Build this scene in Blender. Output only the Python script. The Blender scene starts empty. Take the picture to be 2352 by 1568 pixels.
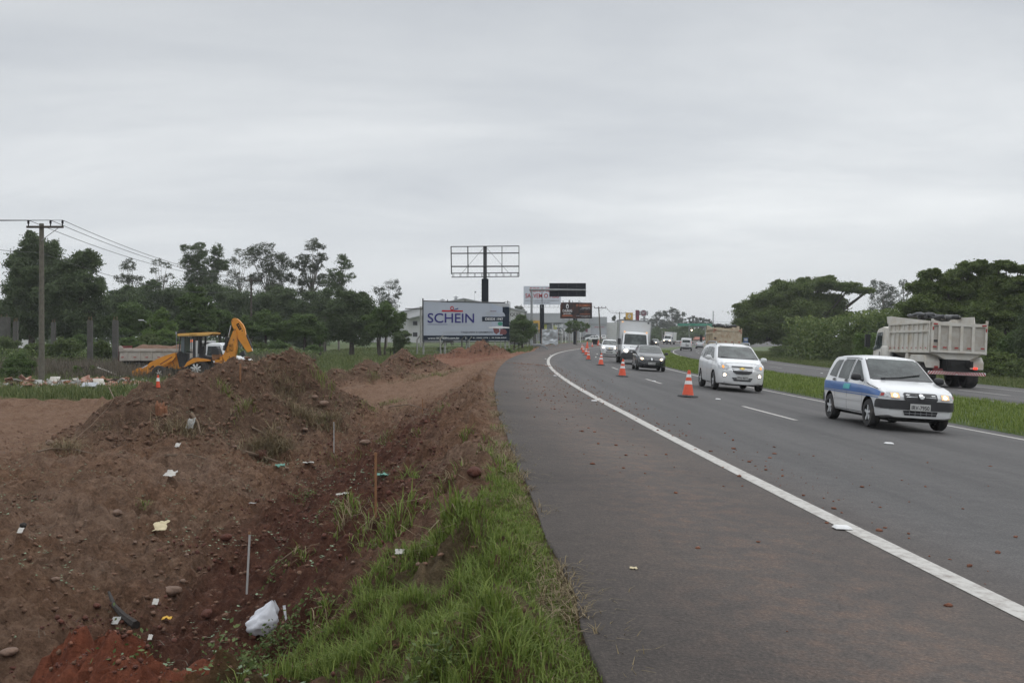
import bpy, bmesh, math, random
import numpy as np
from mathutils import Vector, Matrix
from mathutils.bvhtree import BVHTree

# ---------------------------------------------------------------- camera, sky, sun, exposure
S = bpy.context.scene
COL = S.collection
F = 2325.6            # focal length in units of the 2352-wide study picture
CX, HY, EYE = 1176.0, 775.8, 1.4
cam_d = bpy.data.cameras.new('camera')
cam_d.sensor_width = 36.0
cam_d.lens = 36.0 * F / 2352.0
cam_d.shift_y = -(784.0 - HY) / 2352.0
cam_d.clip_start = 0.05
cam_d.clip_end = 9000
cam = bpy.data.objects.new('camera', cam_d)
cam.location = (0, 0, EYE)
cam.rotation_euler = (math.radians(90), 0, 0)
COL.objects.link(cam)
S.camera = cam

world = bpy.data.worlds.new("World")
S.world = world
world.use_nodes = True
SUN_EL, SUN_AZ = math.radians(38), math.radians(60)
def build_world():
    nt = world.node_tree; N = nt.nodes; L = nt.links
    N.clear()
    out = N.new('ShaderNodeOutputWorld'); bg = N.new('ShaderNodeBackground')
    bg.inputs['Strength'].default_value = 0.1
    L.new(bg.outputs[0], out.inputs[0])
    sky = N.new('ShaderNodeTexSky'); sky.sky_type = 'NISHITA'; sky.sun_disc = False
    sky.sun_elevation = SUN_EL; sky.sun_rotation = SUN_AZ
    tc = N.new('ShaderNodeTexCoord'); sep = N.new('ShaderNodeSeparateXYZ')
    L.new(tc.outputs['Generated'], sep.inputs[0])
    def M(op, a, b=None, clamp=False):
        m = N.new('ShaderNodeMath'); m.operation = op; m.use_clamp = clamp
        for i, v in enumerate((a, b)):
            if v is None: continue
            if isinstance(v, (int, float)): m.inputs[i].default_value = v
            else: L.new(v, m.inputs[i])
        return m.outputs[0]
    z = M('ADD', M('MAXIMUM', sep.outputs['Z'], 0.0), 0.17)
    u = M('DIVIDE', sep.outputs['X'], z); v = M('DIVIDE', sep.outputs['Y'], z)
    comb = N.new('ShaderNodeCombineXYZ'); L.new(u, comb.inputs[0]); L.new(v, comb.inputs[1])
    mp = N.new('ShaderNodeMapping'); mp.inputs['Rotation'].default_value = (0, 0, math.radians(-14))
    mp.inputs['Scale'].default_value = (0.75, 1.25, 1.0); L.new(comb.outputs[0], mp.inputs[0])
    n1 = N.new('ShaderNodeTexNoise'); n1.inputs['Scale'].default_value = 0.85; n1.inputs['Detail'].default_value = 8
    n1.inputs['Roughness'].default_value = 0.56; n1.inputs['Distortion'].default_value = 0.35
    L.new(mp.outputs[0], n1.inputs['Vector'])
    n2 = N.new('ShaderNodeTexNoise'); n2.inputs['Scale'].default_value = 0.25; n2.inputs['Detail'].default_value = 3
    L.new(mp.outputs[0], n2.inputs['Vector'])
    mix = M('ADD', M('MULTIPLY', n1.outputs['Fac'], 0.62), M('MULTIPLY', n2.outputs['Fac'], 0.38))
    # the cloud detail dies out towards the horizon, where the layer is seen edge on
    fade = M('MULTIPLY', M('SUBTRACT', sep.outputs['Z'], 0.015), 9.0, True)
    cl = M('ADD', M('MULTIPLY', M('SUBTRACT', mix, 0.5), fade), 0.5)
    cr = N.new('ShaderNodeValToRGB'); L.new(cl, cr.inputs[0])
    e = cr.color_ramp.elements
    e[0].position = 0.30; e[0].color = (0.372, 0.395, 0.432, 1)
    e[1].position = 0.66; e[1].color = (0.655, 0.670, 0.678, 1)
    k = cr.color_ramp.elements.new(0.5); k.color = (0.508, 0.528, 0.549, 1)
    # an overcast sky is brightest overhead
    g1 = M('MULTIPLY', M('SUBTRACT', sep.outputs['Z'], 0.33), 2.6, True)
    gain = M('ADD', M('MULTIPLY', g1, ZENITH), 14.6)
    low = M('MULTIPLY', M('SUBTRACT', sep.outputs['Z'], 0.08), 4.0, True)   # slightly greyer band higher up
    gain2 = M('MULTIPLY', gain, M('SUBTRACT', 1.0, M('MULTIPLY', low, 0.13)))
    sc = N.new('ShaderNodeVectorMath'); sc.operation = 'SCALE'
    L.new(cr.outputs[0], sc.inputs[0]); L.new(gain2, sc.inputs['Scale'])
    mx = N.new('ShaderNodeMix'); mx.data_type = 'RGBA'; mx.inputs[0].default_value = 0.94
    L.new(sky.outputs[0], mx.inputs[6]); L.new(sc.outputs[0], mx.inputs[7])
    L.new(mx.outputs[2], bg.inputs['Color'])
ZENITH = 23.0
build_world()
sun_d = bpy.data.lights.new('sun', 'SUN'); sun_d.energy = 0.6; sun_d.angle = math.radians(80)
sun_d.color = (1.0, 0.96, 0.9)
sun = bpy.data.objects.new('sun', sun_d)
sun.rotation_euler = (math.radians(90) - SUN_EL, 0, math.radians(180) - SUN_AZ)
COL.objects.link(sun)
S.view_settings.view_transform = 'Standard'; S.view_settings.look = 'None'
S.view_settings.exposure = 0.0; S.view_settings.gamma = 1.0
S.cycles.max_bounces = 6; S.cycles.transparent_max_bounces = 8
S.cycles.volume_bounces = 0

random.seed(7)
RNG = np.random.default_rng(11)

# ---------------------------------------------------------------- helpers
def PT(x, y, Y):      # study-picture point at distance Y -> metres
    return Vector(((x - CX) * Y / F, Y, EYE - (y - HY) * Y / F))

def tag(o, label=None, cat=None, group=None, kind=None):
    if label: o['label'] = label
    if cat: o['category'] = cat
    if group: o['group'] = group
    if kind: o['kind'] = kind
    return o

def link(o, parent=None):
    COL.objects.link(o)
    if parent: o.parent = parent
    return o

def thing(name, label, cat, loc=(0, 0, 0), rz=0.0, group=None, mat=None):
    o = bpy.data.objects.new(name, None)
    o.empty_display_size = 0.2
    if mat is not None: o.matrix_world = mat
    else:
        o.location = loc; o.rotation_euler = (0, 0, rz)
    link(o)
    return tag(o, label, cat, group)

def dup(root, label=None, group=None, loc=None, rz=None, scale=None, mat=None):
    r = root.copy(); COL.objects.link(r)
    if mat is not None: r.matrix_world = mat
    if loc is not None: r.location = loc
    if rz is not None: r.rotation_euler = (0, 0, rz)
    if scale is not None: r.scale = scale if hasattr(scale, '__len__') else (scale,) * 3
    if label: r['label'] = label
    if group: r['group'] = group
    for ch in root.children:
        c = ch.copy(); COL.objects.link(c); c.parent = r
        for g in ch.children:
            d = g.copy(); COL.objects.link(d); d.parent = c
    return r

class MB:
    def __init__(s): s.v = []; s.f = []; s.m = []
    def add(s, vs, fs, mi=0):
        b = len(s.v); s.v.extend([tuple(p) for p in vs])
        for f in fs: s.f.append(tuple(b + i for i in f)); s.m.append(mi)
        return s
    def box(s, c, d, M=None, mi=0, taper=None):
        hx, hy, hz = d[0] / 2, d[1] / 2, d[2] / 2
        tx, ty = taper or (1, 1)
        vs = []
        for dz in (-1, 1):
            kx, ky = (tx, ty) if dz > 0 else (1, 1)
            for dx, dy in ((-1, -1), (1, -1), (1, 1), (-1, 1)):
                p = Vector((dx * hx * kx, dy * hy * ky, dz * hz))
                if M is not None: p = M @ p
                vs.append(p + Vector(c))
        return s.add(vs, [(3, 2, 1, 0), (4, 5, 6, 7), (0, 1, 5, 4), (1, 2, 6, 5), (2, 3, 7, 6), (3, 0, 4, 7)], mi)
    def blob(s, c, r, p=2.6, nu=14, nv=9, mi=0):
        f = lambda t: math.copysign(abs(t) ** (2 / p), t)
        vs = [(c[0] + r[0] * f(math.cos(a)) * f(math.cos(b)), c[1] + r[1] * f(math.sin(a)) * f(math.cos(b)), c[2] + r[2] * f(math.sin(b))) for b in [math.pi * (j / (nv - 1) - .5) * .999 for j in range(nv)] for a in [2 * math.pi * i / nu for i in range(nu)]]
        fs = [(j * nu + i, j * nu + (i + 1) % nu, (j + 1) * nu + (i + 1) % nu, (j + 1) * nu + i) for j in range(nv - 1) for i in range(nu)]
        return s.add(vs, fs + [tuple(range(nu))[::-1], tuple((nv - 1) * nu + i for i in range(nu))], mi)
    def tube(s, pts, rad, n=8, mi=0, cap=True):
        pts = [Vector(p) for p in pts]
        if not hasattr(rad, '__len__'): rad = [rad] * len(pts)
        base = len(s.v); prev = None
        for i, p in enumerate(pts):
            d = (pts[min(i + 1, len(pts) - 1)] - pts[max(i - 1, 0)])
            if d.length < 1e-9: d = Vector((0, 0, 1))
            d.normalize()
            if prev is None:
                a = Vector((1, 0, 0)) if abs(d.x) < 0.9 else Vector((0, 1, 0))
                x = d.cross(a).normalized()
            else:
                x = (prev - d * prev.dot(d)).normalized()
            prev = x; y = d.cross(x)
            for k in range(n):
                t = 2 * math.pi * k / n
                s.v.append(tuple(p + (x * math.cos(t) + y * math.sin(t)) * rad[i]))
        for i in range(len(pts) - 1):
            for k in range(n):
                a = base + i * n + k; b = base + i * n + (k + 1) % n
                s.f.append((a, b, b + n, a + n)); s.m.append(mi)
        if cap:
            s.f.append(tuple(base + k for k in range(n))[::-1]); s.m.append(mi)
            s.f.append(tuple(base + (len(pts) - 1) * n + k for k in range(n))); s.m.append(mi)
        return s
    def prism(s, poly, o, u, v, w, mi=0):   # polygon in plane (o; u, v) pushed along w
        o, u, v, w = Vector(o), Vector(u), Vector(v), Vector(w)
        area = sum(poly[i][0] * poly[(i + 1) % len(poly)][1] - poly[(i + 1) % len(poly)][0] * poly[i][1] for i in range(len(poly)))
        flip = (u.cross(v)).dot(w) * area < 0
        if flip: poly = poly[::-1]
        n = len(poly)
        a = [o + u * p[0] + v * p[1] for p in poly]; b = [p + w for p in a]
        fs = [tuple(range(n))[::-1], tuple(range(n, 2 * n))]
        for i in range(n):
            j = (i + 1) % n; fs.append((i, j, n + j, n + i))
        return s.add(a + b, fs, mi)
    def lathe(s, prof, c=(0, 0, 0), axis='z', n=20, mi=0, cap=True):   # prof: (radius, height)
        base = len(s.v); c = Vector(c)
        for r, h in prof:
            for k in range(n):
                t = 2 * math.pi * k / n
                p = (r * math.cos(t), r * math.sin(t), h)
                if axis == 'y': p = (p[0], h, p[1])
                if axis == 'x': p = (h, p[0], p[1])
                s.v.append(tuple(Vector(p) + c))
        for i in range(len(prof) - 1):
            for k in range(n):
                a = base + i * n + k; b = base + i * n + (k + 1) % n
                s.f.append((a, b, b + n, a + n)); s.m.append(mi)
        for i in (0, len(prof) - 1):
            if cap and prof[i][0] > 1e-6: s.f.append(tuple(base + i * n + k for k in range(n))); s.m.append(mi)
        return s
    def build(s, name, mats, parent=None, smooth=False, bevel=0.0, loc=None):
        me = bpy.data.meshes.new(name)
        me.from_pydata(s.v, [], s.f)
        if not isinstance(mats, (list, tuple)): mats = [mats]
        for m in mats: me.materials.append(m)
        if any(s.m): me.polygons.foreach_set('material_index', s.m)
        bm = bmesh.new(); bm.from_mesh(me); bmesh.ops.recalc_face_normals(bm, faces=bm.faces)
        if bevel > 0:
            es = [e for e in bm.edges if len(e.link_faces) == 2 and e.calc_face_angle(0) > 0.6]
            bmesh.ops.bevel(bm, geom=es, offset=bevel, segments=2, affect='EDGES', clamp_overlap=True)
        bm.to_mesh(me); bm.free()
        o = bpy.data.objects.new(name, me); link(o, parent)
        if loc is not None: o.location = loc
        if smooth: shade(o)
        return o

def shade(o, angle=40):
    me = o.data
    me.polygons.foreach_set('use_smooth', [True] * len(me.polygons))
    try: me.set_sharp_from_angle(angle=math.radians(angle))
    except Exception: pass

def npmesh(name, V, Fq, mats, parent=None, attrs=None, smooth=False, uv=None):
    """V (n,3); Fq (m,k) constant polygon size."""
    V = np.asarray(V, np.float32); Fq = np.asarray(Fq, np.int32)
    me = bpy.data.meshes.new(name); m, k = Fq.shape
    me.vertices.add(len(V)); me.vertices.foreach_set('co', V.ravel())
    me.loops.add(m * k); me.loops.foreach_set('vertex_index', Fq.ravel())
    me.polygons.add(m); me.polygons.foreach_set('loop_start', np.arange(0, m * k, k, dtype=np.int32))
    try: me.polygons.foreach_set('loop_total', np.full(m, k, np.int32))
    except Exception: pass
    me.update(calc_edges=True)
    if smooth: me.polygons.foreach_set('use_smooth', np.ones(m, bool))
    for nm, dom, typ, dat in (attrs or []):
        a = me.attributes.new(nm, typ, dom)
        a.data.foreach_set('value' if typ == 'FLOAT' else 'color', np.asarray(dat, np.float32).ravel())
    if uv is not None:
        l = me.uv_layers.new(name='UVMap'); l.data.foreach_set('uv', np.asarray(uv, np.float32)[Fq.ravel()].ravel())
    for mt in (mats if isinstance(mats, (list, tuple)) else [mats]): me.materials.append(mt)
    me.validate()
    o = bpy.data.objects.new(name, me); link(o, parent)
    return o

# ---- value noise in numpy
def _h(ix, iy, s):
    a = (ix.astype(np.int64) * 374761393 + iy.astype(np.int64) * 668265263 + s * 1442695041) & 0x7fffffff
    a = ((a ^ (a >> 13)) * 1274126177) & 0x7fffffff
    return ((a ^ (a >> 16)) & 0xffff) / 65535.0
def vnoise(x, y, s=0):
    x = np.asarray(x, float); y = np.asarray(y, float)
    ix = np.floor(x); iy = np.floor(y); fx = x - ix; fy = y - iy
    fx = fx * fx * fx * (fx * (fx * 6 - 15) + 10); fy = fy * fy * fy * (fy * (fy * 6 - 15) + 10)
    a = _h(ix, iy, s); b = _h(ix + 1, iy, s); c = _h(ix, iy + 1, s); d = _h(ix + 1, iy + 1, s)
    return (a * (1 - fx) + b * fx) * (1 - fy) + (c * (1 - fx) + d * fx) * fy
def fbm(x, y, s=0, o=4, g=0.5):
    t = 0; a = 1; n = 0
    for i in range(o):
        th = 0.6 * i
        xr = x * math.cos(th) - y * math.sin(th); yr = x * math.sin(th) + y * math.cos(th)
        t = t + a * vnoise(xr * 2 ** i + 17.3 * i, yr * 2 ** i - 9.1 * i, s + i); n += a; a *= g
    return t / n
def worley(x, y, s=0):
    x = np.asarray(x, float); y = np.asarray(y, float); ix = np.floor(x); iy = np.floor(y); d1 = np.full(x.shape, 9.0); hid = np.zeros(x.shape)
    for i in (-1, 0, 1):
        for j in (-1, 0, 1):
            a = ix + i; b = iy + j; d = np.hypot(a + _h(a, b, s) - x, b + _h(a, b, s + 7) - y); k = d < d1
            hid = np.where(k, _h(a, b, s + 13), hid); d1 = np.where(k, d, d1)
    return d1, hid
def sstep(a, b, x):
    t = np.clip((x - a) / (b - a), 0, 1); return t * t * (3 - 2 * t)

# ---- materials
def nodes(name):
    m = bpy.data.materials.new(name); m.use_nodes = True
    nt = m.node_tree; return m, nt, nt.nodes['Principled BSDF']
def mat(name, col, rough=0.6, metal=0.0, var=0.12, scale=3.0, bump=0.0, bscale=40.0, emis=None, es=0.0, coat=0.0, dirt_or_interior=None, dfac=0.5, dscale=2.0, spec=0.5):
    m, nt, b = nodes(name); N = nt.nodes; L = nt.links
    b.inputs['Roughness'].default_value = rough; b.inputs['Metallic'].default_value = metal
    b.inputs['Specular IOR Level'].default_value = spec
    if coat: b.inputs['Coat Weight'].default_value = coat; b.inputs['Coat Roughness'].default_value = 0.05
    tc = N.new('ShaderNodeTexCoord')
    n = N.new('ShaderNodeTexNoise'); n.inputs['Scale'].default_value = scale; n.inputs['Detail'].default_value = 5
    L.new(tc.outputs['Object'], n.inputs['Vector'])
    mr = N.new('ShaderNodeMapRange'); mr.inputs[1].default_value = 0.25; mr.inputs[2].default_value = 0.75
    mr.inputs[3].default_value = 1 - var; mr.inputs[4].default_value = 1 + var
    L.new(n.outputs['Fac'], mr.inputs[0])
    sc = N.new('ShaderNodeVectorMath'); sc.operation = 'SCALE'; sc.inputs[0].default_value = col[:3]
    L.new(mr.outputs[0], sc.inputs['Scale'])
    last = sc.outputs[0]
    if dirt_or_interior:
        n2 = N.new('ShaderNodeTexNoise'); n2.inputs['Scale'].default_value = dscale; n2.inputs['Detail'].default_value = 8
        n2.inputs['Roughness'].default_value = 0.65; L.new(tc.outputs['Object'], n2.inputs['Vector'])
        r2 = N.new('ShaderNodeMapRange'); r2.inputs[1].default_value = 0.45; r2.inputs[2].default_value = 0.68
        r2.inputs[3].default_value = 0; r2.inputs[4].default_value = dfac; L.new(n2.outputs['Fac'], r2.inputs[0])
        mx = N.new('ShaderNodeMix'); mx.data_type = 'RGBA'; L.new(r2.outputs[0], mx.inputs[0])
        L.new(last, mx.inputs[6]); mx.inputs[7].default_value = (*dirt_or_interior, 1); last = mx.outputs[2]
    L.new(last, b.inputs['Base Color'])
    if bump:
        n3 = N.new('ShaderNodeTexNoise'); n3.inputs['Scale'].default_value = bscale; n3.inputs['Detail'].default_value = 4
        L.new(tc.outputs['Object'], n3.inputs['Vector'])
        bp = N.new('ShaderNodeBump'); bp.inputs['Strength'].default_value = bump; bp.inputs['Distance'].default_value = 0.02
        L.new(n3.outputs['Fac'], bp.inputs['Height']); L.new(bp.outputs[0], b.inputs['Normal'])
    if emis: b.inputs['Emission Color'].default_value = (*emis, 1); b.inputs['Emission Strength'].default_value = es
    return m
def leaf_mat(name, c1, c2, trans=0.25):
    m, nt, b = nodes(name); N = nt.nodes; L = nt.links
    at = N.new('ShaderNodeAttribute'); at.attribute_name = 'rnd'
    cr = N.new('ShaderNodeMix'); cr.data_type = 'RGBA'
    cr.inputs[6].default_value = (*c1, 1); cr.inputs[7].default_value = (*c2, 1)
    L.new(at.outputs['Fac'], cr.inputs[0]); L.new(cr.outputs[2], b.inputs['Base Color'])
    b.inputs['Roughness'].default_value = 0.65; b.inputs['Specular IOR Level'].default_value = 0.25
    tr = N.new('ShaderNodeBsdfTranslucent'); L.new(cr.outputs[2], tr.inputs[0])
    ms = N.new('ShaderNodeMixShader'); ms.inputs[0].default_value = trans
    L.new(b.outputs[0], ms.inputs[1]); L.new(tr.outputs[0], ms.inputs[2])
    L.new(ms.outputs[0], nt.nodes['Material Output'].inputs[0])
    return m

DUST = (0.20, 0.13, 0.085)
M = dict(
    black=mat('black_plastic', (0.022, 0.022, 0.024), 0.5, var=0.15),
    dark=mat('dark_underbody', (0.012, 0.012, 0.012), 0.85),
    rubber=mat('tyre_rubber', (0.02, 0.02, 0.021), 0.8, dirt_or_interior=(0.09, 0.07, 0.055), dfac=0.5, dscale=6),
    rim=mat('wheel_alloy', (0.50, 0.51, 0.52), 0.4, 0.15),
    glass=mat('dark_vehicle_glass', (0.018, 0.024, 0.024), 0.06, var=0.4, scale=1.6, spec=0.30, dirt_or_interior=(0.085, 0.10, 0.095), dfac=0.9, dscale=1.7),  # paler blotches painted into the opaque pane imitate the dim interior behind it
    glassb=mat('building_glass', (0.12, 0.15, 0.16), 0.12, var=0.4, scale=0.4),
    white=mat('white_paint', (0.55, 0.56, 0.57), 0.28, coat=0.6, var=0.03, dirt_or_interior=(0.45, 0.40, 0.34), dfac=0.25, dscale=1.5),
    blue=mat('blue_stripe_paint', (0.050, 0.135, 0.35), 0.35, coat=0.4, var=0.1),
    teal=mat('teal_lettering_patch', (0.09, 0.42, 0.45), 0.5, var=0.2),
    carblack=mat('black_car_paint', (0.014, 0.015, 0.018), 0.22, coat=0.8, var=0.1),
    silver=mat('silver_car_paint', (0.36, 0.37, 0.38), 0.35, 0.4, var=0.06),
    darkred=mat('dark_red_car_paint', (0.12, 0.016, 0.018), 0.3, coat=0.5),
    chrome=mat('chrome_trim', (0.6, 0.61, 0.62), 0.2, 0.9),
    gold=mat('gold_badge', (0.55, 0.40, 0.10), 0.35, 0.6),
    lamp=mat('headlamp_glass', (0.30, 0.31, 0.32), 0.15, coat=0.8, var=0.4, scale=20),
    lampon=mat('lit_headlamp', (0.9, 0.85, 0.75), 0.3, emis=(1.0, 0.78, 0.52), es=9.0),
    lampdim=mat('lit_reflector', (0.45, 0.33, 0.20), 0.3, emis=(1.0, 0.50, 0.20), es=0.75, var=0.4, scale=18),
    amber=mat('amber_indicator', (0.7, 0.24, 0.04), 0.3, emis=(1, 0.35, 0.05), es=0.7),
    redlamp=mat('red_tail_lamp', (0.30, 0.012, 0.012), 0.3),
    redon=mat('lit_tail_lamp', (0.6, 0.03, 0.02), 0.3, emis=(1, 0.06, 0.03), es=1.4),
    plate=mat('number_plate_grey', (0.42, 0.42, 0.41), 0.5),
    ink=mat('dark_lettering', (0.014, 0.014, 0.016), 0.8, spec=0.12),
    inkb=mat('navy_lettering', (0.030, 0.026, 0.15), 0.8, spec=0.12),
    navy=mat('navy_panel', (0.008, 0.016, 0.030), 0.8, spec=0.12),
    inkw=mat('white_lettering', (0.72, 0.73, 0.74), 0.6),
    inkg=mat('grey_lettering', (0.36, 0.37, 0.39), 0.6),
    inkr=mat('red_lettering', (0.36, 0.012, 0.018), 0.8, spec=0.12),
    inko=mat('orange_lettering', (0.48, 0.13, 0.04), 0.6),
    conered=mat('cone_orange', (0.62, 0.075, 0.028), 0.55, var=0.1, dirt_or_interior=(0.30, 0.06, 0.03), dfac=0.4, dscale=9),
    conewhite=mat('cone_white_band', (0.66, 0.66, 0.66), 0.4, var=0.08, dirt_or_interior=(0.4, 0.37, 0.34), dfac=0.4, dscale=9),
    jcb=mat('machine_yellow', (0.60, 0.235, 0.018), 0.42, var=0.1, dirt_or_interior=(0.36, 0.17, 0.06), dfac=0.35, dscale=2.2),
    jcbroof=mat('machine_roof_yellow', (0.62, 0.36, 0.10), 0.5, var=0.1),
    steel=mat('dark_steel', (0.035, 0.036, 0.038), 0.5, 0.3),
    galv=mat('galvanised_steel', (0.26, 0.27, 0.28), 0.5, 0.2, var=0.1, dirt_or_interior=(0.16, 0.15, 0.13), dfac=0.4),
    ram=mat('polished_ram', (0.6, 0.6, 0.62), 0.2, 0.9),
    truckw=mat('dirty_white_truck_paint', (0.52, 0.50, 0.46), 0.5, var=0.06, dirt_or_interior=(0.36, 0.28, 0.18), dfac=0.55, dscale=1.6, bump=0.08, bscale=12),
    truckr=mat('rusty_cream_truck_paint', (0.46, 0.40, 0.30), 0.6, var=0.08, dirt_or_interior=(0.26, 0.13, 0.06), dfac=0.75, dscale=1.6),
    truckg=mat('dusty_grey_truck_paint', (0.40, 0.36, 0.32), 0.65, var=0.08, dirt_or_interior=(0.22, 0.16, 0.12), dfac=0.6, dscale=2.2),
    panel=mat('worn_tailgate_panel', (0.34, 0.31, 0.27), 0.7, var=0.1, dirt_or_interior=(0.46, 0.45, 0.42), dfac=0.6, dscale=2.5),
    tarp=mat('black_tarpaulin', (0.02, 0.021, 0.023), 0.45, bump=0.6, bscale=6),
    wood=mat('weathered_pole_wood', (0.105, 0.098, 0.078), 0.9, var=0.25, scale=6, bump=0.5, bscale=18),
    woodnew=mat('fresh_stake_wood', (0.22, 0.105, 0.048), 0.8, var=0.3, scale=9),
    woodwhite=mat('whitewashed_stake', (0.38, 0.37, 0.36), 0.8, var=0.2, scale=9),
    concrete=mat('old_concrete', (0.075, 0.070, 0.064), 0.9, var=0.3, scale=1.4, bump=0.4, bscale=8, dirt_or_interior=(0.045, 0.043, 0.038), dfac=0.7, dscale=0.9),
    concretel=mat('light_concrete_post', (0.25, 0.245, 0.23), 0.9, var=0.2, bump=0.3, bscale=14),
    bark=mat('tree_bark', (0.055, 0.045, 0.036), 0.95, var=0.3, scale=5, bump=0.5, bscale=10),
    barkl=mat('pale_bark', (0.17, 0.155, 0.135), 0.9, var=0.3, scale=3, bump=0.3, bscale=10),
    wallw=mat('white_rendered_wall', (0.46, 0.46, 0.46), 0.85, var=0.07, scale=0.5, dirt_or_interior=(0.38, 0.37, 0.35), dfac=0.4, dscale=0.35),
    wallg=mat('grey_cladding', (0.30, 0.31, 0.33), 0.6, var=0.06, scale=0.4),
    roofm=mat('light_metal_roof', (0.47, 0.48, 0.51), 0.5, var=0.08, scale=0.4),
    roofr=mat('red_tile_roof', (0.24, 0.085, 0.055), 0.85, var=0.25, scale=1.2),
    roofd=mat('dark_tile_roof', (0.09, 0.082, 0.078), 0.85, var=0.25, scale=1.2),
    cream=mat('cream_wall', (0.42, 0.36, 0.27), 0.85, var=0.1),
    brick=mat('broken_brick', (0.27, 0.12, 0.08), 0.9, var=0.35, scale=5, dirt_or_interior=(0.40, 0.36, 0.31), dfac=0.8, dscale=5),
    yel=mat('yellow_panel', (0.52, 0.30, 0.03), 0.6, var=0.06),
    lime=mat('lime_panel', (0.33, 0.35, 0.05), 0.6, var=0.08),
    maroon=mat('maroon_panel', (0.12, 0.018, 0.035), 0.6),
    boardw=mat('pale_poster', (0.34, 0.37, 0.43), 0.6, var=0.04, scale=0.6),
    boardw2=mat('blue_grey_poster', (0.33, 0.37, 0.45), 0.6, var=0.03, scale=0.6),
    boardblk=mat('black_poster', (0.014, 0.011, 0.012), 0.85, spec=0.1, var=0.3, scale=1.2, dirt_or_interior=(0.10, 0.030, 0.014), dfac=0.9, dscale=0.7),
    signback=mat('black_sign_back', (0.010, 0.013, 0.018), 0.85, spec=0.12),
    green=mat('green_road_sign', (0.03, 0.20, 0.13), 0.5),
    bluesign=mat('blue_road_sign', (0.02, 0.07, 0.20), 0.5),
    boardw3=mat('white_poster', (0.52, 0.55, 0.61), 0.6, var=0.03, scale=0.6),
    sheet=mat('crumpled_silver_sheet', (0.42, 0.44, 0.46), 0.35, 0.5, var=0.35, scale=1.1, bump=0.5, bscale=1.6),
    horse=mat('horse_coat', (0.035, 0.016, 0.010), 0.7, var=0.2),
    paper=mat('white_litter', (0.38, 0.36, 0.33), 0.75, var=0.06, bump=0.3, bscale=18),
    cloth=mat('cream_litter_cloth', (0.46, 0.39, 0.25), 0.85, var=0.1, bump=0.5, bscale=16),
    bag=mat('white_plastic_bag', (0.55, 0.56, 0.60), 0.5, var=0.12, scale=7, bump=0.4, bscale=14),
    tealbag=mat('green_litter', (0.10, 0.24, 0.19), 0.6),
    rock=mat('field_stone', (0.145, 0.092, 0.066), 0.9, var=0.3, scale=6, bump=0.6, bscale=25),
    clod=mat('red_soil_clod', (0.165, 0.066, 0.038), 0.95, var=0.35, scale=12, bump=0.8, bscale=50),
    clodb=mat('brown_soil_clod', (0.125, 0.068, 0.042), 0.95, var=0.4, scale=8, bump=0.8, bscale=50),
    clodr=mat('dark_red_soil_clod', (0.085, 0.030, 0.019), 0.95, var=0.4, scale=8, bump=0.8, bscale=50),
    char=mat('charred_log', (0.022, 0.017, 0.014), 0.9, var=0.3, scale=9, bump=0.8, bscale=20),
    root=mat('split_root_wood', (0.20, 0.085, 0.042), 0.8, var=0.3, scale=10, bump=0.6, bscale=20),
    stick=mat('dry_stick', (0.13, 0.088, 0.058), 0.9, var=0.3, scale=7),
    orange=mat('orange_tarpaulin', (0.62, 0.14, 0.05), 0.6, var=0.1),
    paintline=None,
)
# ---------------------------------------------------------------- road geometry
RC, RY, RR = 651.9, 42.0, 650.0
def ts(X, Y):
    r = np.hypot(X - RC, Y - RY); return RR - r, RR * np.arctan2(Y - RY, RC - X)
def road_xy(t, s):
    a = s / RR; r = RR - t
    return RC - r * np.cos(a), RY + r * np.sin(a)
def zr(t):     # cross fall of both carriageways
    t = np.asarray(t, float)
    return np.where(t < 8.3, -0.06 * (t + 1.9), np.where(t < 12.3, -0.612 + (t - 8.3) * 0.0205, -0.53 - 0.045 * (t - 12.3)))
def edge_t(Y):
    return np.interp(Y, [0, 4, 10, 25, 50, 105, 200], [-2.62, -2.62, -2.58, -2.55, -2.48, -2.6, -9.6])
def s_of(t, Y): return RR * math.asin((Y - RY) / (RR - t))
def on_road(t, Y, lift=0.0):
    s = s_of(t, Y); x, y = road_xy(t, s); return Vector((float(x), float(y), float(zr(t)) + lift))
def road_frame(t, Y, toward=True, yaw=0.0):
    """matrix whose +x axis points along the driving direction"""
    p = on_road(t, Y, 0.008); q = on_road(t, Y + 1.0)
    f = (q - p).normalized()
    r = (on_road(t + 0.5, Y) - on_road(t - 0.5, Y)).normalized()
    if toward: f = -f
    f = (Matrix.Rotation(yaw, 3, 'Z') @ f).normalized()
    up = Vector((0, 0, 1)); side = r if not toward else -r      # side = right-hand of the driver
    up = side.cross(f).normalized()
    if up.z < 0: up = -up
    left = up.cross(f).normalized()
    return Matrix(((f.x, left.x, up.x, p.x), (f.y, left.y, up.y, p.y), (f.z, left.z, up.z, p.z), (0, 0, 0, 1)))

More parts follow.
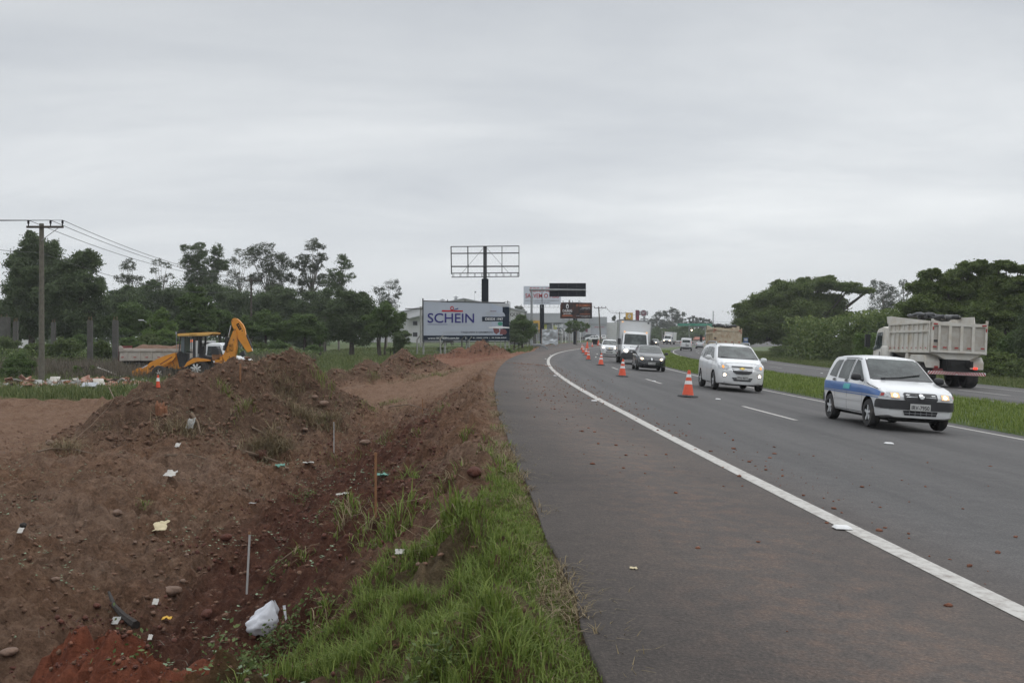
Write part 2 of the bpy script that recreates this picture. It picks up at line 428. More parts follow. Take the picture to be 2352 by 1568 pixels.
# ---------------------------------------------------------------- terrain
CP = np.array([(-26, 55, -1.2), (-15, 61, -1.15), (-9, 48, -1.1), (-4.5, 55, -.6), (-3, 80, -.35), (-4, 95, -.45), (-9, 100, -.5), (-16, 100, -.6),
    (-30, 110, -1.2), (-60, 100, -1.2), (-16, 40, -1.2), (-30, 200, -.8), (-13, 196, -.49), (-12, 300, -.2), (1, 150, -.1), (6, 190, .1), (18, 263, .6), (25, 300, .6), (0, 300, .3),
    (-100, 300, -.8), (-200, 300, -1), (0, 700, 0), (120, 700, 0), (50, 350, -.2), (62, 330, -.3), (45, 250, -.7), (100, 100, -1.4), (60, 60, -1.5), (110, 300, -1.2), (45, 170, -1.3),
    (30, 90, -1.3), (30, 20, -1.4), (-16, 20, -1.2), (-30, 30, -1.2), (-20, 5, -1.2)], float)
def base_idw(X, Y):
    w = 0; z = 0
    for px, py, pz in CP:
        d2 = (X - px) ** 2 + (Y - py) ** 2 + 9
        k = 1 / d2 ** 1.6; w = w + k; z = z + k * pz
    return z / w
PU = [-1, 0, .15, .5, 1, 1.6, 2.3, 3.0, 3.8, 5, 7, 10, 400]
PZ = [0, -.01, -.04, -.12, -.37, -.75, -1.23, -1.6, -1.68, -1.5, -1.3, -1.2, -1.2]
PZ2 = [0, -.01, -.03, -.07, -.14, -.22, -.34, -.47, -.62, -.8, -1.0, -1.15, -1.2]
MOUNDS = [  # x, y, rx, ry, h, rz
    (-9.2, 25.4, 2.5, 2.5, 1.4, 0), (-8.4, 26.8, 2.7, 2.7, 1.7, 0), (-7.7, 28.6, 2.7, 2.8, 1.85, 0), (-6.8, 30.2, 2.9, 3.0, 2.0, .3), (-5.9, 30.2, 2.2, 2.6, 1.35, 0), (-6.4, 26.0, 2.4, 2.6, 1.15, 0),
    (-8.0, 24.2, 2.4, 2.2, .7, 0), (-5.3, 27.2, 1.7, 1.6, .6, 0),
    (-7.2, 50, 2.2, 2.0, 1.5, 0), (-8.5, 49.5, 1.7, 1.6, 1.0, 0), (-5.9, 50.5, 1.7, 1.8, 1.0, 0), (-6.1, 56, 2.5, 2.2, 1.5, 0), (-4.7, 56, 2.0, 2.0, 1.15, 0),
    (-2.7, 86, 2.5, 3.0, 1.55, 0), (-4.4, 85, 2.2, 2.2, .95, 0), (-1.5, 87, 1.5, 2.2, 1.1, 0), (-6.0, 84, 1.6, 1.6, .5, 0),
    (-2.50, 5.95, 1.25, 1.4, 1.08, 0), (-2.10, 5.5, .95, 1.0, .84, 0), (-2.85, 5.5, .95, 1.0, .82, 0)]
def height(X, Y, detail=True):
    X = np.asarray(X, float); Y = np.asarray(Y, float)
    t, s = ts(X, Y)
    te = edge_t(Y); u = te - t
    ud = u + 0.35 * (fbm(X * .45, Y * .45, 31, 3) - .5) * np.clip(u, 0, 2)
    ditch = sstep(21, 38, Y + 1.2 * (fbm(X * .3, Y * .3, 5, 2) - .5))
    zn = np.interp(ud, PU, PZ) * (1 - ditch) + np.interp(ud, PU, PZ2) * ditch
    far = sstep(44, 60, Y)
    zedge = zr(te) - .02
    zi = base_idw(X, Y); zf = zedge + (zi - zedge) * sstep(0, 4.5, u)
    z = zn * (1 - far) + zf * far
    z = z + zedge * (1 - sstep(0, 3, u)) * (1 - far)
    mound = np.zeros_like(z)
    wob = (fbm(X * .8, Y * .8, 77, 4) - .5)
    for mx, my, rx, ry, h, a in MOUNDS:
        dx = X - mx; dy = Y - my
        if a: dx, dy = dx * math.cos(a) + dy * math.sin(a), -dx * math.sin(a) + dy * math.cos(a)
        d = np.sqrt((dx / rx) ** 2 + (dy / ry) ** 2) + wob * .42
        k = h * (1 - sstep(-.15, 1.05, d))
        mound = np.maximum(mound, k) + np.minimum(mound, k) * .05
    mound = np.where(mound > 1.75, 1.75 + (mound - 1.75) * .55, mound)
    z = z + mound
    if detail is None: return mound
    left = (u > 0)
    rough = left * sstep(0, .5, u)
    track = sstep(-8, -12, X) * (1 - sstep(33, 38, Y)) * sstep(12, 24, Y) * .62 + sstep(36, 44, Y) * .5 + .75 * sstep(27, 33, Y) * sstep(-6.5, -4.5, X) * sstep(.6, 1.6, u) * (1 - sstep(36, 44, Y))
    amp = rough * (1 - np.clip(track, 0, .85)) * (1 + .15 * np.clip(mound, 0, 1) * (Y > 12)) * (1 - .35 * np.clip(mound - 1, 0, 1))
    if detail:
        n1 = fbm(X * 1.1, Y * 1.1, 3, 3) - .5
        n2 = fbm(X * 4.2, Y * 4.2, 9, 3) - .5
        n3 = np.abs(fbm(X * 11, Y * 11, 14, 3) - .5)
        clump = sstep(.5, .72, fbm(X * 2.3, Y * 2.3, 41, 2)) * sstep(.45, .75, vnoise(X * 7, Y * 7, 55))
        qx = X + .25 * n2; qy = Y + .25 * n1; w1, i1 = worley(qx * 1.5, qy * 1.5, 3); w2, i2 = worley(qx * 4.3 + 5, qy * 4.3, 8); w3, i3 = worley(qx * 11, qy * 11 + 3, 19)
        lump = .16 * np.clip(.75 - w1, 0, 1) * (i1 > .45) + .10 * np.clip(.72 - w2, 0, 1) * (i2 > .4) + .05 * np.clip(.7 - w3, 0, 1) * (i3 > .45)
        z = z + amp * (.34 * n1 + .18 * n2 - .20 * n3 + .10 * clump + 1.7 * lump) + (1 - rough) * .02 * n2 * left
    # below the pavements
    inroad = sstep(.02, .28, -u) * (t < 29)
    rz_ = zr(np.clip(t, -9, 22)) - .35
    z = z * (1 - inroad) + rz_ * inroad
    right = t >= 22
    zright = np.minimum(-1.22 - .01 * (t - 24), -1.2) + .12 * (fbm(X * .3, Y * .3, 8, 3) - .5)
    z = np.where(right, zright * sstep(24, 27, t) + (zr(22) - .35) * (1 - sstep(24, 27, t)), z)
    return z
def H(x, y): return float(height(np.array([x]), np.array([y]))[0])
def axis(segs):
    out = [segs[0][0]]
    for a, b, st in segs:
        n = max(1, int(round((b - a) / st))); out += list(np.linspace(a, b, n + 1)[1:])
    return np.array(out)
def geo(a, b, st, g):
    out = []; x = a; d = st; sg = 1 if b > a else -1
    while (b - x) * sg > 0: x += d * sg; d *= g; out.append(x)
    return out
gx = np.array(sorted(set([round(v, 4) for v in list(axis([(-15, -7, .075), (-7, 1.2, .038)])) + geo(-15, -1500, .1, 1.06) + geo(1.2, 1500, .4, 1.06)])))
gy = np.array(sorted(set([round(v, 4) for v in list(axis([(3.2, 14, .04), (14, 24, .06), (24, 36, .085), (36, 60, .16)])) + geo(60, 4000, .22, 1.022) + geo(3.2, -60, .3, 1.2)])))
GX, GY = np.meshgrid(gx, gy)
Z = height(GX.ravel(), GY.ravel())
TX, TY = GX.ravel(), GY.ravel()
tt, ss_ = ts(TX, TY); uu = edge_t(TY) - tt
# zones: R red soil, G grass, B pale dust track
def grass_w(Y): return np.interp(Y, [0, 6.9, 7.25, 7.6, 8.2, 9.1, 10.6, 11.3, 40], [2.7, 2.5, 1.6, .72, .52, .34, .22, .0, .0])
def zones(X, Y, u):
    n = fbm(X * .7, Y * .7, 21, 4); n2 = fbm(X * 2.1, Y * 2.1, 23, 3)
    red = (1 - sstep(.6, 1.9, np.abs(u - 2.6) - 1.2 * (n - .5))) * (1 - sstep(24, 32, Y))        # fresh cut of the ditch
    for mx, my, r in ((-2.6, 6, 1.7), (-3, 86, 5), (-1.5, 70, 3)):
        red = np.maximum(red, 1.0 - sstep(.6, 1.1, np.hypot(X - mx, Y - my) / r))
    brt = np.maximum(1 - sstep(.75, 1.05, np.hypot(X + 2.62, (Y - 5.9)) / 1.35), .30 * (sstep(60, 72, Y) * (1 - sstep(8, 12, u))))
    edge = 48 + 6 * (n - .5)
    grass = sstep(-9, -11.5, X + 3 * (n - .5)) * sstep(0, 2.5, Y - (39.5 - .10 * (X + 12)) + 3 * (n - .5))       # field left of the track
    grass = np.maximum(grass, sstep(54, 60, Y + 5 * (n - .5)) * sstep(8, 10, u + 2 * (n - .5)))
    grass = np.maximum(grass, sstep(93, 99, Y + 3 * (n2 - .5)) * sstep(.2, .9, u))
    gv = (u < grass_w(Y) - .25 + .8 * (n2 - .5)) * (u > -.1) * (Y < 14)
    grass = np.maximum(grass, .30 * gv * (fbm(X * 2, Y * 2, 91, 3) > .36))
    grass = np.where(tt_of(X, Y) > 20, 1.0, grass)
    return np.clip(red * (1 - .55 * sstep(22, 28, Y)), 0, 1), np.clip(grass, 0, 1), np.clip(brt, 0, 1)
def pale(X, Y, u):
    n = fbm(X * .5, Y * .5, 27, 4) - .5; md = height(X, Y, None)
    p = sstep(26, 33, Y + 6 * n) * sstep(.5, 1.5, u + n) * sstep(-7.5, -5.5, X + 2 * n) * (1 - sstep(62, 75, Y))
    p = np.maximum(p, sstep(14, 22, Y + 6 * n) * sstep(-9.5, -12, X + 2 * n)); p = np.maximum(p, .6 * sstep(-3.6, -5.2, X + 1.5 * n) * (1 - sstep(9, 13, Y)))
    return np.clip(p * (1 - sstep(.1, .45, md)), 0, 1)
def tt_of(X, Y): return ts(X, Y)[0]
zR, zG, zB = zones(TX, TY, uu)
colr = np.stack([zR, zG, zB, pale(TX, TY, uu)], 1)
nx, ny = len(gx), len(gy)
idx = np.arange(nx * ny).reshape(ny, nx)
Fq = np.stack([idx[:-1, :-1].ravel(), idx[:-1, 1:].ravel(), idx[1:, 1:].ravel(), idx[1:, :-1].ravel()], 1)

def ground_mat():
    m, nt, b = nodes('ground_soil_and_grass'); N = nt.nodes; L = nt.links
    geo_ = N.new('ShaderNodeNewGeometry'); at = N.new('ShaderNodeAttribute'); at.attribute_name = 'zone'
    sep = N.new('ShaderNodeSeparateColor'); L.new(at.outputs['Color'], sep.inputs[0])
    def noise(sc, det=6, rough=.6):
        n = N.new('ShaderNodeTexNoise'); n.inputs['Scale'].default_value = sc; n.inputs['Detail'].default_value = det
        n.inputs['Roughness'].default_value = rough; L.new(geo_.outputs['Position'], n.inputs['Vector']); return n.outputs['Fac']
    def ramp(f, stops):
        r = N.new('ShaderNodeValToRGB'); L.new(f, r.inputs[0]); e = r.color_ramp.elements
        e[0].position, e[0].color = stops[0][0], (*stops[0][1], 1); e[1].position, e[1].color = stops[-1][0], (*stops[-1][1], 1)
        for p, c in stops[1:-1]: k = e.new(p); k.color = (*c, 1)
        return r.outputs[0]
    def mixc(f, a, c):
        x = N.new('ShaderNodeMix'); x.data_type = 'RGBA'; L.new(f, x.inputs[0]); L.new(a, x.inputs[6]); L.new(c, x.inputs[7]); return x.outputs[2]
    big = noise(.55); mid = noise(4.5, 10, .78); fine = noise(24, 8, .75)
    brown = ramp(mid, [(.28, (.062, .034, .021)), (.5, (.145, .082, .051)), (.72, (.250, .155, .100))])
    grey = ramp(mid, [(.28, (.085, .052, .035)), (.72, (.26, .170, .120))])
    soil = mixc(ramp(big, [(.42, (0, 0, 0)), (.62, (1, 1, 1))]), brown, grey)
    redc = ramp(mid, [(.30, (.036, .016, .011)), (.52, (.092, .040, .026)), (.74, (.165, .075, .048))])
    soil = mixc(sep.outputs[0], soil, redc)
    soil = mixc(at.outputs['Alpha'], soil, ramp(mid, [(.25, (.110, .062, .040)), (.5, (.175, .106, .070)), (.75, (.245, .160, .110))]))
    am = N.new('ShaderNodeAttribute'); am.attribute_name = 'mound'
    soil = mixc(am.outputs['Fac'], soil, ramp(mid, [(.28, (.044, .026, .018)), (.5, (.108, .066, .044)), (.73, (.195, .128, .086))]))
    brt = ramp(mid, [(.3, (.12, .034, .018)), (.75, (.29, .100, .056))])
    soil = mixc(sep.outputs[2], soil, brt)
    grs = ramp(mid, [(.25, (.026, .042, .012)), (.5, (.048, .078, .020)), (.75, (.085, .105, .036))])
    dry = ramp(fine, [(.3, (.06, .055, .030)), (.7, (.13, .115, .065))])
    grs = mixc(ramp(noise(.12, 4), [(.48, (0, 0, 0)), (.62, (.7, .7, .7))]), grs, dry)
    allc = mixc(sep.outputs[1], soil, grs)
    fm = N.new('ShaderNodeMapRange'); fm.inputs[1].default_value = .3; fm.inputs[2].default_value = .7
    fm.inputs[3].default_value = .60; fm.inputs[4].default_value = 1.42; L.new(fine, fm.inputs[0])
    sc = N.new('ShaderNodeVectorMath'); sc.operation = 'SCALE'; L.new(allc, sc.inputs[0]); L.new(fm.outputs[0], sc.inputs['Scale'])
    # scattered pale grit
    vo = N.new('ShaderNodeTexVoronoi'); vo.inputs['Scale'].default_value = 26; L.new(geo_.outputs['Position'], vo.inputs['Vector'])
    gr = N.new('ShaderNodeMapRange'); gr.inputs[1].default_value = .10; gr.inputs[2].default_value = .20; gr.inputs[3].default_value = .5; gr.inputs[4].default_value = 0
    L.new(vo.outputs['Distance'], gr.inputs[0])
    cc = N.new('ShaderNodeSeparateColor'); L.new(vo.outputs['Color'], cc.inputs[0])
    ct = N.new('ShaderNodeMath'); ct.operation = 'GREATER_THAN'; ct.inputs[1].default_value = .72; L.new(cc.outputs[0], ct.inputs[0])
    ml = N.new('ShaderNodeMath'); ml.operation = 'MULTIPLY'; L.new(gr.outputs[0], ml.inputs[0]); L.new(ct.outputs[0], ml.inputs[1])
    gm = N.new('ShaderNodeMix'); gm.data_type = 'RGBA'; L.new(ml.outputs[0], gm.inputs[0]); L.new(sc.outputs[0], gm.inputs[6]); gm.inputs[7].default_value = (.22, .15, .11, 1)
    L.new(gm.outputs[2], b.inputs['Base Color'])
    b.inputs['Roughness'].default_value = .95; b.inputs['Specular IOR Level'].default_value = .15
    ad = N.new('ShaderNodeMath'); ad.operation = 'ADD'; L.new(mid, ad.inputs[0])
    m2 = N.new('ShaderNodeMath'); m2.operation = 'MULTIPLY'; m2.inputs[1].default_value = .5; L.new(fine, m2.inputs[0]); L.new(m2.outputs[0], ad.inputs[1])
    bp = N.new('ShaderNodeBump'); bp.inputs['Strength'].default_value = 1.0; bp.inputs['Distance'].default_value = .11
    L.new(ad.outputs[0], bp.inputs['Height']); L.new(bp.outputs[0], b.inputs['Normal'])
    return m
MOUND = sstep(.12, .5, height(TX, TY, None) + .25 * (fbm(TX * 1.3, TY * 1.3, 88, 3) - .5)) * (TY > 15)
GROUND = ground_mat()
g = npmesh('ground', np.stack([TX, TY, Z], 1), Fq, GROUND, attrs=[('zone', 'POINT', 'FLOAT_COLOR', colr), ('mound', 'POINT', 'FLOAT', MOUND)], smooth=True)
tag(g, kind='structure')

# ---------------------------------------------------------------- pavements
def asphalt_mat(name, shoulder):
    m, nt, b = nodes(name); N = nt.nodes; L = nt.links
    tc = N.new('ShaderNodeTexCoord'); g_ = N.new('ShaderNodeNewGeometry')
    def noise(v, sc, det=5, ro=.6):
        n = N.new('ShaderNodeTexNoise'); n.inputs['Scale'].default_value = sc; n.inputs['Detail'].default_value = det; n.inputs['Roughness'].default_value = ro
        L.new(v, n.inputs['Vector']); return n.outputs['Fac']
    mp = N.new('ShaderNodeMapping'); mp.inputs['Scale'].default_value = (1.0, .045, 1); L.new(tc.outputs['UV'], mp.inputs[0])
    streak = noise(mp.outputs[0], 1.6, 4); big = noise(g_.outputs['Position'], .22, 5); fine = noise(g_.outputs['Position'], 55, 4, .8); mid = noise(g_.outputs['Position'], 5, 6, .7)
    def ramp(f, stops):
        r = N.new('ShaderNodeValToRGB'); L.new(f, r.inputs[0]); e = r.color_ramp.elements
        e[0].position, e[0].color = stops[0][0], (*stops[0][1], 1); e[1].position, e[1].color = stops[-1][0], (*stops[-1][1], 1)
        for p, c in stops[1:-1]: k = e.new(p); k.color = (*c, 1)
        return r.outputs[0]
    def mixc(f, a, c, bt='MIX'):
        x = N.new('ShaderNodeMix'); x.data_type = 'RGBA'; x.blend_type = bt
        for i, v in ((0, f), (6, a), (7, c)):
            if isinstance(v, float): x.inputs[i].default_value = v
            elif isinstance(v, tuple): x.inputs[i].default_value = v
            else: L.new(v, x.inputs[i])
        return x.outputs[2]
    lane = ramp(streak, [(.3, (.049, .047, .048)), (.7, (.074, .071, .071))])
    if shoulder:
        sh = ramp(big, [(.35, (.052, .044, .041)), (.68, (.080, .066, .058))])
        sx = N.new('ShaderNodeSeparateXYZ'); L.new(tc.outputs['UV'], sx.inputs[0])
        mr = N.new('ShaderNodeMapRange'); mr.interpolation_type = 'SMOOTHSTEP'; mr.inputs[1].default_value = -.5; mr.inputs[2].default_value = 1.0; L.new(sx.outputs[0], mr.inputs[0])
        lane = mixc(mr.outputs[0], sh, lane)
        # dust trail carried on to the shoulder by lorries
        d1 = N.new('ShaderNodeMapRange'); d1.interpolation_type = 'SMOOTHSTEP'; d1.inputs[1].default_value = 1.3; d1.inputs[2].default_value = .1; L.new(N_abs(N, L, sx.outputs[0], -1.25), d1.inputs[0])
        ms = mult(N, L, d1.outputs[0], ramp(mid, [(.45, (0, 0, 0)), (.7, (.42, .42, .42))]))
        lane = mixc(ms, lane, (.13, .070, .043, 1))
    else:
        lane = mixc(ramp(big, [(.35, (0, 0, 0)), (.65, (.6, .6, .6))]), lane, (.074, .071, .069, 1))
    sp = ramp(fine, [(.33, (.62, .62, .62)), (.5, (1, 1, 1)), (.68, (1.7, 1.65, 1.58))])
    lane = mixc(1.0, lane, sp, 'MULTIPLY')
    pat = ramp(mid, [(.25, (.80, .80, .80)), (.75, (1.18, 1.17, 1.15))]); lane = mixc(1.0, lane, pat, 'MULTIPLY')
    # polished wheel paths
    sx2 = N.new('ShaderNodeSeparateXYZ'); L.new(tc.outputs['UV'], sx2.inputs[0])
    w_ = N.new('ShaderNodeMath'); w_.operation = 'MULTIPLY'; w_.inputs[1].default_value = 3.55; L.new(sx2.outputs[0], w_.inputs[0])
    w2_ = N.new('ShaderNodeMath'); w2_.operation = 'SINE'; L.new(w_.outputs[0], w2_.inputs[0])
    wr = N.new('ShaderNodeMapRange'); wr.inputs[1].default_value = -1; wr.inputs[3].default_value = .93; wr.inputs[4].default_value = 1.06; L.new(w2_.outputs[0], wr.inputs[0])
    lane = mixc(1.0, lane, wr.outputs[0], 'MULTIPLY')
    # hairline cracks
    vo = N.new('ShaderNodeTexVoronoi'); vo.feature = 'DISTANCE_TO_EDGE'; vo.inputs['Scale'].default_value = .33
    wv = N.new('ShaderNodeVectorMath'); wv.operation = 'ADD'
    nz = N.new('ShaderNodeTexNoise'); nz.inputs['Scale'].default_value = 1.3; nz.inputs['Detail'].default_value = 6; L.new(g_.outputs['Position'], nz.inputs['Vector'])
    L.new(g_.outputs['Position'], wv.inputs[0]); L.new(nz.outputs['Color'], wv.inputs[1]); L.new(wv.outputs[0], vo.inputs['Vector'])
    ck = ramp(vo.outputs['Distance'], [(0, (.78, .78, .78)), (.004, (1, 1, 1))]); lane = mixc(1.0, lane, ck, 'MULTIPLY')
    L.new(lane, b.inputs['Base Color']); b.inputs['Roughness'].default_value = .82; b.inputs['Specular IOR Level'].default_value = .35
    bp = N.new('ShaderNodeBump'); bp.inputs['Strength'].default_value = .5; bp.inputs['Distance'].default_value = .008
    L.new(fine, bp.inputs['Height']); L.new(bp.outputs[0], b.inputs['Normal'])
    return m
def N_abs(N, L, sock, c):
    a = N.new('ShaderNodeMath'); a.operation = 'SUBTRACT'; L.new(sock, a.inputs[0]); a.inputs[1].default_value = c
    b = N.new('ShaderNodeMath'); b.operation = 'ABSOLUTE'; L.new(a.outputs[0], b.inputs[0]); return b.outputs[0]
def mult(N, L, a, b_):
    m = N.new('ShaderNodeMath'); m.operation = 'MULTIPLY'; L.new(a, m.inputs[0]); L.new(b_, m.inputs[1]); return m.outputs[0]

S_LINES = np.array(list(np.arange(-120, -60, 4.)) + list(np.arange(-60, 60, .5)) + list(np.arange(60, 330, 2.)) + list(np.arange(330, 620, 8.)))
def strip(name, tl, tr_, s0, s1, material, lift=0.0, nt_=2, thick=0.0, wob=0.0, zf=None, kind='structure'):
    s = S_LINES[(S_LINES > s0) & (S_LINES < s1)]; s = np.concatenate([[s0], s, [s1]])
    n = len(s); T = []
    for k in range(nt_ + 1):
        f = k / nt_
        a = tl(s) if callable(tl) else np.full(n, tl); b = tr_(s) if callable(tr_) else np.full(n, tr_)
        t = a + (b - a) * f
        if wob and k == 0: t = t + wob * (fbm(s * 1.7, s * 0 + 3, 66, 4) - .5) * 2
        T.append(t)
    if thick:
        T = [T[0]] + T + [T[-1]]
    T = np.array(T).T; SS = np.repeat(s[:, None], T.shape[1], 1)
    X, Y = road_xy(T, SS); Zz = (zf or zr)(T) + lift
    if thick: Zz[:, 0] -= thick; Zz[:, -1] -= thick
    m = T.shape[1]; ii = np.arange(n * m).reshape(n, m)
    Fq_ = np.stack([ii[:-1, :-1].ravel(), ii[:-1, 1:].ravel(), ii[1:, 1:].ravel(), ii[1:, :-1].ravel()], 1)
    o = npmesh(name, np.stack([X.ravel(), Y.ravel(), Zz.ravel()], 1), Fq_, material, uv=np.stack([T.ravel(), SS.ravel()], 1), smooth=False)
    return tag(o, kind=kind)
ASPH = asphalt_mat('asphalt_near_carriageway', True); ASPH2 = asphalt_mat('asphalt_far_carriageway', False)
def te_s(s): return edge_t(RY + (RR + 2.3) * np.sin(s / RR))
strip('road', te_s, 8.25, -60, 600, ASPH, 0.0, 6, .3, .035)
strip('far_carriageway', 12.35, 22.0, -60, 600, ASPH2, 0.0, 4, .3)
def median_z(t): return zr(t) + .035 * np.clip(np.minimum(t - 8.25, 12.35 - t) / .4, 0, 1)
GRASSG = mat('median_turf', (.052, .080, .022), .95, var=.35, scale=1.8, bump=.6, bscale=22, dirt_or_interior=(.11, .10, .05), dfac=.4, dscale=.7)
strip('median', 8.2, 12.4, -60, 600, GRASSG, 0.0, 10, .3, 0, median_z)
strip('right_verge', 21.95, 31, -60, 600, GRASSG, 0.0, 6, .25, 0, lambda t: zr(22) + .015 - .055 * (t - 22))
def line_mat():
    m, nt, b = nodes('road_marking_paint'); N = nt.nodes; L = nt.links
    g_ = N.new('ShaderNodeNewGeometry'); n = N.new('ShaderNodeTexNoise'); n.inputs['Scale'].default_value = 9; n.inputs['Detail'].default_value = 9; n.inputs['Roughness'].default_value = .75
    L.new(g_.outputs['Position'], n.inputs['Vector'])
    r = N.new('ShaderNodeValToRGB'); L.new(n.outputs['Fac'], r.inputs[0]); e = r.color_ramp.elements
    e[0].position, e[0].color = .30, (.17, .145, .125, 1); e[1].position, e[1].color = .54, (.41, .395, .37, 1)
    L.new(r.outputs[0], b.inputs['Base Color']); b.inputs['Roughness'].default_value = .7
    return m
LINE = line_mat(); M['paintline'] = LINE
def near_off(s): return -.15 * np.clip((20 - (RY + RR * np.sin(s / RR))) / 15, 0, 1)
strip('road_marking_edge_line', lambda s: near_off(s) - .075, lambda s: near_off(s) + .105, -60, 560, LINE, .004, 1)
strip('road_marking_median_line', 7.55, 7.68, -60, 560, LINE, .004, 1)
strip('road_marking_far_left_line', 12.75, 12.88, -60, 560, LINE, .004, 1)
strip('road_marking_far_right_line', 19.55, 19.68, -60, 560, LINE, .004, 1)
def dashes(name, t0, start, length, gap, n):
    mb = MB()
    for k in range(n):
        s0 = start + k * (length + gap)
        for j in range(4):
            a, b = s0 + length * j / 4, s0 + length * (j + 1) / 4
            q = []
            for t, s in ((t0 - .06, a), (t0 + .06, a), (t0 + .06, b), (t0 - .06, b)):
                x, y = road_xy(t, s); q.append((float(x), float(y), float(zr(t)) + .004))
            mb.add(q, [(0, 1, 2, 3)])
    tag(mb.build(name, LINE), kind='structure')
dashes('road_marking_lane_dashes', 3.78, -20.7 - 17.2 * 2, 4.4, 12.8, 24)
dashes('road_marking_far_lane_dashes', 16.25, 12 - 17.2 * 4, 4.4, 12.8, 24)

# reflective road studs
def studs():
    root = thing('road_stud', 'white road stud nearest the camera, by the thick edge line', 'road stud', (0, 0, 0), group='white reflective road studs')
    MB().box((0, 0, .012), (.14, .11, .022), taper=(.75, .6)).build('housing', M['conewhite'], root, bevel=.004)
    MB().box((0, -.045, .013), (.10, .012, .012)).build('reflector', M['lamp'], root)
    spots = [(-.2, 7.95, None), (-.2, 24, 'second white stud along the thick edge line'), (-.2, 40.0, 'third white stud along the thick edge line, by red clods'),
             (-.2, 56, 'fourth white stud along the thick edge line'), (-.2, 72, 'fifth white stud where the edge line bends'), (-.2, 88, 'sixth white stud beyond the bend of the edge line'),
             (3.78, 16.6, 'white stud on bare asphalt in front of the striped hatchback'), (3.78, 28.6, 'white stud just behind the nearest traffic cone'), (3.78, 40.5, 'white stud between the first two cones on the lane line'),
             (8.05, 41, 'white stud at the grass median beside the white minivan'), (19.95, 42.5, 'white stud on the far carriageway right of the dump truck'), (12.55, 26, 'white stud by the far carriageway line at the frame edge'),
             (3.78, 52, 'white stud on the lane line left of the black hatchback'), (16.2, 60, 'white stud in the middle of the far carriageway')]
    for i, (t, Y, lb) in enumerate(spots):
        m_ = road_frame(t, Y, False) @ Matrix.Rotation(math.radians(90), 4, 'Z')
        if i == 0: root.matrix_world = m_
        else: dup(root, lb, mat=m_)
studs()
# ---------------------------------------------------------------- cars
def interp(tab, x): return float(np.interp(x, [p[0] for p in tab], [p[1] for p in tab]))
def smooth_interp(tab, x, w=.05):
    return sum(interp(tab, x + d * w) for d in (-1, -.5, 0, .5, 1)) / 5
def car_shell(P, paint):
    x0, x1 = P['x0'], P['x1']
    xs = [x0, x0 + .015, x0 + .04, x0 + .09] + list(np.linspace(x0 + .16, x1 - .16, 52)) + [x1 - .09, x1 - .04, x1 - .015, x1]
    v, f = [], []
    rings = []
    for x in xs:
        e = min(x - x0, x1 - x); rnd = 1 - .10 * max(0, 1 - e / .16) ** 2
        w = smooth_interp(P['w'], x) * rnd; wt = smooth_interp(P['wt'], x) * rnd
        zt = smooth_interp(P['top'], x, .03); zb = smooth_interp(P['bot'], x); belt = min(P['belt'] + P.get('wedge', 0) * x, zt - .03)
        cr = P.get('crown', .03)
        ring = [(0, zb), (w * .8, zb), (w * .955, zb + .03), (w * .985, zb + .10), (w, zb + (belt - zb) * .45), (w * .995, belt - .10), (w * .965, belt - .02)]
        gx0, gz0 = w * .94, belt; gx1, gz1 = min(wt, w * .93), zt - .03
        for k in (0, .33, .67, 1):
            bul = .018 * math.sin(math.pi * k) * min(1, (zt - belt) / .3)
            ring.append((gx0 + (gx1 - gx0) * k + bul, gz0 + (gz1 - gz0) * k))
        ring += [(gx1 * .94, zt - .006), (gx1 * .6, zt + cr * .6), (gx1 * .25, zt + cr * .95), (0, zt + cr)]
        rings.append([(x, a, b) for a, b in ring])
    nr = len(rings[0])
    for r in rings:
        v += r; v += [(x, -y, z) for x, y, z in r[1:-1]]
    m = 2 * nr - 2
    def ix(i, k, side):
        if side > 0 or k in (0, nr - 1): return i * m + k
        return i * m + nr + k - 1
    for i in range(len(xs) - 1):
        for k in range(nr - 1):
            f.append((ix(i, k, 1), ix(i + 1, k, 1), ix(i + 1, k + 1, 1), ix(i, k + 1, 1)))
            f.append((ix(i, k, -1), ix(i, k + 1, -1), ix(i + 1, k + 1, -1), ix(i + 1, k, -1)))
    # closed, bulged ends
    for end, sg in ((0, -1), (len(xs) - 1, 1)):
        bul = P.get('bulge', .05)
        cols = [1, .75, .4, 0, -.4, -.75, -1]
        grid = []
        for k in range(1, nr - 1):
            row = []
            for c in cols:
                if c == 1: row.append(ix(end, k, 1))
                elif c == -1: row.append(ix(end, k, -1))
                else:
                    p = rings[end][k]; v.append((p[0] + sg * bul * (1 - c * c), p[1] * c, p[2])); row.append(len(v) - 1)
            grid.append(row)
        for a in range(len(grid) - 1):
            for c in range(6): f.append((grid[a][c], grid[a][c + 1], grid[a + 1][c + 1], grid[a + 1][c]))
        b = ix(end, 0, 1); t_ = ix(end, nr - 1, 1)
        for c in range(6):
            f.append((grid[0][c + 1], grid[0][c], b)); f.append((grid[-1][c], grid[-1][c + 1], t_))
    me = bpy.data.meshes.new('body'); me.from_pydata(v, [], f)
    me.materials.append(paint); me.materials.append(M['dark'])
    bm = bmesh.new(); bm.from_mesh(me)
    bmesh.ops.remove_doubles(bm, verts=bm.verts, dist=1e-4); bmesh.ops.recalc_face_normals(bm, faces=bm.faces)
    bm.to_mesh(me)
    bvh = BVHTree.FromBMesh(bm); bm.free()
    return me, bvh
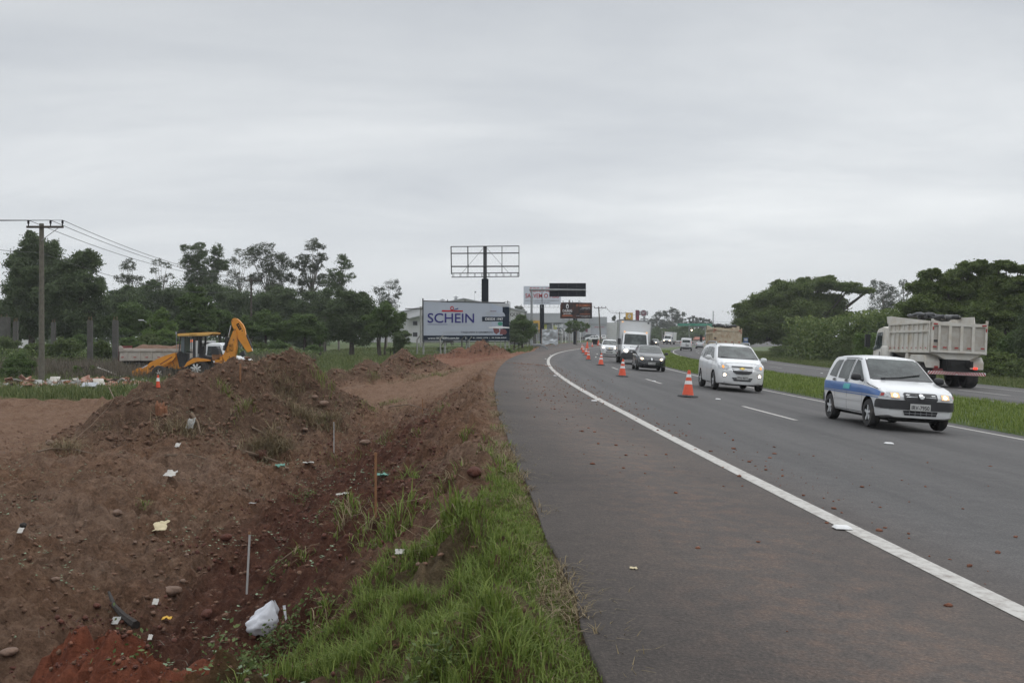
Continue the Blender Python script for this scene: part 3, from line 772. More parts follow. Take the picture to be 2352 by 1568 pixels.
def cut_wheels(me, P):
    o = bpy.data.objects.new('tmp', me); COL.objects.link(o)
    cut = MB()
    for ax in (P['xf'], P['xr']):
        for sg in (1, -1):
            w = interp(P['w'], ax); cut.lathe([(P['arch'], -.16), (P['arch'], .3)], (ax, sg * (w - .02) + (-.07 if sg > 0 else -.07), P['rw'] + .015), 'y', 24)
    c = cut.build('cut', [M['dark'], M['dark']]); c.data.polygons.foreach_set('material_index', [1] * len(c.data.polygons))
    md = o.modifiers.new('b', 'BOOLEAN'); md.operation = 'DIFFERENCE'; md.object = c; md.solver = 'EXACT'
    dg = bpy.context.evaluated_depsgraph_get()
    me2 = bpy.data.meshes.new_from_object(o.evaluated_get(dg)); me2.name = 'body'
    cm = c.data
    bpy.data.objects.remove(o); bpy.data.objects.remove(c); bpy.data.meshes.remove(cm)
    return me2
def grid_poly(polys, step=.07):
    """2-D polygons -> triangulated fine patches"""
    bm = bmesh.new()
    for poly in polys:
        bm.faces.new([bm.verts.new((p[0], p[1], 0)) for p in poly])
    xs = [v.co.x for v in bm.verts]; ys = [v.co.y for v in bm.verts]
    for ax, lo, hi in ((0, min(xs), max(xs)), (1, min(ys), max(ys))):
        n = int((hi - lo) / step)
        for k in range(1, n + 1):
            co = [0, 0, 0]; no = [0, 0, 0]; co[ax] = lo + (hi - lo) * k / (n + 1); no[ax] = 1
            bmesh.ops.bisect_plane(bm, geom=bm.verts[:] + bm.edges[:] + bm.faces[:], plane_co=co, plane_no=no)
    bmesh.ops.triangulate(bm, faces=bm.faces)
    return bm
def decal(bvh, name, mat_, parent, side=None, front=None, rear=None, top=None, off=.006, mirror=True, step=.07, sides=(1, -1)):
    """patches laid on the body surface; every separate patch becomes an object of its own"""
    jobs = []
    def put(polys, fn, d): jobs.append((polys, fn, d))
    each = name in ('door_handle', 'door_gap'); each_f = name in ('grille_bar',)
    if side:
        for sg in sides:
            for pl in ([[q] for q in side] if each else [side]): put(pl, lambda a, b, sg=sg: (a, 2 * sg, b), (0, -sg, 0))
    for fr, x_, d in ((front, 4, (-1, 0, 0)), (rear, -4, (1, 0, 0))):
        if not fr: continue
        for pl in ([[q] for q in fr] if each_f else [fr]): put(pl, lambda a, b, x_=x_: (x_, a, b), d)
        if mirror and all(min(p[0] for p in q) > 0 or max(p[0] for p in q) < 0 for q in fr):
            put([[(-p[0], p[1]) for p in q] for q in fr], lambda a, b, x_=x_: (x_, a, b), d)
    groups = [jobs] if (side and (front or rear)) else [[j] for j in jobs]
    last = None
    for js in groups:
        out = bmesh.new()
        for polys, fn, d in js:
            bm = grid_poly(polys, step)
            for v in bm.verts:
                o_ = fn(v.co.x, v.co.y)
                h = bvh.ray_cast(Vector(o_), Vector(d))
                if h[0] is None: h = bvh.find_nearest(Vector(o_) + Vector(d) * 2.2)
                v.co = h[0] - Vector(d) * off
            me_ = bpy.data.meshes.new('t'); bm.to_mesh(me_); bm.free()
            n0 = len(out.faces); out.from_mesh(me_); bpy.data.meshes.remove(me_)
            out.faces.ensure_lookup_table()
            for fc in out.faces[n0:]:
                fc.normal_update()
                if fc.normal.dot(Vector(d)) > 0: fc.normal_flip()
        bmesh.ops.remove_doubles(out, verts=out.verts, dist=1e-5)
        me = bpy.data.meshes.new(name); out.to_mesh(me); out.free(); me.materials.append(mat_)
        me.polygons.foreach_set('use_smooth', [True] * len(me.polygons))
        last = bpy.data.objects.new(name, me); link(last, parent)
    return last
def wheel(parent, x, y, r, w=.18, spokes=5, big=False, rimmat=None, rimr=.62, name='wheel', flat=False):
    sg = 1 if y > 0 else -1
    t = MB(); hw = w / 2
    t.lathe([(r * .6, -hw), (r * .90, -hw), (r * .98, -hw * .7), (r, -hw * .3), (r, hw * .3), (r * .98, hw * .7), (r * .90, hw), (r * .66, hw), (r * .61, hw * .8), (r * .60, -hw * .5)], (0, 0, 0), 'y', 26, cap=False)
    o = t.build(name, M['rubber'], parent, smooth=True, loc=(x, y, r))
    q = MB(); R_ = r * rimr
    q.lathe([(R_, hw * .2), (R_ * 1.03, hw * .95), (R_ * .93, hw * .9), (R_ * .86, hw * .35), (.001, hw * .3)], (0, 0, 0), 'y', 26, 1 if not flat else 0)
    for k in range(spokes):
        a = 2 * math.pi * k / spokes + .3
        c = Vector((math.cos(a), 0, math.sin(a)))
        q.box(c * R_ * .52 + Vector((0, hw * .72, 0)), (R_ * .82, .03, R_ * .26), Matrix.Rotation(-a, 3, 'Y'))
    q.lathe([(R_ * .24, hw * .5), (R_ * .22, hw * .98), (.001, hw)], (0, 0, 0), 'y', 14)
    if big: q.lathe([(R_ * .45, hw * .5), (R_ * .42, hw * 1.1), (.001, hw * 1.12)], (0, 0, 0), 'y', 14)
    rm = q.build('rim', [rimmat or M['rim'], M['dark']], o, smooth=True)
    if sg < 0: rm.rotation_euler = (0, 0, math.pi)
    return o
def text_obj(s, mat_, parent, o, u, v, w, h, name='lettering', off=.01, depth=0.0, bold=False, align='fit'):
    """text fitted into the rectangle with lower-left corner o, width w along u, height h along v"""
    cu = bpy.data.curves.new('t', 'FONT'); cu.body = s; cu.size = 1; cu.resolution_u = 4
    if bold: cu.offset = .010
    ob = bpy.data.objects.new('t', cu); COL.objects.link(ob)
    dg = bpy.context.evaluated_depsgraph_get(); me = bpy.data.meshes.new_from_object(ob.evaluated_get(dg))
    bpy.data.objects.remove(ob); bpy.data.curves.remove(cu)
    n = len(me.vertices)
    if n == 0: return None
    c = np.zeros(n * 3); me.vertices.foreach_get('co', c); c = c.reshape(-1, 3)
    lo = c.min(0); hi = c.max(0); q = (c - lo) / np.maximum(hi - lo, 1e-6)
    o, u, v = Vector(o), Vector(u).normalized(), Vector(v).normalized(); nn = u.cross(v)
    out = np.array(o)[None] + np.array(u)[None] * (q[:, :1] * w) + np.array(v)[None] * (q[:, 1:2] * h) + np.array(nn)[None] * off
    me.vertices.foreach_set('co', out.ravel()); me.materials.clear(); me.materials.append(mat_); me.name = name; me.update()
    ob = bpy.data.objects.new(name, me); link(ob, parent); return ob
def rrect(y0, z0, y1, z1, r=.02):
    return [(y0 + r, z0), (y1 - r, z0), (y1, z0 + r), (y1, z1 - r), (y1 - r, z1), (y0 + r, z1), (y0, z1 - r), (y0, z0 + r)]
def ell(cx, cz, rx, rz, n=16): return [(cx + rx * math.cos(2 * math.pi * k / n), cz + rz * math.sin(2 * math.pi * k / n)) for k in range(n)]

def plate(parent, bvh, x, z, s, y=0.0, rear=False, w=.40, h=.13, matp=None):
    d = -1 if rear else 1
    hit = bvh.ray_cast(Vector((4 * d, y, z)), Vector((-d, 0, 0))); px = (hit[0].x if hit[0] else x) + d * .042
    p = MB().box((px, y, z), (.012, w, h)).build('number_plate', matp or M['plate'], parent, bevel=.003)
    if s: text_obj(s, M['ink'], p, (px + d * .007, y - d * w * .43, z - h * .36), (0, d, 0), (0, 0, 1), w * .86, h * .62, 'plate_lettering', .002, bold=True)
    return p
def mirror_pair(parent, x, y, z, s=1.0, m1=None):
    for sg in (1, -1):
        b = MB(); b.blob((x, sg * (y + .10 * s), z + .02), (.055 * s, .105 * s, .075 * s), 2.8); b.tube([(x + .03, sg * (y - .09), z - .06), (x + .01, sg * (y + .03), z - .02)], [.035, .022], 8)
        b.build('wing_mirror', m1 or M['black'], parent, smooth=True)

def make_car(P, paint, label, cat, mtx, name, group=None, glass=None):
    root = thing(name, label, cat, mat=mtx, group=group)
    me, bvh = car_shell(P, paint); me = cut_wheels(me, P)
    body = bpy.data.objects.new('body', me); link(body, root); shade(body, 38)
    G = glass or M['glass']
    if 'ws' in P:
        decal(bvh, 'windshield_seal', M['black'], root, front=[P['ws_seal']], mirror=False, off=.004) if 'ws_seal' in P else None
        decal(bvh, 'windshield', G, root, front=[P['ws']], mirror=False, off=.009)
    if 'rw_' in P: decal(bvh, 'rear_window', G, root, rear=[P['rw_']], mirror=False, off=.009)
    for q in P.get('sw', []): decal(bvh, 'side_window', G, root, side=[q], off=.008, sides=(1,)); decal(bvh, 'side_window', G, root, side=[q], off=.008, sides=(-1,))
    for (nm, mt, kw) in P.get('decals', []): decal(bvh, nm, M[mt], root, **kw)
    for ax in (P['xf'], P['xr']):
        w = interp(P['w'], ax)
        for sg in (1, -1): wheel(root, ax, sg * (w - .095), P['rw'], .19, P.get('spokes', 5), rimr=P.get('rimr', .62), rimmat=P.get('rimmat'))
    # dark floor so that nothing shows through under the car
    MB().box(((P['x0'] + P['x1']) / 2, 0, P['bot'][1][1] + .0), (P['x1'] - P['x0'] - .5, 1.0, .14)).build('underbody', M['dark'], root, bevel=.02)
    return root, bvh

def gaps(lines, w=.007):
    out = []
    for (x0, z0), (x1, z1) in lines:
        dx, dz = x1 - x0, z1 - z0; l = math.hypot(dx, dz); nx_, nz = -dz / l * w, dx / l * w
        out.append([(x0 - nx_, z0 - nz), (x1 - nx_, z1 - nz), (x1 + nx_, z1 + nz), (x0 + nx_, z0 + nz)])
    return out

HATCH = dict(x0=-1.79, x1=1.86, xf=1.18, xr=-1.18, rw=.285, arch=.335, belt=.90, wedge=-.02, bulge=.05, crown=.025,
    top=[(-1.79, .62), (-1.775, .90), (-1.73, .98), (-1.50, 1.33), (-1.38, 1.40), (-.9, 1.435), (-.3, 1.445), (.12, 1.425), (.26, 1.39), (.92, .975), (1.0, .945), (1.5, .85), (1.74, .775), (1.83, .73), (1.86, .66)],
    bot=[(-1.79, .34), (-1.5, .24), (1.5, .22), (1.86, .27)],
    w=[(-1.79, .70), (-1.6, .755), (-1.0, .775), (1.2, .775), (1.6, .755), (1.86, .68)],
    wt=[(-1.79, .68), (-1.73, .66), (-1.45, .585), (-1.0, .58), (.2, .57), (.95, .69), (1.5, .69), (1.86, .62)],
    ws=[(-.62, .985), (.62, .985), (.60, 1.02), (.515, 1.36), (.47, 1.39), (-.47, 1.39), (-.515, 1.36), (-.60, 1.02)],
    ws_seal=[(-.655, .96), (.655, .96), (.635, 1.02), (.54, 1.38), (.49, 1.415), (-.49, 1.415), (-.54, 1.38), (-.635, 1.02)],
    rw_=[(-.52, 1.02), (.52, 1.02), (.45, 1.33), (-.45, 1.33)],
    sw=[[(-.02, .93), (.78, .93), (.72, .98), (.20, 1.335), (.02, 1.36)], [(-.78, .94), (-.14, .93), (-.10, 1.36), (-.62, 1.36), (-.72, 1.30)], [(-1.42, .98), (-.92, .95), (-.80, 1.34), (-1.13, 1.33), (-1.22, 1.27)]],
    decals=[])
# --- nearest car: white hatchback with blue stripe
U = dict(HATCH)
U['decals'] = [
    ('side_stripe', 'blue', dict(side=[[(-1.74, .68), (1.0, .67), (1.70, .655), (1.70, .74), (1.55, .785), (.9, .835), (-.1, .86), (-1.70, .86)]], off=.011, step=.06)),
    ('stripe_line', 'blue', dict(side=[[(-1.74, .645), (1.0, .628), (1.66, .615), (1.66, .632), (1.0, .647), (-1.74, .664)]], off=.012, step=.06)),
    ('stripe_patch', 'teal', dict(side=[[(-.28, .72), (.12, .72), (.17, .83), (-.23, .83)]], off=.018)),
    ('side_molding', 'white', dict(side=[[(-.82, .50), (.82, .50), (.82, .54), (-.82, .54)]], off=.012)),
    ('door_gap', 'ink', dict(side=gaps([((-.06, .30), (-.06, 1.38)), ((.84, .30), (.86, .90)), ((-.80, .45), (-.84, .92)), ((-.06, 1.385), (.22, 1.37)), ((-.06, 1.385), (-.7, 1.385)), ((-.82, .285), (.84, .285))], .005), off=.005)),
    ('hood_gap', 'ink', dict(side=gaps([((.95, .895), (1.60, .79))], .005), off=.010)),
    ('door_handle', 'black', dict(side=[rrect(-.27, .875, -.11, .925, .01), rrect(-1.03, .875, -.87, .925, .01)], off=.022)),
    ('bumper', 'black', dict(front=[[(-.72, .42), (.72, .42), (.73, .60), (.30, .60), (.28, .60), (-.28, .60), (-.30, .60), (-.73, .60)]], side=[[(1.55, .43), (1.88, .43), (1.88, .60), (1.62, .60), (1.56, .54)]], off=.02, mirror=False)),
    ('rear_bumper', 'black', dict(rear=[rrect(-.72, .36, .72, .60)], side=[[(-1.82, .38), (-1.58, .38), (-1.58, .56), (-1.82, .60)]], off=.02, mirror=False)),
    ('grille', 'black', dict(front=[[(-.30, .595), (.30, .595), (.33, .63), (.33, .735), (.30, .75), (-.30, .75), (-.33, .735), (-.33, .63)]], off=.022, mirror=False)),
    ('grille_bar', 'chrome', dict(front=[rrect(a, z, a + .21, z + .013, .002) for a in (-.29, .08) for z in (.705, .668)], off=.036, mirror=False)),
    ('badge', 'chrome', dict(front=[ell(0, .688, .052, .052)], off=.05, mirror=False)),
    ('lower_intake', 'ink', dict(front=[[(-.31, .315), (.31, .315), (.34, .40), (-.34, .40)]], off=.016, mirror=False)),
    ('intake_bar', 'galv', dict(front=[rrect(-.32, .352, .32, .362, .002)] + [rrect(y - .005, .318, y + .005, .398, .001) for y in (-.22, -.11, 0, .11, .22)], off=.026, mirror=False)),
    ('headlight', 'lamp', dict(front=[[(.40, .63), (.68, .645), (.69, .735), (.41, .745)]], off=.016, mirror=False)),
    ('headlight', 'lamp', dict(front=[[(-.40, .63), (-.68, .645), (-.69, .735), (-.41, .745)]], off=.016, mirror=False)),
    ('headlight_reflector', 'lampdim', dict(front=[[(.41, .64), (.57, .645), (.57, .735), (.42, .737)]], off=.02)),
    ('headlight_bulb', 'lampon', dict(front=[ell(.49, .69, .035, .03, 10)], off=.024)),
    ('turn_signal', 'lamp', dict(side=[[(1.69, .65), (1.83, .64), (1.85, .725), (1.70, .735)]], off=.014)),
    ('side_marker', 'redlamp', dict(side=[[(1.72, .665), (1.78, .665), (1.78, .72), (1.72, .72)]], off=.018)),
    ('tail_light', 'redlamp', dict(rear=[rrect(.52, .66, .68, .90)], off=.012)),
]
um = road_frame(5.67, 21.6, True, math.radians(-1.0))
uno, bvh = make_car(U, M['white'], 'white five-door hatchback with a wide blue side stripe and lit headlights', 'car', um, 'hatchback_car')
plate(uno, bvh, 1.9, .475, 'IRV-7950', -.02)
mirror_pair(uno, .70, .76, .97, 1.0)
MB().tube([(.98, -.45, 1.0), (.93, -.1, 1.02), (.78, .42, 1.10)], .011, 6).tube([(.99, -.45, .985), (.99, -.38, 1.0)], .03, 6).build('wiper', M['black'], uno)
text_obj('FIAT', M['ink'], uno, (1.975, -.035, .677), (0, 1, 0), (0, 0, 1), .07, .022, 'badge_lettering', .002, bold=True)
for y in (-.36, .36):
    MB().box((-.15, y, .95), (.14, .40, .62), taper=(.8, .8)).build('seat', M['steel'], uno, bevel=.05)

# --- white minivan with roof rails
SP = dict(x0=-2.17, x1=2.17, xf=1.38, xr=-1.24, rw=.32, arch=.375, belt=1.02, wedge=-.045, bulge=.10, crown=.03,
    top=[(-2.17, .75), (-2.15, 1.02), (-2.05, 1.28), (-1.90, 1.52), (-1.70, 1.60), (-.9, 1.635), (0, 1.635), (.42, 1.60), (.60, 1.54), (1.38, 1.13), (1.50, 1.09), (1.85, .98), (2.05, .89), (2.14, .80), (2.17, .70)],
    bot=[(-2.17, .36), (-1.9, .26), (1.8, .22), (2.17, .25)],
    w=[(-2.17, .74), (-1.9, .83), (-1.2, .868), (1.2, .868), (1.7, .84), (2.0, .78), (2.17, .70)],
    wt=[(-2.17, .74), (-2.05, .70), (-1.8, .62), (-1.2, .63), (.45, .62), (1.40, .76), (1.85, .74), (2.17, .60)],
    ws=[(-.69, 1.135), (.69, 1.135), (.67, 1.18), (.57, 1.50), (.53, 1.555), (-.53, 1.555), (-.57, 1.50), (-.67, 1.18)],
    ws_seal=[(-.73, 1.11), (.73, 1.11), (.70, 1.18), (.59, 1.52), (.55, 1.58), (-.55, 1.58), (-.59, 1.52), (-.70, 1.18)],
    rw_=[(-.58, 1.12), (.58, 1.12), (.50, 1.47), (-.50, 1.47)],
    sw=[[(.22, 1.05), (1.08, 1.04), (.95, 1.15), (.42, 1.46), (.25, 1.50)], [(-.76, 1.08), (.10, 1.05), (.14, 1.51), (-.70, 1.52)], [(-1.80, 1.16), (-.88, 1.09), (-.82, 1.50), (-1.55, 1.47)]],
    decals=[
        ('door_gap', 'ink', dict(side=gaps([((.16, .34), (.18, 1.55)), ((1.02, .45), (1.12, 1.02)), ((-.82, .55), (-.84, 1.08))], .005), off=.005)),
        ('door_handle', 'white', dict(side=[rrect(-.02, .93, .13, .96, .008), rrect(-.98, .96, -.83, .99, .008)], off=.025)),
        ('side_molding', 'white', dict(side=[[(-.75, .56), (.95, .56), (.95, .60), (-.75, .60)]], off=.014)),
        ('hood_gap', 'ink', dict(front=gaps([((-.60, .945), (-.35, .975)), ((-.35, .975), (.35, .975)), ((.35, .975), (.60, .945))], .004), off=.006, mirror=False)),
        ('headlight', 'lamp', dict(front=[[(.44, .80), (.52, .73), (.68, .76), (.735, .86), (.70, 1.00), (.60, .97), (.46, .87)]], side=[[(2.0, .77), (2.15, .76), (2.14, .90), (2.02, .93), (1.82, 1.0), (1.80, .93)]], off=.014, mirror=False)),
        ('headlight', 'lamp', dict(front=[[(-.44, .80), (-.52, .73), (-.68, .76), (-.735, .86), (-.70, 1.00), (-.60, .97), (-.46, .87)]], off=.014, mirror=False)),
        ('turn_signal', 'amber', dict(front=[ell(.645, .83, .04, .05, 10)], off=.022)),
        ('upper_grille', 'black', dict(front=[rrect(-.37, .82, .37, .865, .02)], off=.014, mirror=False)),
        ('lower_grille', 'black', dict(front=[[(-.36, .765), (-.33, .66), (-.22, .60), (0, .585), (.22, .60), (.33, .66), (.36, .765)]], off=.014, mirror=False)),
        ('grille_frame', 'chrome', dict(front=[[(-.38, .77), (-.34, .65), (-.22, .585), (0, .57), (.22, .585), (.34, .65), (.38, .77), (.36, .765), (.33, .66), (.22, .60), (0, .585), (-.22, .60), (-.33, .66), (-.36, .765)]], off=.018, mirror=False)),
        ('badge', 'gold', dict(front=[[(-.10, .775), (-.035, .775), (-.03, .755), (.03, .755), (.035, .775), (.10, .775), (.085, .81), (.035, .81), (.03, .83), (-.03, .83), (-.035, .81), (-.085, .81)]], off=.03, mirror=False)),
        ('lower_intake', 'black', dict(front=[[(-.36, .47), (-.28, .36), (.28, .36), (.36, .47)]], off=.014, mirror=False)),
        ('intake_bar', 'galv', dict(front=[rrect(-.33, .415, .33, .427, .002)], off=.02, mirror=False)),
        ('fog_light', 'lampon', dict(front=[ell(.60, .55, .045, .045, 12)], off=.02)),
        ('fog_light_recess', 'lamp', dict(front=[ell(.61, .55, .075, .07, 14)], off=.012)),
        ('bumper_crease', 'galv', dict(front=gaps([((.42, .50), (.50, .62)), ((.50, .62), (.68, .64))], .004), off=.008)),
        ('tail_light', 'redlamp', dict(rear=[rrect(.62, .80, .74, 1.10)], off=.012))])
sm = road_frame(6.0, 37.0, True, math.radians(-1.5))
def minivan(m_, label, name='minivan', pl='FFN-9072', rails=True, P=SP, group=None):
    r, b = make_car(P, M['white'], label, 'minivan', m_, name, group)
    plate(r, b, 2.2, .475, pl, 0)
    mirror_pair(r, 1.02, .87, 1.10, 1.05, M['white'])
    if rails:
        for sg in (1, -1):
            MB().tube([(.35, sg * .60, 1.60), (.25, sg * .60, 1.69), (-.4, sg * .61, 1.715), (-1.2, sg * .61, 1.70), (-1.55, sg * .60, 1.60)], [.02, .025, .022, .022, .02], 8).build('roof_rail', M['galv'], r, smooth=True)
        MB().tube([(.42, 0, 1.63), (.30, 0, 1.76)], [.012, .004], 6).build('antenna', M['black'], r)
    MB().tube([(1.42, .55, 1.135), (1.36, .0, 1.165), (1.40, -.05, 1.15)], .012, 6).tube([(1.42, -.1, 1.14), (1.36, -.6, 1.165)], .012, 6).build('wiper', M['black'], r)
    return r
minivan(sm, 'white minivan with roof rails and lit fog lamps behind the nearest cone')

# --- black hatchback
CL = dict(HATCH)
CL.update(x0=-1.88, x1=1.93, xf=1.22, xr=-1.24, belt=.93, wedge=-.03, bulge=.10,
    top=[(-1.88, .65), (-1.86, .95), (-1.78, 1.05), (-1.50, 1.33), (-1.3, 1.39), (-.6, 1.42), (.1, 1.405), (.28, 1.37), (1.05, 1.00), (1.15, .97), (1.6, .87), (1.82, .76), (1.90, .68), (1.93, .60)],
    bot=[(-1.88, .34), (-1.5, .22), (1.5, .19), (1.93, .22)],
    w=[(-1.88, .70), (-1.5, .79), (-1.0, .82), (1.2, .82), (1.6, .79), (1.93, .62)],
    wt=[(-1.88, .68), (-1.5, .57), (-1.0, .57), (.2, .56), (1.1, .71), (1.6, .68), (1.93, .50)],
    ws=[(-.64, 1.01), (.64, 1.01), (.52, 1.33), (.47, 1.375), (-.47, 1.375), (-.52, 1.33)], ws_seal=[(-.66, .99), (.66, .99), (.54, 1.35), (.49, 1.39), (-.49, 1.39), (-.54, 1.35)],
    decals=[
        ('headlight', 'lamp', dict(front=[[(.38, .62), (.62, .60), (.70, .70), (.62, .76), (.44, .70)]], off=.014, mirror=False)),
        ('headlight', 'lamp', dict(front=[[(-.38, .62), (-.62, .60), (-.70, .70), (-.62, .76), (-.44, .70)]], off=.014, mirror=False)),
        ('headlight_reflector', 'lampdim', dict(front=[ell(.53, .665, .085, .06, 12)], off=.018)),
        ('headlight_bulb', 'lampon', dict(front=[ell(.53, .665, .05, .045, 10)], off=.022)),
        ('badge', 'chrome', dict(front=[[(0, .74), (.05, .655), (0, .57), (-.05, .655)]], off=.03, mirror=False)),
        ('badge_centre', 'ink', dict(front=[[(0, .69), (.02, .655), (0, .62), (-.02, .655)]], off=.033, mirror=False)),
        ('lower_intake', 'ink', dict(front=[[(-.5, .24), (.5, .24), (.42, .33), (-.42, .33)]], off=.012, mirror=False)),
        ('door_gap', 'ink', dict(side=gaps([((-.06, .30), (-.06, 1.35)), ((.88, .30), (.90, .90))], .005), off=.005))])
cm = road_frame(5.65, 57.7, True, math.radians(-1))
cl, bvh = make_car(CL, M['carblack'], 'black hatchback with lit headlights driving beside the box truck', 'car', cm, 'hatchback_car')
plate(cl, bvh, 1.95, .42, 'IVV-8363', 0); mirror_pair(cl, .85, .80, .97, 1.0)

# --- two white cars hidden behind the box truck
SP2 = dict(SP)
SP2['decals'] = [d for d in SP['decals'] if d[0] not in ('headlight', 'fog_light')] + [
    ('headlight', 'lampon', dict(front=[ell(.58, .86, .11, .06, 12)], off=.02)), ('headlight_housing', 'lamp', dict(front=[[(.44, .80), (.52, .73), (.68, .76), (.72, .86), (.68, 1.00), (.50, .92)]], off=.012))]
minivan(road_frame(5.05, 99, True), 'white minivan with a glaring headlight half hidden behind the box truck', 'minivan', 'IQX-0041', False, SP2)
w2, bvh = make_car(dict(HATCH), M['white'], 'white car showing only its roof and windscreen behind the farther minivan', 'car', road_frame(4.9, 124, True), 'hatchback_car')

# ---- oncoming / leading far traffic
def far_car(t, Y, toward, paint, label, kind='hatch', lit=False, sc=1.0, yaw=0.0, mtx=None, group='cars in the distant queue'):
    P = dict(HATCH); d = []
    if kind == 'sedan':
        P.update(x0=-2.25, x1=2.2, xf=1.35, xr=-1.3, rw=.31, arch=.36, belt=.93,
            top=[(-2.25, .65), (-2.22, .95), (-2.1, 1.06), (-1.6, 1.10), (-.9, 1.38), (-.3, 1.43), (.3, 1.40), (1.1, 1.0), (1.7, .9), (2.1, .78), (2.2, .6)],
            w=[(-2.25, .74), (-1.8, .85), (1.6, .86), (2.2, .70)], wt=[(-2.25, .70), (-1.6, .68), (-.9, .56), (.3, .55), (1.1, .72), (2.2, .6)], bot=[(-2.25, .34), (-1.9, .24), (1.9, .22), (2.2, .26)],
            rw_=[(-.60, 1.10), (.60, 1.10), (.48, 1.36), (-.48, 1.36)])
    if kind == 'suv':
        P.update(x0=-2.3, x1=2.2, xf=1.35, xr=-1.35, rw=.36, arch=.41, belt=1.05,
            top=[(-2.3, .7), (-2.28, 1.1), (-2.2, 1.25), (-2.0, 1.62), (-1.7, 1.72), (0, 1.74), (.4, 1.68), (1.1, 1.18), (1.9, 1.02), (2.15, .9), (2.2, .7)],
            w=[(-2.3, .80), (-1.8, .90), (1.6, .90), (2.2, .76)], wt=[(-2.3, .76), (-2.0, .70), (.4, .66), (1.1, .78), (2.2, .7)], bot=[(-2.3, .42), (-1.9, .32), (1.9, .30), (2.2, .34)],
            rw_=[(-.66, 1.22), (.66, 1.22), (.58, 1.60), (-.58, 1.60)], sw=[[(-1.9, 1.14), (.9, 1.10), (.45, 1.60), (-1.7, 1.60)]], ws=[(-.7, 1.2), (.7, 1.2), (.58, 1.62), (-.58, 1.62)], ws_seal=[(-.72, 1.18), (.72, 1.18), (.6, 1.65), (-.6, 1.65)])
    if lit: d += [('headlight', 'lampon', dict(front=[ell(.55, .70, .09, .07, 10)], off=.02))]
    zz = {'hatch': (.66, .90), 'sedan': (.76, .93), 'suv': (.80, 1.12)}[kind]
    d += [('tail_light', 'redlamp', dict(rear=[rrect(.52, zz[0], .70, zz[1])], off=.014)), ('number_plate', 'plate', dict(rear=[rrect(-.2, .60, .2, .72, .01)], off=.014, mirror=False)),
          ('rear_bumper', 'black', dict(rear=[rrect(-.7, .36, .7, .48)], off=.014, mirror=False))]
    P['decals'] = d
    r, b = make_car(P, paint, label, 'car', mtx or road_frame(t, Y, toward, yaw), {'hatch': 'hatchback_car', 'sedan': 'saloon_car', 'suv': 'estate_car'}[kind], group)
    mirror_pair(r, .75, .78, 1.0, 1.0, paint)
    return r
far_car(15.6, 196, False, M['silver'], 'silver saloon driving away just right of the white van', 'sedan')
far_car(13.6, 236, False, M['silver'], 'silver estate car driving away beyond the silver saloon', 'suv')
far_car(13.0, 262, False, M['white'], 'white car driving away, peeping out beside the silver estate car', 'suv')
far_car(18.3, 176, False, M['darkred'], 'dark red pickup-height car driving away at the left of the cream dump truck', 'suv')
far_car(2.9, 228, True, M['carblack'], 'dark car with one lit headlight beside the box truck mirror', 'hatch', True)
far_car(5.6, 254, True, M['silver'], 'small oncoming grey car with lit headlight left of the white van', 'hatch', True)

# --- white van seen from behind
VN = dict(x0=-2.1, x1=2.1, xf=1.35, xr=-1.35, rw=.33, arch=.38, belt=1.1, bulge=.03, crown=.03,
    top=[(-2.1, .8), (-2.09, 1.7), (-2.0, 1.92), (-1.8, 1.96), (.5, 1.94), (.8, 1.85), (1.4, 1.25), (1.9, 1.05), (2.05, .9), (2.1, .7)], bot=[(-2.1, .38), (-1.8, .3), (1.8, .28), (2.1, .3)],
    w=[(-2.1, .86), (-1.8, .90), (1.5, .90), (2.1, .78)], wt=[(-2.1, .80), (-1.9, .76), (.6, .74), (1.4, .82), (2.1, .7)],
    ws=[(-.7, 1.3), (.7, 1.3), (.6, 1.8), (-.6, 1.8)], rw_=[(-.58, 1.28), (.58, 1.28), (.55, 1.66), (-.55, 1.66)],
    decals=[('tail_light', 'redon', dict(rear=[rrect(.78, 1.28, .86, 1.42, .01)], off=.014)), ('tail_light_lower', 'redlamp', dict(rear=[rrect(.78, .82, .86, 1.05, .01)], off=.014)),
            ('rear_bumper', 'black', dict(rear=[rrect(-.86, .34, .86, .58)], off=.02, mirror=False)), ('number_plate', 'ink', dict(rear=[rrect(-.42, .76, .06, .90, .01)], off=.014, mirror=False)),
            ('door_handle', 'ink', dict(rear=[rrect(-.05, 1.02, .03, 1.16, .01)], off=.014, mirror=False)), ('door_gap', 'ink', dict(rear=[rrect(-.006, .60, .006, 1.26, .001)], off=.008, mirror=False))])
van, bvh = make_car(VN, M['white'], 'white panel van with lit tail lamps seen from behind on the far carriageway', 'van', road_frame(14.55, 160, False), 'panel_van')
mirror_pair(van, 1.1, .9, 1.25, 1.1)

# --- parked hatchback beyond the end of the lay-by, seen from its side
pk = Matrix.Translation(PT(1360.5, 782.6, 255)) @ Matrix.Rotation(math.radians(184), 4, 'Z')
pk.translation.z = H(pk.translation.x, pk.translation.y) + .02
far_car(0, 0, True, M['white'], 'white hatchback parked side-on beyond the end of the lay-by', 'hatch', mtx=pk, group='cars parked by the showrooms')
for x, lb, pt, a in ((1351, 'dark car parked right behind the white parked hatchback', M['carblack'], 175), (1383, 'white car parked nose-on right of the parked hatchback', M['white'], 100), (1288, 'black car parked in front of the glass showroom', M['carblack'], 180)):
    q = Matrix.Translation(PT(x, 781, 268)) @ Matrix.Rotation(math.radians(a), 4, 'Z'); q.translation.z = H(q.translation.x, q.translation.y) + .02
    far_car(0, 0, True, pt, lb, 'suv' if x == 1351 else 'hatch', mtx=q, group='cars parked by the showrooms')

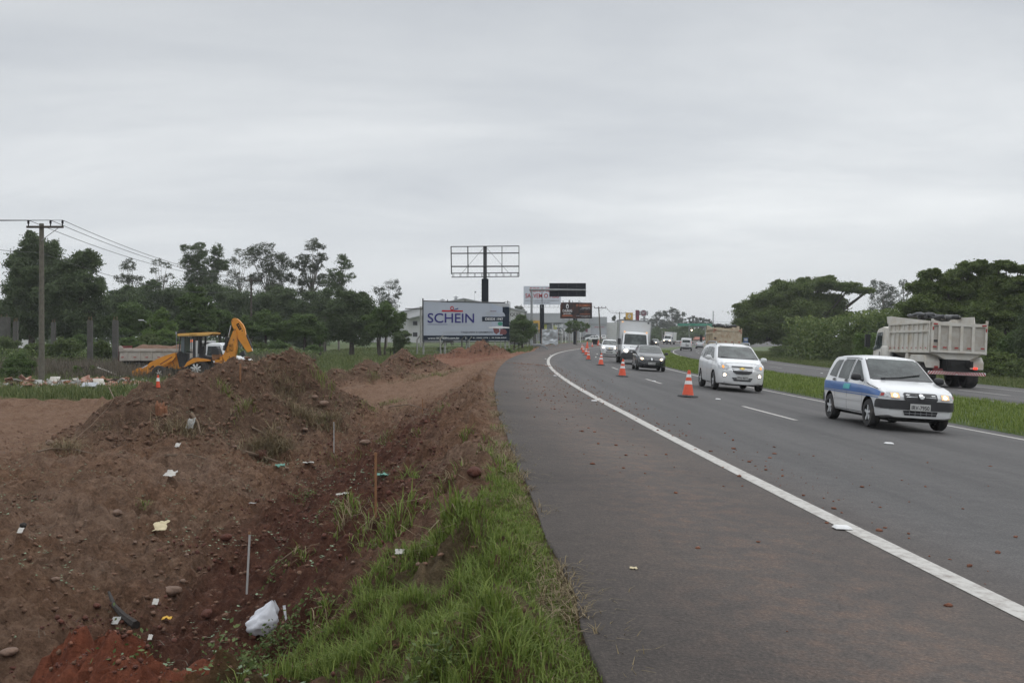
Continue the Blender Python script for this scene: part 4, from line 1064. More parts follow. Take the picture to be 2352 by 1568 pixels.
# ---------------------------------------------------------------- trucks
def box_truck(mtx, label, lettering='ATUAL', group=None):
    r = thing('box_truck', label, 'truck', mat=mtx, group=group)
    # cab: lofted van front
    P = dict(x0=-.5, x1=1.95, xf=1.15, xr=-3, rw=.34, arch=.41, belt=1.35, bulge=.12, crown=.03,
        top=[(-.5, 2.20), (0, 2.28), (.35, 2.28), (.55, 2.20), (1.05, 1.42), (1.25, 1.30), (1.75, 1.12), (1.9, 1.0), (1.95, .85)], bot=[(-.5, .42), (0, .42), (1.6, .30), (1.95, .34)],
        w=[(-.5, .96), (1.2, .98), (1.7, .95), (1.95, .84)], wt=[(-.5, .88), (.4, .84), (1.1, .90), (1.95, .74)])
    me, bvh = car_shell(P, M['white'])
    P['xr'] = P['xf']; me = cut_wheels(me, P)
    b = bpy.data.objects.new('cab', me); link(b, r); shade(b, 38)
    decal(bvh, 'windshield_seal', M['black'], r, front=[[(-.85, 1.36), (.85, 1.36), (.80, 1.50), (.76, 2.06), (.70, 2.12), (-.70, 2.12), (-.76, 2.06), (-.80, 1.50)]], mirror=False, off=.006)
    decal(bvh, 'windshield', M['glass'], r, front=[[(-.80, 1.40), (.80, 1.40), (.76, 1.52), (.73, 2.04), (.67, 2.09), (-.67, 2.09), (-.73, 2.04), (-.76, 1.52)]], mirror=False, off=.011)
    for sg in (1, -1): decal(bvh, 'side_window', M['glass'], r, side=[[(-.1, 1.42), (.95, 1.36), (.55, 2.05), (-.05, 2.08)]], off=.01, sides=(sg,))
    decal(bvh, 'bumper', M['black'], r, front=[[(-.86, .36), (.86, .36), (.90, .55), (.86, .80), (.60, .74), (.56, .86), (.50, .90), (-.50, .90), (-.56, .86), (-.60, .74), (-.86, .80), (-.90, .55)]], side=[[(1.58, .34), (1.95, .34), (1.95, .80), (1.7, .74), (1.6, .6)]], off=.02, mirror=False)
    decal(bvh, 'grille', M['black'], r, front=[[(-.48, .86), (.48, .86), (.44, 1.02), (-.44, 1.02)]], off=.018, mirror=False)
    for sg in (1, -1):
        decal(bvh, 'headlight', M['lampon'], r, front=[[(sg * a, c) for a, c in ((.56, .86), (.80, .90), (.80, 1.0), (.60, 1.02))]], mirror=False, off=.02)
        decal(bvh, 'indicator', M['lamp'], r, front=[[(sg * a, c) for a, c in ((.70, 1.02), (.82, 1.02), (.84, 1.25), (.76, 1.22))]], mirror=False, off=.02)
        MB().box((.50, sg * .78, 2.28), (.14, .12, .09)).build('roof_lamp', M['lampdim'], r, bevel=.02)
        q = MB(); q.box((1.05, sg * 1.15, 1.55), (.10, .22, .42)); q.tube([(.95, sg * .92, 1.42), (1.05, sg * 1.06, 1.42)], .02, 6); q.tube([(.95, sg * .92, 1.58), (1.05, sg * 1.06, 1.58)], .02, 6)
        q.build('wing_mirror', M['black'], r, bevel=.02)
    if lettering: text_obj(lettering, M['ink'], r, (1.86, -.42, 1.13), (0, 1, 0), (-.42, 0, 1), .62, .10, 'hood_lettering', .07, bold=True)
    MB().tube([(1.12, .5, 1.40), (1.02, .0, 1.46)], .012, 6).tube([(1.12, -.1, 1.40), (1.02, -.65, 1.46)], .012, 6).build('wiper', M['black'], r)
    # box
    bx = MB(); bx.box((-2.75, 0, 2.02), (4.6, 2.28, 2.25)).build('cargo_box', M['white'], r, bevel=.05)
    t = MB()
    for sg in (1, -1):
        for z in (.90, 3.12): t.box((-2.75, sg * 1.15, z), (4.62, .05, .07))
        for z in (.92, 3.12): t.box((-.44, 0, z), (.05, 2.2, .06))
        t.box((-.44, sg * 1.12, 2.02), (.05, .05, 2.2))
    t.build('box_trim', M['galv'], r)
    for sg in (1, -1): MB().box((-.43, sg * .92, 2.98), (.03, .12, .08)).build('marker_lamp', M['lampdim'] if sg < 0 else M['ink'], r)
    MB().box((-2.4, 0, .66), (5.2, .8, .2)).box((-2.4, .55, .62), (4.8, .1, .14)).box((-2.4, -.55, .62), (4.8, .1, .14)).build('chassis', M['dark'], r)
    for sg in (1, -1):
        q = MB()
        q.box((-1.7, sg * 1.05, .55), (1.6, .05, .10)); q.box((-1.7, sg * 1.05, .75), (1.6, .05, .10)); q.box((-1.0, sg * 1.0, .68), (.05, .2, .4)); q.build('side_guard', M['galv'], r)
        wheel(r, 1.15, sg * .88, .34, .2, 6); wheel(r, -3.4, sg * .90, .36, .40, 6)
        MB().box((-5.0, sg * .9, .72), (.06, .3, .14)).build('tail_light', M['redlamp'], r)
    return r
box_truck(road_frame(6.05, 72.2, True, math.radians(-1)), 'white box truck with black bumper and lit headlights behind the black hatchback')
bt = box_truck(road_frame(1.6, 254, True), 'far white oncoming truck with twin glaring headlights above the median grass', None)

def dump_truck(mtx, label, mb_, mp_, load='tarp', group=None, name='dump_truck'):
    r = thing(name, label, 'dump truck', mat=mtx, group=group)
    x0, x1 = 0.0, 4.55       # bed from tailgate to headboard; origin on the ground under the tailgate
    zb, zt, W = 1.50, 2.74, 1.20
    b = MB()
    b.box(((x0 + x1) / 2, 0, zb + .05), (x1 - x0, 2 * W - .12, .10))
    b.prism([(x0, zb), (x1, zb - .02), (x1, zt + .05), (x0, zt)], (0, W - .10, 0), (1, 0, 0), (0, 0, 1), (0, .06, 0))
    b.prism([(x0, zb), (x1, zb - .02), (x1, zt + .05), (x0, zt)], (0, -W + .04, 0), (1, 0, 0), (0, 0, 1), (0, .06, 0))
    b.box((x1, 0, (zb + zt) / 2 + .1), (.08, 2 * W - .1, zt - zb + .25))
    b.prism([(-W * .98, zb), (W * .98, zb), (W * .45, zb - .30), (-W * .45, zb - .30)], (.02, 0, 0), (0, 1, 0), (0, 0, 1), (4.3, 0, 0))
    b.build('bed', mb_, r, bevel=.012)
    for sg in (1, -1):
        q = MB()
        for k in range(9):
            x = x0 + .28 + k * (x1 - x0 - .4) / 8
            q.box((x, sg * (W - .02), zb + .42), (.07, .07, .86)); q.box((x, sg * (W - .02), zt - .19), (.07, .07, .36))
        q.box(((x0 + x1) / 2, sg * (W - .015), zb + .89), (x1 - x0, .09, .10)); q.box(((x0 + x1) / 2, sg * (W - .015), zt + .0), (x1 - x0 + .02, .10, .08)); q.box(((x0 + x1) / 2, sg * (W - .015), zb), (x1 - x0, .09, .10))
        q.box((x0 + .05, sg * (W - .01), (zb + zt) / 2), (.12, .11, zt - zb + .1)); q.box((x1 - .03, sg * (W - .01), (zb + zt) / 2), (.12, .11, zt - zb + .1))
        q.build('bed_rib', mb_, r, bevel=.008)
        e = MB(); e.prism([(x0 + .9 if sg < 0 else x0 + .02, zt + .04), (x1 + .42, zt + .06), (x1 + .55, zt + .40), (x1 + .1, zt + .40), (x0 + 1.0 if sg < 0 else x0 + .05, zt + (.36 if sg < 0 else .06))], (0, sg * (W - .08) - .02, 0), (1, 0, 0), (0, 0, 1), (0, .04, 0))
        e.build('side_extension', mb_, r)
        q = MB()
        for k in range(9): q.box((x0 + .42 + k * .49, sg * (W + .016), zb + .16), (.09, .012, .05))
        q.build('side_reflector', M['redlamp'], r)
    # tailgate
    tg = MB(); tg.box((-.04, 0, (zb + zt) / 2), (.05, 2 * W - .06, zt - zb)); t_ = tg.build('tailgate', mp_, r)
    q = MB()
    q.box((-.085, 0, zt - .05), (.08, 2 * W, .14)); q.box((-.085, 0, zb + .03), (.08, 2 * W, .10))
    for y in (-W + .05, -.62, -.12, .38, W - .05): q.box((-.085, y if abs(y) > 1 else y + .02, (zb + zt) / 2), (.075, .13 if abs(y) < 1 else .10, zt - zb))
    q.box((-.085, .86, (zb + zt) / 2), (.07, .10, zt - zb))
    for y in (-W + .03, W - .03): q.box((-.09, y, zt + .09), (.10, .08, .16))
    q.build('tailgate_frame', mb_, t_, bevel=.008)
    q = MB()
    for y in (-1.0, -.42, .12, .62, 1.05): MB().box((-.135, y, zb + .20 + (0 if abs(y) < 1 else .02)), (.012, .16, .055)).build('reflector', M['redlamp'], t_)
    for sg in (1, -1): MB().box((-.135, sg * (W - .16), zt - .05), (.012, .18, .06)).build('reflector', M['redlamp'], t_); MB().box((-.135, sg * (W - .06), zt - .24), (.012, .05, .14)).build('reflector', M['redlamp'], t_)
    MB().box((-.075, 1.05, zb + .47), (.012, .30, .10)).build('badge_plate', M['steel'], t_)
    # frame, mudguards, bumper
    q = MB(); q.box((2.6, .4, 1.02), (6.2, .12, .26)); q.box((2.6, -.4, 1.02), (6.2, .12, .26)); q.box((.7, 0, .95), (1.6, 1.0, .5)); q.box((4.7, 0, .95), (.9, 1.9, .6)); q.build('chassis', M['dark'], r)
    for sg in (1, -1):
        q = MB(); q.prism([(.22, 1.12), (.42, 1.36), (1.85, 1.36), (2.05, 1.12), (2.05, .84), (1.85, 1.05), (.45, 1.05), (.22, .80)], (0, sg * .95 - .30, 0), (1, 0, 0), (0, 0, 1), (0, .60, 0)); q.build('mudguard', mb_, r, bevel=.02)
        MB().prism([(0, 0), (.42, 0), (.30, .36), (.10, .36)], (2.2, sg * .95 - .25, 1.16), (1, 0, 0), (0, 0, 1), (0, .5, 0)).build('hydraulic_bracket', mb_, r)
        for x, nm in ((.95, 'wheel'), (2.25, 'wheel'), (5.6, 'wheel')):
            wheel(r, x, sg * (.92 if x < 5 else 1.0), .50, .52 if x < 5 else .28, 6, rimmat=M['steel'], name=nm)
        MB().box((.12, sg * .85, .86), (.06, .16, .09)).build('tail_light', M['redlamp'] if sg > 0 else M['redon'], r, bevel=.01)
        text_obj('CARGA\nMÁXIMA\n23 TON', M['ink'], r, (.26, .70, 1.12), (0, -1, 0), (0, 0, 1), .30, .14, 'guard_lettering', .01) if sg > 0 and mb_ is M['truckw'] else None
    bp = MB(); bp.box((.0, 0, .62), (.10, 2.45, .14)); u_ = bp.build('rear_bumper', M['conewhite'], r, bevel=.006)
    q = MB()
    for k in range(22):
        y = -1.18 + k * .112; d = .05 if k < 11 else -.05
        q.add([(-.056, y - d, .555), (-.056, y + .055 - d, .555), (-.056, y + .055 + d, .685), (-.056, y + d, .685)], [(3, 2, 1, 0)])
    q.build('stripe', M['inkr'], u_)
    pq = MB().box((-.0, .82, .74), (.02, .42, .12)).build('number_plate', M['darkred'], r)
    # cab
    c0, c1 = 4.85, 6.75
    P = dict(x0=c0, x1=c1, xf=5.6, xr=5.6, rw=.50, arch=.58, belt=1.75, bulge=.10, crown=.06,
        top=[(c0, 2.55), (c0 + .1, 2.62), (c0 + .9, 2.68), (c1 - .45, 2.60), (c1 - .25, 2.45), (c1 - .05, 1.80), (c1, 1.6)], bot=[(c0, .75), (c0 + .2, .72), (c1 - .1, .50), (c1, .55)],
        w=[(c0, 1.14), (c0 + .2, 1.18), (c1 - .2, 1.18), (c1, 1.08)], wt=[(c0, 1.06), (c1 - .4, 1.05), (c1, 1.0)])
    me, bvh = car_shell(P, M['truckw'] if mb_ is not M['truckg'] else M['white']); me = cut_wheels(me, P)
    cb = bpy.data.objects.new('cab', me); link(cb, r); shade(cb, 38)
    for sg in (1, -1):
        decal(bvh, 'side_window', M['glass'], r, side=[[(c0 + .75, 1.62), (c1 - .22, 1.50), (c1 - .12, 1.70), (c1 - .40, 2.38), (c0 + .75, 2.42)]], off=.01, sides=(sg,))
        q = MB(); q.box((c1 + .02, sg * 1.40, 2.0), (.16, .24, .62)); q.tube([(c1 - .3, sg * 1.1, 2.45), (c1, sg * 1.38, 2.42), (c1 + .02, sg * 1.38, 2.3)], .018, 6); q.tube([(c1 - .3, sg * 1.12, 1.60), (c1, sg * 1.38, 1.62), (c1, sg * 1.38, 1.72)], .018, 6)
        q.build('wing_mirror', M['black'], r, bevel=.04)
        decal(bvh, 'door_handle', M['black'], r, side=[rrect(c0 + .80, 1.22, c0 + .88, 1.48, .02)], off=.02, sides=(sg,))
        decal(bvh, 'door_gap', M['ink'], r, side=gaps([((c0 + .62, .9), (c0 + .62, 2.5))], .008), off=.008, sides=(sg,))
        decal(bvh, 'door_line', M['ink'], r, side=gaps([((c0 + .7, 1.12), (c1 - .15, 1.12)), ((c0 + .7, 1.06), (c1 - .15, 1.06))], .008), off=.008, sides=(sg,))
    decal(bvh, 'windshield', M['glass'], r, front=[rrect(-.95, 1.55, .95, 2.40, .06)], mirror=False, off=.012)
    MB().box((c0 - .1, .0, 1.85), (.12, 1.9, 1.3)).build('air_deflector', M['steel'], r, bevel=.03)
    q = MB(); q.tube([(4.62, 1.05, .75), (4.62, 1.05, 1.5)], .015, 6); q.tube([(4.40, 1.05, .75), (4.40, 1.05, 1.5)], .015, 6)
    for z in (.8, .98, 1.16, 1.34): q.tube([(4.62, 1.05, z), (4.40, 1.05, z)], .012, 6)
    q.build('ladder', M['galv'], r)
    if load == 'tarp':
        tp = thing('rolled_tarpaulin', 'black tarpaulin bundled over the ' + ('white' if mb_ is M['truckw'] else 'cream') + ' dump truck\'s bed', 'tarpaulin', mat=mtx @ Matrix.Translation((0, 0, 0)))
        q = MB(); rg = random.Random(5); pts = []; rad = []
        for k in range(15):
            f = k / 14; pts.append((1.5 + .9 * f + .12 * rg.uniform(-1, 1), W - .5 - 2.0 * f + .2, zt + .34 + .05 * math.sin(f * 9) + (-.12 if k == 0 else 0))); rad.append(.07 + .07 * math.sin(math.pi * f) + rg.uniform(0, .04))
        q.tube(pts, rad, 10)
        pts = [(1.55 + .5 * math.sin(k * .7), W - .12 - .12 * k, zt + .30 + .04 * math.sin(k * 2.1)) for k in range(12)]; q.tube(pts, [.06 + .05 * math.sin(k * .6) ** 2 for k in range(12)], 9)
        q.tube([(x_, 1.02 - .05 * x_, zt + .40 + .03 * math.sin(4 * x_)) for x_ in np.linspace(1.2, 3.3, 9)], [.06, .09, .10, .09, .11, .10, .08, .10, .05], 9)
        q.build('bundle', M['tarp'], tp, smooth=True)
        tp.children[0].name = 'bundle'
    return r
def at_rear(t, Y, yaw=0.0): return road_frame(t, Y, False, yaw)
dump_truck(at_rear(17.05, 43.2, math.radians(1.0)), 'large white dump truck driving away on the far carriageway behind the striped hatchback', M['truckw'], M['panel'])
dump_truck(at_rear(14.75, 86.0), 'rust-stained cream dump truck driving away behind the white minivan', M['truckr'], M['truckr'])

# ---------------------------------------------------------------- traffic cones
def cones():
    root = thing('traffic_cone', 'orange and white traffic cone nearest the camera, left of the white minivan', 'traffic cone', group='traffic cones closing the lane')
    MB().box((0, 0, .02), (.44, .44, .04), taper=(.92, .92)).lathe([(.19, .03), (.17, .055)], n=20).build('base', M['black'], root, bevel=.006)
    def seg(z0, z1, m_, nm, top=False, o=0):
        def R(z): return .165 - (.165 - .035) * (z - .05) / .71
        pr = [(R(z0) + o, z0), (R(z1) + o, z1)]
        if top: pr += [(R(z1) * .3, z1 + .004)]
        return MB().lathe(pr, n=24).build(nm, m_, root, smooth=True)
    seg(.045, .76, M['conered'], 'cone_body', True); seg(.36, .46, M['conewhite'], 'reflective_band', o=.003); seg(.56, .65, M['conewhite'], 'reflective_band', o=.003)
    MB().lathe([(.045, .70), (.042, .735), (.03, .765)], n=16).build('tip', M['conered'], root, smooth=True)
    spots = [(1579.7, 29), (1429, 44, 'orange and white cone second nearest, left of the black hatchback'), (1380, 63, 'orange and white cone third nearest, left of the box truck'),
        (1351.1, 78, 'orange and white cone fourth along the row, front of the far cluster'), (1346, 97, 'orange and white cone fifth along the row, partly behind the fourth'),
        (1339.4, 111, 'orange and white cone sixth along the row, at the left of the far cluster'), (1336.3, 129, 'seventh cone, smallest banded cone at the far left of the cluster'),
        (1360.3, 165, 'lone banded cone in front of the black warning board')]
    for i, sp in enumerate(spots):
        X = (sp[0] - CX) * sp[1] / F; t, _ = ts(X, sp[1]); m_ = road_frame(float(t), sp[1], False, random.uniform(0, 1.5))
        if i == 0: root.matrix_world = m_
        else: dup(root, sp[2], mat=m_)
    for x, Y, lb in ((1348.3, 149, 'tall plain orange cone without bands in the far cluster'), (1374, 186, 'plain orange cone farthest away, right of the black warning board')):
        r = thing('plain_cone', lb, 'traffic cone', group='plain orange cones'); X = (x - CX) * Y / F; t, _ = ts(X, Y); r.matrix_world = road_frame(float(t), Y, False)
        MB().box((0, 0, .02), (.5, .5, .04)).build('base', M['conered'], r); MB().lathe([(.24, .03), (.06, .95), (.02, 1.0)], n=18).build('cone_body', M['conered'], r, smooth=True)
    r = thing('warning_board', 'black folding warning board standing between two far cones', 'warning board'); X = (1365.5 - CX) * 186 / F; t, _ = ts(X, 186); r.matrix_world = road_frame(float(t), 186, True)
    MB().box((0, 0, .62), (.04, 1.0, .95), Matrix.Rotation(.15, 3, 'Y')).build('board', M['ink'], r)
    for sg in (1, -1): MB().tube([(.12, sg * .45, 0), (-.05, sg * .42, 1.1)], .02, 6).tube([(-.35, sg * .45, 0), (-.05, sg * .42, 1.1)], .02, 6).build('leg', M['galv'], r)
cones()
# ---------------------------------------------------------------- backhoe loader (side-on, facing left) and the old tipper behind it
YJ = 61.0
def JX(zx): return (450 + zx / 3.92 - 2048) * YJ / 4050
def JZ(zy): return 1.4 - (1250 + zy / 3.92 - 1351) * YJ / 4050
def backhoe():
    ox, oz = JX(1250), -1.17
    r = thing('backhoe_loader', 'yellow backhoe loader with raised rear arm working behind the earth mound', 'backhoe loader', (ox, YJ, oz))
    def pl(pts, name, m_, y0, dy, parent=None, bevel=.01):
        mb = MB(); mb.prism([(JX(a) - ox, JZ(b) - oz) for a, b in pts], (0, y0, 0), (1, 0, 0), (0, 0, 1), (0, dy, 0)); return mb.build(name, m_, parent or r, bevel=bevel)
    def tb(pts, rad, name, m_, y, parent=None, n=10): return MB().tube([(JX(a) - ox, y, JZ(b) - oz) for a, b in pts], rad, n).build(name, m_, parent or r, smooth=True)
    # engine hood and frame
    pl([(905, 760), (1040, 625), (1090, 640), (1095, 880), (905, 880)], 'hood', M['jcb'], -.35, .8)
    pl([(700, 905), (1200, 870), (1600, 850), (1600, 930), (700, 960)], 'frame', M['steel'], -.4, .9)
    for y in (-.62, .50):
        a = pl([(640, 778), (830, 690), (1035, 622), (1045, 690), (1020, 735), (720, 890), (600, 950), (500, 985), (420, 975), (520, 880), (600, 830)], 'loader_arm', M['jcb'], y, .12)
        if y < 0:
            pl([(625, 868), (700, 822), (712, 845), (640, 892)], 'arm_badge', M['ink'], y - .012, .01, a, 0)
            pl([(798, 803), (985, 683), (992, 694), (806, 812)], 'arm_stripe', M['darkred'], y - .012, .01, a, 0)
            text_obj('3C', M['jcb'], a, (JX(640) - ox, y - .013, JZ(880) - oz), (.86, 0, .5), (-.5, 0, .86), .2, .12, 'badge_lettering', .004)
        tb([(770, 745), (640, 800)], .055, 'loader_ram', M['steel'], y + .2); tb([(640, 800), (470, 885)], .028, 'ram_rod', M['ram'], y + .2)
        tb([(1010, 870), (760, 915)], .06, 'lift_cylinder', M['steel'], y - .02)
    pl([(380, 965), (420, 905), (500, 860), (520, 990), (480, 1010), (390, 1010)], 'bucket', M['jcb'], -1.1, 2.2)
    # cab: console, seat, posts, roof
    pl([(1035, 640), (1110, 590), (1190, 640), (1180, 830), (1080, 850)], 'dashboard', M['black'], -.4, .7)
    tb([(1150, 600), (1265, 625)], .03, 'steering_wheel', M['black'], -.05)
    pl([(1380, 640), (1440, 520), (1455, 530), (1440, 660), (1560, 690), (1560, 760), (1380, 740)], 'seat', M['black'], -.3, .55, bevel=.03)
    for a, b, w in (((1090, 690), (1118, 372), .035), ((1180, 640), (1188, 372), .022), ((1332, 720), (1332, 372), .085), ((1400, 640), (1412, 372), .06)):
        for y in (-.62, .62): tb([a, b], w, 'cab_post', M['black'], y)
    pl([(1110, 590), (1130, 385), (1180, 385), (1170, 640)], 'windscreen', M['glassb'], -.55, 1.1)
    pl([(1082, 345), (1100, 330), (1560, 308), (1640, 312), (1635, 335), (1560, 362), (1100, 372)], 'roof', M['jcbroof'], -.85, 1.7, bevel=.03)
    q = r.children[-1]
    text_obj('TURBO', M['ink'], q, (JX(1270) - ox, -.86, JZ(357) - oz), (1, 0, .03), (0, 0, 1), .45, .06, 'roof_lettering', .004)
    for y in (-.6, .5): pl([(1575, 328), (1605, 330), (1605, 362), (1575, 362)], 'work_lamp', M['black'], y, .16)
    pl([(1185, 850), (1240, 770), (1330, 712), (1400, 704), (1480, 718), (1575, 740), (1572, 758), (1400, 765), (1300, 800), (1200, 852)], 'mudguard', M['jcb'], -.85, .45)
    pl([(1185, 850), (1240, 770), (1330, 712), (1400, 704), (1480, 718), (1575, 740), (1572, 758), (1400, 765), (1300, 800), (1200, 852)], 'mudguard', M['jcb'], .45, .45)
    pl([(1560, 545), (1650, 535), (1680, 560), (1690, 660), (1570, 650)], 'rear_console', M['steel'], -.3, .5)
    pl([(1575, 650), (1700, 650), (1700, 735), (1575, 740)], 'rear_console_box', M['woodnew'], -.25, .4)
    for y in (-.62, .62): wheel(r, JX(1370) - ox, y, .72, .42, 8, rimmat=M['conewhite'], rimr=.5)
    for y in (-.7, .7): wheel(r, JX(800) - ox, y, .46, .30, 6, rimmat=M['conewhite'], rimr=.5)
    # rear arm
    b_ = pl([(1730, 675), (1760, 640), (1880, 350), (1905, 285), (1945, 270), (1965, 330), (1962, 540), (1925, 745), (1870, 790), (1805, 800), (1765, 750)], 'boom', M['jcb'], -.22, .34, bevel=.02)
    d_ = pl([(1868, 130), (1885, 98), (1915, 86), (1950, 92), (1985, 118), (2045, 185), (2075, 245), (2090, 330), (2105, 390), (2200, 600), (2120, 625), (1965, 400), (1920, 285), (1880, 205)], 'dipper', M['jcb'], -.10, .26, bevel=.02)
    pl([(1945, 185), (1985, 160), (2035, 255), (1998, 278)], 'dipper_badge', M['ink'], -.113, .01, d_, 0)
    text_obj('JCB', M['jcb'], d_, (JX(1968) - ox, -.116, JZ(190) - oz), (.42, 0, -.9), (.9, 0, .42), .28, .09, 'dipper_lettering', .004, bold=True)
    for p in ((1897, 128), (1940, 265), (2052, 286), (1915, 425)): MB().lathe([(.045, 0), (.045, .03), (.001, .035)], (JX(p[0]) - ox, -.26, JZ(p[1]) - oz), 'y', 12).build('pivot_pin', M['woodnew'], d_)
    fr = pl([(1818, 500), (1905, 492), (1908, 598), (1800, 618)], 'boom_badge_frame', M['ink'], -.230, .008, b_, 0)
    pl([(1824, 507), (1899, 499), (1902, 592), (1808, 610)], 'boom_badge', M['jcb'], -.234, .006, b_, 0)
    text_obj('JCB', M['ink'], b_, (JX(1892) - ox, -.236, JZ(598) - oz), (.1, 0, 1), (-1, 0, .06), .34, .22, 'boom_lettering', .006, bold=True)
    tb([(1768, 590), (1838, 385)], .085, 'boom_ram', M['steel'], -.28); tb([(1838, 385), (1880, 205)], .032, 'boom_ram_rod', M['ram'], -.28)
    tb([(2098, 350), (2182, 560)], .07, 'dipper_ram', M['steel'], .03); tb([(2182, 560), (2196, 600)], .03, 'dipper_ram_rod', M['ram'], .03)
    pl([(1990, 640), (2060, 590), (2080, 660), (2040, 700)], 'bucket_link', M['steel'], -.1, .3)
    pl([(1690, 700), (1740, 680), (1740, 820), (1640, 880), (1620, 760)], 'slew_post', M['jcb'], -.25, .5)
    tb([(1150, 640), (1150, 700)], .03, 'mirror_arm', M['black'], -.66); pl([(1070, 410), (1098, 405), (1100, 450), (1072, 455)], 'mirror', M['black'], -.78, .05)
    tb([(1000, 620), (990, 330)], .02, 'exhaust_pipe', M['galv'], .1); tb([(990, 340), (988, 300)], .045, 'exhaust_cap', M['galv'], .1)
    tb([(1040, 700), (1000, 760), (1030, 830), (960, 860)], .016, 'hose', M['black'], -.66)
backhoe()

YT = 70.0
def old_truck():
    def QX(zx): return (450 + zx / 3.92 - 2048) * YT / 4050
    def QZ(zy): return 1.4 - (1250 + zy / 3.92 - 1351) * YT / 4050
    ox, oz = QX(900), -1.25
    r = thing('tipper_truck', 'old dusty tipper truck loaded with soil parked behind the backhoe', 'tipper truck', (ox, YT, oz))
    def pl(pts, name, m_, y0, dy, parent=None, bevel=.01):
        mb = MB(); mb.prism([(QX(a) - ox, QZ(b) - oz) for a, b in pts], (0, y0, 0), (1, 0, 0), (0, 0, 1), (0, dy, 0)); return mb.build(name, m_, parent or r, bevel=bevel)
    pl([(200, 560), (1330, 565), (1330, 745), (200, 750)], 'bed', M['truckg'], -1.15, 2.3)
    b = r.children[0]
    pl([(200, 565), (205, 515), (232, 512), (265, 545), (275, 575)], 'tail_post', M['truckg'], -1.2, .08, b)
    pl([(195, 520), (215, 520), (215, 760), (195, 750)], 'tail_board', M['darkred'], -1.15, 2.3, b)
    for x in (330, 525, 705, 885, 1065, 1240): pl([(x - 10, 575), (x + 10, 575), (x + 10, 745), (x - 10, 745)], 'rib', M['truckg'], -1.21, .06, b)
    pl([(205, 578), (1330, 578), (1330, 605), (205, 605)], 'rail', M['truckg'], -1.22, .06, b)
    for x in (265, 455, 637, 820, 1000): pl([(x - 20, 688), (x + 20, 688), (x + 20, 700), (x - 20, 700)], 'reflector', M['redlamp'], -1.235, .012, b, 0)
    pl([(215, 745), (1330, 742), (1330, 800), (280, 808), (255, 780)], 'subframe', M['dark'], -.9, 1.8)
    pl([(310, 868), (345, 868), (345, 905), (310, 905)], 'tail_lamp_box', M['black'], -.8, 1.6)
    # load
    n = 26; m = 10; V = []; Fq_ = []
    for i in range(n):
        for j in range(m):
            a = i / (n - 1); b_ = j / (m - 1); x = QX(230) + (QX(1300) - QX(230)) * a - ox; y = -1.05 + 2.1 * b_
            z = QZ(572) - oz - .05 + .34 * math.sin(math.pi * b_) * min(1, 4 * min(a, 1 - a)) * (.6 + .7 * float(vnoise(a * 9, b_ * 4, 4)))
            V.append((x, y, z))
    for i in range(n - 1):
        for j in range(m - 1): Fq_.append((i * m + j, (i + 1) * m + j, (i + 1) * m + j + 1, i * m + j + 1))
    ld = npmesh('soil_load', V, Fq_, M['clodb'], None); ld.location = (ox, YT, oz); tag(ld, 'brown soil heaped in the bed of the old tipper truck', 'soil load')
    # cab and hood facing right
    P = dict(x0=0, x1=3.0, xf=2.3, xr=2.3, rw=.48, arch=.55, belt=1.35, bulge=.1, crown=.05,
        top=[(0, 2.0), (.08, 2.2), (.3, 2.27), (1.1, 2.27), (1.25, 2.15), (1.5, 1.50), (1.7, 1.42), (2.7, 1.30), (2.95, 1.15), (3.0, 1.0)], bot=[(0, .6), (.2, .55), (2.8, .5), (3.0, .6)],
        w=[(0, 1.0), (.1, 1.05), (1.4, 1.05), (1.8, .95), (3, .8)], wt=[(0, .92), (1.2, .86), (1.5, .9), (3, .6)])
    me, bvh = car_shell(P, M['white']); me = cut_wheels(me, P)
    cb = bpy.data.objects.new('cab', me); link(cb, r); shade(cb, 38); cb.location = (QX(1490) - ox, 0, 0)
    decal(bvh, 'side_window', M['glass'], cb, side=[[(.25, 1.42), (1.38, 1.40), (1.12, 2.08), (.30, 2.08)]], off=.012, sides=(-1,))
    decal(bvh, 'windshield', M['glass'], cb, front=[rrect(-.8, 1.55, .8, 2.12, .05)], mirror=False, off=.012)
    for x in (1, ): wheel(r, QX(1490) - ox + 2.3, -.85, .48, .28, 6, rimmat=M['conewhite']); wheel(r, QX(1490) - ox + 2.3, .85, .48, .28, 6, rimmat=M['conewhite'])
    for y in (-.85, .85): wheel(r, QX(720) - ox, y, .5, .5, 6, rimmat=M['steel']); wheel(r, QX(500) - ox, y, .5, .5, 6, rimmat=M['steel'])
    r.location.z = oz
    s = thing('orange_sack', 'orange bundle on the white headboard of the old tipper truck', 'bundle', (QX(1250), YT - .2, QZ(470)))
    q = MB(); q.lathe([(.05, -.3), (.28, -.22), (.36, 0), (.25, .2), (.08, .3)], n=14); o = q.build('bundle', M['orange'], s, smooth=True); o.scale = (1.3, .8, .7)
    pl([(1195, 560), (1270, 470), (1390, 440), (1565, 440), (1560, 466), (1400, 490), (1390, 720), (1210, 720)], 'headboard', M['wallw'], -.9, 1.8)
old_truck()

